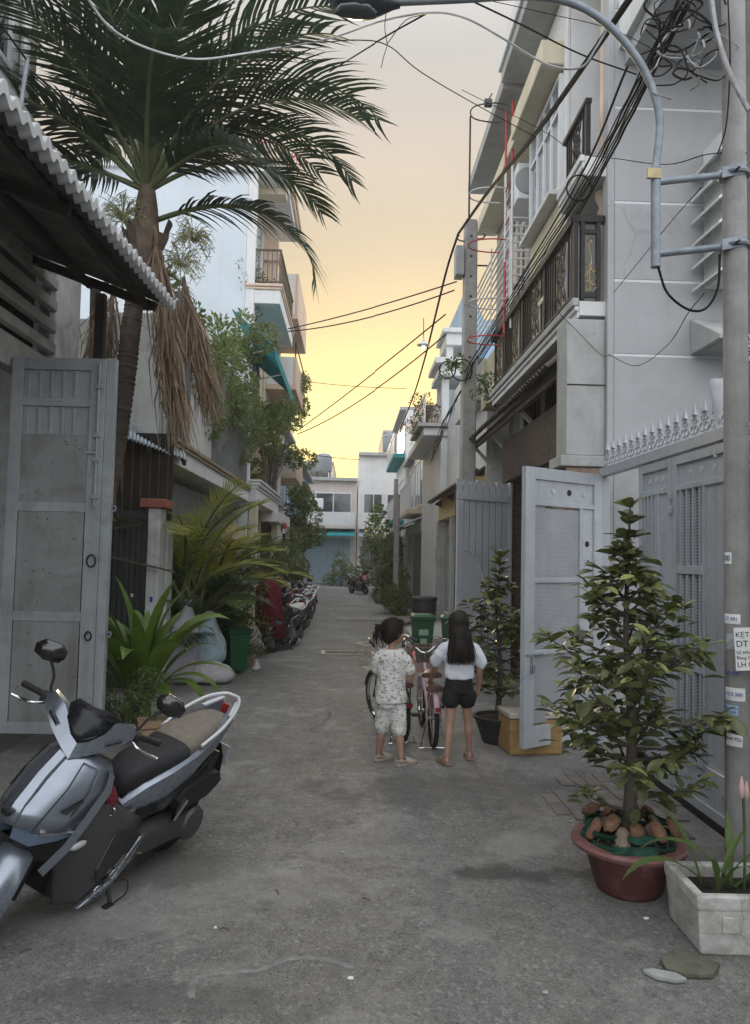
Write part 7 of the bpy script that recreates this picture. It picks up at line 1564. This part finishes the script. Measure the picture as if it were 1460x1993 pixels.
# ================================================================ BICYCLES
m_pinkp = M('pale_pink_paint', (.55, .36, .40), .3, .06, 6, coat=.5); m_bikeblk = M('black_bike_paint', (.03, .03, .032), .35, .1, 6, coat=.4)
m_saddle = M('brown_saddle', (.10, .055, .045), .45, .2, 20); m_wire = M('wire_steel', (.45, .42, .40), .35, .15, 20, metal=.8); m_wirer = M('rose_wire', (.34, .16, .15), .45, .15, 20, metal=.4)
m_grip = M('grip_rubber', (.03, .03, .03), .7, .1)
def make_bike(label, loc, heading, lean, paint, basket, sad, steer=0.0):
    t = thing('bicycle', label, 'bicycle', loc); t.rotation_mode = 'QUATERNION'
    t.rotation_quaternion = Matrix.Rotation(heading, 4, 'Z').to_quaternion() @ Matrix.Rotation(-lean, 4, 'X').to_quaternion()
    piv, ax = V((.68, 0, .5)), V((-.25, 0, 1)).normalized(); S = Matrix.Translation(piv) @ Matrix.Rotation(steer, 4, ax) @ Matrix.Translation(-piv); I = Matrix.Identity(4)
    r = .25
    for c, X in (((0, 0, r), I), ((.85, 0, r), S)):
        w = MB().lathe([(r-.035, -.014), (r-.012, -.02), (r, 0), (r-.012, .02), (r-.035, .014)], 36, c, axis='y').xf(X).build('wheel', m_tyre, t, smooth=50)
        mb = MB().lathe([(r-.034, -.013), (r-.046, 0), (r-.034, .013)], 36, c, axis='y'); mb.xf(X).build('rim', m_chrome, w, smooth=50)
        mb = MB(); mb.tube([(c[0], -.04, c[2]), (c[0], .04, c[2])], .018, 8)
        for k in range(20):
            a = 2*PI*k/20; mb.tube([(c[0], .03*(-1)**k, c[2]), (c[0]+(r-.04)*math.cos(a), 0, c[2]+(r-.04)*math.sin(a))], .0016, 4, cap=False)
        mb.xf(X).build('spokes', m_wire, w)
        a0, a1 = (20, 175) if c[0] < .1 else (15, 150)
        rg = []
        for k in range(13):
            a = R(a0+(a1-a0)*k/12); rg.append([(c[0]+(r+.018-d)*math.cos(a if c[0] > .1 else PI-a+R(0)), y, c[2]+(r+.018-d)*math.sin(a)) for y, d in ((-.028, .016), (-.02, .003), (0, 0), (.02, .003), (.028, .016))])
        if c[0] < .1: rg = [[(-(x) if False else x, y, z) for x, y, z in q] for q in rg]
        o = MB().loft(rg, closed=False).xf(X).build('mudguard', paint, t, smooth=60); o.modifiers.new('s', 'SOLIDIFY').thickness = .003
    BBk = (.36, 0, .24); st = (.22, 0, .50); hb_ = (.72, 0, .48); ht = (.68, 0, .62)
    fm_ = MB()
    for a, b, rr in ((BBk, st, .016), (BBk, hb_, .019), ((.30, 0, .36), ht, .014), (hb_, ht, .02)): fm_.tube([a, b], rr, 10)
    for s in (-1, 1): fm_.tube([BBk, (.18, s*.04, .235), (0, s*.055, r)], .010, 8); fm_.tube([st, (.12, s*.045, .42), (0, s*.055, r)], .008, 8)
    fm_.build('frame', paint, t, smooth=50)
    fk = MB()
    for s in (-1, 1): fk.tube([(.72, s*.045, .50), (.79, s*.05, .36), (.85, s*.05, r)], .010, 8)
    fk.tube([(.725, -.05, .5), (.725, .05, .5)], .014, 8); fk.xf(S).build('fork', paint, t, smooth=50)
    MB().tube([(.69, 0, .58), (.66, 0, .72)], .012, 8).xf(S).build('stem', m_chrome, t, smooth=50)
    hbp = [(.665, 0, .72)]
    for s in (-1, 1):
        MB().tube(catmull([(.665, 0, .72), (.68, s*.04, .73), (.70, s*.10, .78), (.67, s*.16, .84), (.60, s*.20, .855), (.50, s*.225, .835)], 5), .010, 8).xf(S).build('handlebar', m_chrome, t, smooth=60)
        MB().tube([(.52, s*.222, .84), (.41, s*.235, .81)], .015, 8).xf(S).build('grip', m_grip, t, smooth=60)
        MB().tube(catmull([(.55, s*.21, .845), (.52, s*.20, .80), (.44, s*.205, .78)], 4), .005, 6).xf(S).build('brake_lever', m_chrome, t)
        MB().tube(catmull([(.55, s*.20, .84), (.66, s*.10, .88), (.74, s*.03, .76), (.74, 0, .52)], 6), .003, 5).xf(S).build('brake_cable', m_grip, t)
    # basket
    bk = MB(); n = 7
    def bpt(u, v, h): return (.90+u*(.085+.03*h)*1.1, v*(.115+.03*h), .52+.24*h)
    for h in [k/5 for k in range(6)]:
        bk.tube([bpt(-1, -1, h), bpt(1, -1, h), bpt(1, 1, h), bpt(-1, 1, h)], .0045 if h in (0, 1) else .002, 5, closed=True)
    for k in range(n+1):
        q = -1+2*k/n
        for a, b in (((q, -1), (q, -1)), ((q, 1), (q, 1)), ((-1, q), (-1, q)), ((1, q), (1, q))): bk.tube([bpt(a[0], a[1], 0), bpt(b[0], b[1], 1)], .002, 4, cap=False)
        bk.tube([bpt(q, -1, 0), bpt(q, 1, 0)], .002, 4, cap=False); bk.tube([bpt(-1, q, 0), bpt(1, q, 0)], .002, 4, cap=False)
    bk.xf(S).build('basket', basket, t)
    # saddles and rack
    def saddle(x, z, k): 
        return MB().loft([[(x+u*k, y*w*k, z+h*k) for y, h in ((-1, -.035), (-1.05, -.01), (-.8, .012), (0, .018), (.8, .012), (1.05, -.01), (1, -.035))] for u, w in ((-.115, .055), (-.10, .085), (-.05, .09), (.03, .055), (.10, .028), (.125, .012))])
    saddle(.2, .61, .95).build('saddle', sad, t, smooth=50); MB().tube([(.22, 0, .48), (.205, 0, .58)], .012, 8).build('seat_post', m_chrome, t)
    saddle(-.04, .53, .85).build('child_saddle', sad, t, smooth=50)
    for s in (-1, 1): MB().tube([(.13, s*.03, .48), (-.12, s*.045, .49), (-.12, s*.045, .48), (0, s*.065, r)], .006, 6).build('rack_strut', paint, t)
    MB().tube([(-.03, 0, .50), (-.03, 0, .52)], .014, 6).build('saddle_clamp', m_chrome, t)
    MB().tube([(.36, -.06, .24), (.36, .06, .24)], .02, 8).build('crank_axle', m_chrome, t); MB().lathe([(.06, -.003), (.068, 0), (.06, .003)], 24, (.36, -.055, .24), axis='y').build('chain_ring', m_chrome, t)
    for s, a in ((-1, .25), (1, PI+.25)):
        e = (.36+.125*math.cos(a), s*.075, .24+.125*math.sin(a)*.4); MB().bar((.36, s*.065, .24), e, .014, .016).build('crank', m_chrome, t); MB().box((e[0]-.035, min(s*.085, s*.165), e[2]-.012), (e[0]+.035, max(s*.085, s*.165), e[2]+.012)).build('pedal', m_grip, t, bevel=.004)
    MB().prism([(.43, -.075, .26), (.36, -.075, .31), (.02, -.075, .29), (-.03, -.075, .25), (.02, -.075, .21), (.36, -.075, .17)], (0, .014, 0)).build('chain_guard', paint, t, bevel=.004)
    for s in (-1, 1): MB().tube([(.0, s*.05, r-.02), (-.03, s*.09, .10), (-.06, s*.115, .008)], .006, 6).build('stand_leg', m_chrome, t)
    MB().tube([(-.06, -.125, .008), (-.062, -.04, .012), (-.062, .04, .012), (-.06, .125, .008)], .007, 6).build('stand_foot', m_chrome, t)
    MB().box((-.285, -.022, .36), (-.28, .022, .395)).build('reflector', m_lensr, t)
    return t
make_bike('small pink bicycle with rose wire basket standing between the children', (.755, 6.50, 0), R(91), R(0), m_pinkp, m_wirer, m_saddle)
make_bike('black bicycle with silver wire basket in front of the patterned-suit child', (.49, 6.66, 0), R(101), R(0), m_bikeblk, m_wire, m_saddle, steer=R(14))
# ================================================================ CHILDREN
m_skin = M('skin', (.36, .215, .155), .55, .08, 9, spec=.35); m_hair = M('dark_hair', (.017, .013, .011), .6, .4, 60, spec=.25)
m_tee = M('white_tee', (.70, .72, .78), .85, .05, 9, .5, 22); m_short = M('black_shorts', (.014, .014, .016), .85, .3, 12, .4, 25)
m_clog = M('beige_clog', (.36, .32, .27), .7, .12, 9); m_flip = M('brown_sandal', (.20, .14, .11), .7, .15, 9)
def printed(name):
    m = M(name, (.62, .61, .58), .85, .06, 9, .5, 22); nt = m.node_tree; N = nt.nodes; L = nt.links; b = N['Principled BSDF']; src = b.inputs['Base Color'].links[0].from_socket
    tc = N.new('ShaderNodeTexCoord'); mp = N.new('ShaderNodeMapping'); mp.inputs['Scale'].default_value = (1, .6, 1.5); mp.inputs['Rotation'].default_value = (0, .6, 0); L.new(tc.outputs['Object'], mp.inputs[0])
    vz = N.new('ShaderNodeTexVoronoi'); vz.inputs['Scale'].default_value = 34; L.new(mp.outputs[0], vz.inputs['Vector'])
    w = N.new('ShaderNodeTexNoise'); w.inputs['Scale'].default_value = 70; L.new(tc.outputs['Object'], w.inputs['Vector'])
    ad = N.new('ShaderNodeMath'); ad.operation = 'MULTIPLY_ADD'; ad.inputs[1].default_value = .5; L.new(w.outputs[0], ad.inputs[0]); L.new(vz.outputs['Distance'], ad.inputs[2])
    lt = N.new('ShaderNodeMath'); lt.operation = 'LESS_THAN'; lt.inputs[1].default_value = .56; L.new(ad.outputs[0], lt.inputs[0])
    x = N.new('ShaderNodeMix'); x.data_type = 'RGBA'; L.new(lt.outputs[0], x.inputs[0]); L.new(src, x.inputs[6]); x.inputs[7].default_value = (.24, .25, .225, 1); L.new(x.outputs[2], b.inputs['Base Color'])
    return m
m_print = printed('leaf_print_cloth')
def blob(name, mb, mat, parent, vox, smooth=4):
    o = mb.build(name, mat, parent, smooth=180)
    md = o.modifiers.new('r', 'REMESH'); md.mode = 'VOXEL'; md.voxel_size = vox; md.use_smooth_shade = True
    if smooth: ms_ = o.modifiers.new('sm', 'SMOOTH'); ms_.factor = .5; ms_.iterations = smooth
    return o
def tub(mb, pts, rs, n=14, sub=4):
    P = catmull(pts, sub); k = len(P)-1; m = len(rs)-1; rr = []
    for i in range(k+1):
        t = i/k*m; a = int(min(t, m-1)); rr.append(rs[a]+(rs[a+1]-rs[a])*(t-a))
    mb.tube(P, rr, n); mb.ell(P[0], (rr[0],)*3, 10, 8); mb.ell(P[-1], (rr[-1],)*3, 10, 8); return mb
def oval(mb, rings, n=18):
    mb.loft([[(cx+rx*math.cos(a), cy+ry*math.sin(a), z) for a in [2*PI*k/n for k in range(n)]] for cx, cy, rx, ry, z in rings]); return mb
def hand(mb, wrist, d, nrm, s=1.0, curl=.5):
    """palm with four bent fingers and a thumb; d points along the fingers, nrm out of the palm's back"""
    d, nrm = V(d).normalized(), V(nrm).normalized(); sd = d.cross(nrm).normalized(); w = V(wrist)
    pc = w+d*.035*s
    for k in range(5): mb.ell(w+d*(.008+.013*k)*s, (.019*s, .019*s, .016*s), 8, 6)
    for q in (-1, 1): mb.ell(pc+sd*q*.012*s+d*.008*s, (.014*s,)*3, 8, 6)
    for i, (o_, l) in enumerate(((-.0225, .040), (-.0075, .047), (.0075, .045), (.0225, .036))):
        p = w+d*.062*s+sd*o_*s; dd = d.copy(); pts = [p-d*.02*s, p]
        for j in range(3): dd = (dd-nrm*curl*(.55+.25*j)).normalized(); pts.append(pts[-1]+dd*l*s*.42)
        mb.tube(pts, [.0072*s, .0070*s, .0066*s, .006*s, .005*s], 8)
    p = w+d*.02*s-sd*.018*s; dd = (d*.6-sd*.8-nrm*.3).normalized(); pts = [p, p+dd*.022*s]; dd = (d*.9-sd*.35-nrm*.5).normalized(); pts += [pts[-1]+dd*.02*s, pts[-1]+dd*.036*s]
    mb.tube(pts, [.009*s, .008*s, .007*s, .0055*s], 8)
def head(mb, c, s, yaw, tilt=0.0):
    """skull, jaw, nose, lips, ears; looks along +Y before yaw"""
    h = MB(); h.ell((0, -.008*s, .02*s), (.074*s, .088*s, .092*s), 16, 12); h.ell((0, .022*s, -.045*s), (.052*s, .055*s, .055*s), 14, 10); h.ell((0, .045*s, -.075*s), (.026*s, .022*s, .020*s), 10, 8)
    h.ell((0, .082*s, -.018*s), (.010*s, .014*s, .012*s), 8, 6); h.ell((0, .078*s, .0), (.007*s, .010*s, .02*s), 8, 6); h.ell((0, .070*s, -.048*s), (.02*s, .010*s, .006*s), 8, 6); h.ell((0, .068*s, -.058*s), (.016*s, .010*s, .006*s), 8, 6)
    for q in (-1, 1): h.ell((q*.042*s, .050*s, -.025*s), (.024*s, .024*s, .026*s), 8, 6); h.ell((q*.076*s, -.005*s, -.01*s), (.008*s, .016*s, .024*s), 8, 6)
    h.xf(Matrix.Translation(c) @ Matrix.Rotation(yaw, 4, 'Z') @ Matrix.Rotation(tilt, 4, 'X')); b = len(mb.v); mb.v += h.v; mb.f += [[b+k for k in q] for q in h.f]; mb.m += h.m
def face_bits(parent, c, s, yaw, tilt=0.0):
    X = Matrix.Translation(c) @ Matrix.Rotation(yaw, 4, 'Z') @ Matrix.Rotation(tilt, 4, 'X')
    for q in (-1, 1):
        MB().ell((q*.030*s, .071*s, .004*s), (.011*s, .006*s, .006*s), 8, 6).xf(X).build('eye', m_hair, parent, smooth=60); MB().tube([(q*.016*s, .082*s, .022*s), (q*.03*s, .080*s, .026*s), (q*.044*s, .070*s, .022*s)], .002*s, 5).xf(X).build('eyebrow', m_hair, parent)
def leg(mb, hip, knee, ank, s=1.0):
    tub(mb, [hip, V(hip).lerp(V(knee), .5)+V((0, .006, 0)), knee, V(knee).lerp(V(ank), .35)+V((0, -.010, 0)), ank], [.062*s, .054*s, .040*s, .041*s, .026*s])
def foot(mb, ank, yaw, s=1.0):
    a = V(ank); d = V((-math.sin(yaw), math.cos(yaw), 0)); mb.ell((a.x, a.y-.012*s, .04*s), (.024*s, .026*s, .03*s), 8, 6)
    for k in range(5): p = a+d*(.02+.026*k)*s; mb.ell((p.x, p.y, (.036-.005*k)*s), ((.024+.004*min(k, 3))*s, .024*s, (.024-.003*k)*s), 8, 6)
def clog(parent, ank, yaw, mat, s=1.0, closed=True, name='clog'):
    a = V(ank); rg = []
    for u, w, h in ((-.052, .020, .022), (-.045, .031, .028), (-.01, .034, .026), (.03, .034, .026), (.07, .042, .026), (.11, .043, .024), (.145, .034, .022), (.16, .016, .02)):
        rg.append([(x*w*s, u*s, z) for x, z in ((-1, .004), (-1.05, h*.5*s), (-.98, h*s), (.98, h*s), (1.05, h*.5*s), (1, .004))])
    X = Matrix.Translation((a.x, a.y, 0)) @ Matrix.Rotation(yaw, 4, 'Z')
    MB().loft(rg).xf(X).build(name, mat, parent, smooth=50)
    if closed:
        rg = []
        for u, w, h in ((.035, .040, .066), (.06, .044, .066), (.09, .046, .058), (.12, .044, .046), (.145, .036, .034), (.163, .016, .024)):
            rg.append([(w*s*math.cos(t), u*s, .018*s+(h-.018)*s*math.sin(t)) for t in [PI*k/8 for k in range(9)]])
        o = MB().loft(rg, closed=False).xf(X).build('clog_upper', mat, parent, smooth=60); o.modifiers.new('s', 'SOLIDIFY').thickness = .004
        o = MB().tube(catmull([(-.043*s, .03*s, .045*s), (-.034*s, -.03*s, .048*s), (0, -.058*s, .05*s), (.034*s, -.03*s, .048*s), (.043*s, .03*s, .045*s)], 4), .0055, 6).xf(X).build('heel_strap', mat, parent, smooth=60)
    else:
        rg = [[(.042*s*math.cos(t), u*s, .022*s+.040*s*math.sin(t)) for t in [PI*k/8 for k in range(9)]] for u in (.05, .075, .095)]
        o = MB().loft(rg, closed=False).xf(X).build('strap', mat, parent, smooth=60); o.modifiers.new('s', 'SOLIDIFY').thickness = .004
def strands(mb, n, root, tip, w, seed, curve):
    random.seed(seed)
    for _ in range(n):
        a, b = root(), None; b = tip(a); m = curve(a, b); wd = V((random.uniform(-1, 1), random.uniform(-.5, .5), 0)).normalized()*w
        mb.add([a-wd, a+wd, m+wd, m-wd, b+wd*.3, b-wd*.3], [(0, 1, 2, 3), (3, 2, 4, 5)])
# ---- small child in patterned suit
kd = thing('person', 'small child in leaf-print shirt and shorts holding a pink toy by bicycle', 'person', (.355, 6.0, 0))
lf_, rf_ = (-.085, .06, .07), (.085, -.07, .07)
HC = V((.015, .02, 1.03)); YAW = R(-62)
b = MB()
oval(b, [(0, 0, .085, .06, .46), (0, 0, .098, .072, .52), (0, .005, .088, .066, .62), (0, .005, .092, .066, .72), (0, .0, .100, .066, .82), (0, 0, .088, .056, .865), (0, .003, .05, .045, .905)])
tub(b, [(0, .005, .88), (.003, .012, .95)], [.034, .032]); head(b, HC, 1.0, YAW, R(-4))
leg(b, (-.045, .01, .48), (-.062, .035, .27), lf_, .88); leg(b, (.05, -.005, .48), (.066, -.03, .27), rf_, .88); foot(b, lf_, R(-50), .9); foot(b, rf_, R(-55), .9)
tub(b, [(.10, 0, .835), (.142, -.02, .75), (.150, .0, .655)], [.026, .028, .026]); tub(b, [(.150, .0, .655), (.172, .06, .70), (.182, .115, .755)], [.026, .023, .018]); hand(b, (.182, .115, .755), (.1, .45, .85), (.9, .1, -.2), .85, .55)
tub(b, [(-.10, 0, .835), (-.135, .03, .76), (-.12, .08, .68)], [.026, .028, .026]); tub(b, [(-.12, .08, .68), (-.05, .16, .70), (.0, .18, .73)], [.026, .022, .018]); hand(b, (.0, .18, .73), (.9, .3, .2), (0, .6, .8), .85, .5)
blob('body', b, m_skin, kd, .0055, 3); face_bits(kd, HC, 1.0, YAW, R(-4))
s_ = MB(); oval(s_, [(0, -.002, .128, .098, .475), (0, -.002, .13, .10, .50), (0, 0, .118, .092, .60), (0, .003, .112, .088, .72), (0, .002, .122, .086, .82), (0, 0, .112, .074, .872), (0, .002, .06, .055, .90)])
tub(s_, [(.07, 0, .852), (.115, -.008, .805), (.148, -.014, .735)], [.048, .050, .046]); tub(s_, [(-.07, 0, .852), (-.112, .012, .805), (-.134, .035, .735)], [.048, .050, .046]); crumple(blob('shirt', s_, m_print, kd, .008, 3), .022, .06)
s_ = MB(); oval(s_, [(0, 0, .112, .088, .44), (0, 0, .115, .09, .50), (0, 0, .10, .08, .55)]); tub(s_, [(-.05, .01, .46), (-.058, .025, .36), (-.064, .035, .275)], [.068, .066, .064]); tub(s_, [(.052, -.005, .46), (.06, -.018, .36), (.068, -.03, .27)], [.068, .066, .064]); crumple(blob('shorts', s_, m_print, kd, .008, 3), .02, .06)
h_ = MB(); X = Matrix.Translation(HC) @ Matrix.Rotation(YAW, 4, 'Z')
g = MB(); g.ell((0, -.016, .026), (.083, .092, .096), 18, 12); g.ell((0, -.055, -.02), (.07, .05, .075), 14, 10); g.ell((0, .05, .078), (.06, .035, .03), 12, 8)
for q in (-1, 1): g.ell((q*.066, -.018, -.008), (.018, .035, .05), 10, 8)
g.xf(X); h_ = g; blob('hair', h_, m_hair, kd, .007, 2)
g = MB(); random.seed(12)
for _ in range(420):
    d = V((random.gauss(0, 1), random.gauss(-.4, .8), random.gauss(.3, .8))).normalized(); a = V((d.x*.084, -.016+d.y*.093, .026+d.z*.097)); dn = (V((d.x*.5, -.5, -1))-d*d.dot(V((d.x*.5, -.5, -1)))).normalized()
    wd = d.cross(dn)*.0022; m_ = a+dn*.03+d*.004; e = a+dn*.06+d*random.uniform(-.004, .010); g.add([a-wd, a+wd, m_+wd, m_-wd, e+wd*.3, e-wd*.3], [(0, 1, 2, 3), (3, 2, 4, 5)])
g.xf(X).build('hair_strands', m_hair, kd)
g = MB(); pr0 = HC+V((-.108, -.03, .025)); g.ell(pr0, (.030, .028, .030), 10, 8); g.ell(HC+V((-.082, -.025, .02)), (.022, .02, .02), 10, 8)
strands(g, 150, lambda: pr0+V((random.gauss(0, .010), random.gauss(0, .010), random.uniform(-.01, .02))), lambda a: a+V((random.uniform(-.06, .02), random.uniform(-.03, .02), random.uniform(-.15, .02))), .004, 4, lambda a, c: a.lerp(c, .5)+V((-.022, -.008, .02))); g.build('ponytail', m_hair, kd, smooth=180)
MB().tube([(pr0.x+.018+.0*k, pr0.y+.022*math.cos(k), pr0.z+.022*math.sin(k)) for k in [2*PI*q/10 for q in range(10)]], .006, 5, closed=True).build('hair_tie', m_maroon, kd)
clog(kd, lf_, R(-50), m_clog, .95); clog(kd, rf_, R(-55), m_clog, .95)
ty = thing('toy', 'small pink plastic toy held in the hand of the patterned-suit child', 'toy', (.355+.192, 6.0+.165, .80)); m_toy = M('pink_plastic', (.70, .22, .22), .4, .1, 9)
MB().lathe([(.001, -.04), (.014, -.035), (.016, .02), (.011, .03), (.013, .05), (.009, .062), (.001, .066)], 14).build('toy_body', m_toy, ty, smooth=50); MB().lathe([(.017, -.01), (.018, 0), (.017, .01)], 14).build('toy_band', m_white_p, ty)
# ---- girl with long hair
gl = thing('person', 'girl with long dark hair in white tee and black shorts touching pink bicycle', 'person', (.905, 6.05, 0))
la_, ra_ = (-.10, -.09, .07), (.105, .09, .07); HC = V((-.01, .01, 1.095)); YAW = R(6)
b = MB()
oval(b, [(0, 0, .085, .06, .55), (0, 0, .10, .07, .61), (0, .005, .082, .06, .70), (0, .005, .09, .062, .80), (0, 0, .108, .062, .90), (0, 0, .092, .052, .93), (0, .003, .05, .042, .97)])
tub(b, [(0, .005, .94), (-.004, .01, 1.02)], [.034, .032]); head(b, HC, 1.02, YAW)
leg(b, (-.05, .0, .57), (-.075, -.035, .31), la_, .82); leg(b, (.055, .01, .57), (.085, .05, .31), ra_, .82); foot(b, la_, R(20), .9); foot(b, ra_, R(-5), .9)
hl_ = V((-.195, .31, .585))
tub(b, [(-.11, 0, .895), (-.165, .06, .80), (-.185, .12, .72)], [.033, .028, .025]); tub(b, [(-.185, .12, .72), (-.19, .20, .66), hl_+V((0, -.04, .02))], [.025, .021, .016]); hand(b, hl_+V((0, -.04, .02)), (0, .85, -.5), (0, .5, .85), .85, .5)
tub(b, [(.11, 0, .895), (.158, -.01, .80), (.168, .0, .71)], [.033, .028, .025]); tub(b, [(.168, .0, .71), (.172, .03, .64), (.168, .05, .585)], [.025, .021, .016]); hand(b, (.168, .05, .585), (-.05, .25, -.95), (.9, -.2, 0), .85, .35)
blob('body', b, m_skin, gl, .0055, 3); face_bits(gl, HC, 1.0, YAW)
s_ = MB(); oval(s_, [(0, -.002, .118, .088, .665), (0, 0, .12, .09, .69), (0, 0, .116, .088, .78), (0, 0, .125, .082, .88), (0, 0, .118, .07, .935), (0, .002, .06, .05, .968)])
tub(s_, [(-.08, 0, .915), (-.130, .018, .880), (-.183, .06, .795)], [.052, .054, .050]); tub(s_, [(.08, 0, .915), (.130, -.004, .880), (.178, -.008, .79)], [.052, .054, .050]); crumple(blob('t_shirt', s_, m_tee, gl, .008, 2), .022, .06)
s_ = MB(); oval(s_, [(0, 0, .118, .088, .55), (0, 0, .118, .09, .62), (0, 0, .10, .08, .68)]); tub(s_, [(-.052, 0, .57), (-.066, -.01, .50)], [.074, .078]); tub(s_, [(.056, .008, .57), (.07, .02, .50)], [.074, .078]); crumple(blob('shorts', s_, m_short, gl, .009, 3), .02, .06)
g = MB(); g.ell(HC+V((0, -.016, .026)), (.086, .094, .098), 18, 12)
oval(g, [(HC.x, HC.y-.02, .083, .085, 1.10), (HC.x, HC.y-.045, .085, .075, 1.03), (HC.x+.003, -.065, .088, .058, .96), (HC.x+.008, -.085, .092, .045, .90), (HC.x+.012, -.095, .088, .035, .85), (HC.x+.012, -.098, .075, .028, .815)])
blob('hair', g, m_hair, gl, .008, 3)
g = MB(); strands(g, 520, lambda: V((HC.x+random.uniform(-.085, .09), -.07-random.uniform(0, .045), random.uniform(.9, 1.04))), lambda a: V((a.x*1.18+random.gauss(.008, .010), -.085-random.uniform(0, .05), random.uniform(.785, .85))), .0035, 6, lambda a, c: a.lerp(c, .5)+V((0, -.014, 0))); g.build('hair_strands', m_hair, gl, smooth=180)
clog(gl, la_, R(20), m_flip, .9, False, 'sandal_sole'); clog(gl, ra_, R(-5), m_flip, .9, False, 'sandal_sole')
# ================================================================ evening haze between the houses
def haze():
    m = bpy.data.materials.new('haze'); m.use_nodes = True; N = m.node_tree.nodes; L = m.node_tree.links
    for n in list(N): N.remove(n)
    out = N.new('ShaderNodeOutputMaterial'); v = N.new('ShaderNodeVolumePrincipled')
    v.inputs['Color'].default_value = (.97, .94, .88, 1); v.inputs['Density'].default_value = .0019; v.inputs['Anisotropy'].default_value = .45
    L.new(v.outputs[0], out.inputs['Volume'])
    o = MB().box((-152, -122, -1.1), (152, 222, 12.5)).build('haze', m); o['kind'] = 'stuff'; o['label'] = 'thin warm evening haze filling the alley air'; o['category'] = 'haze'
haze()
SC.cycles.volume_bounces = 1
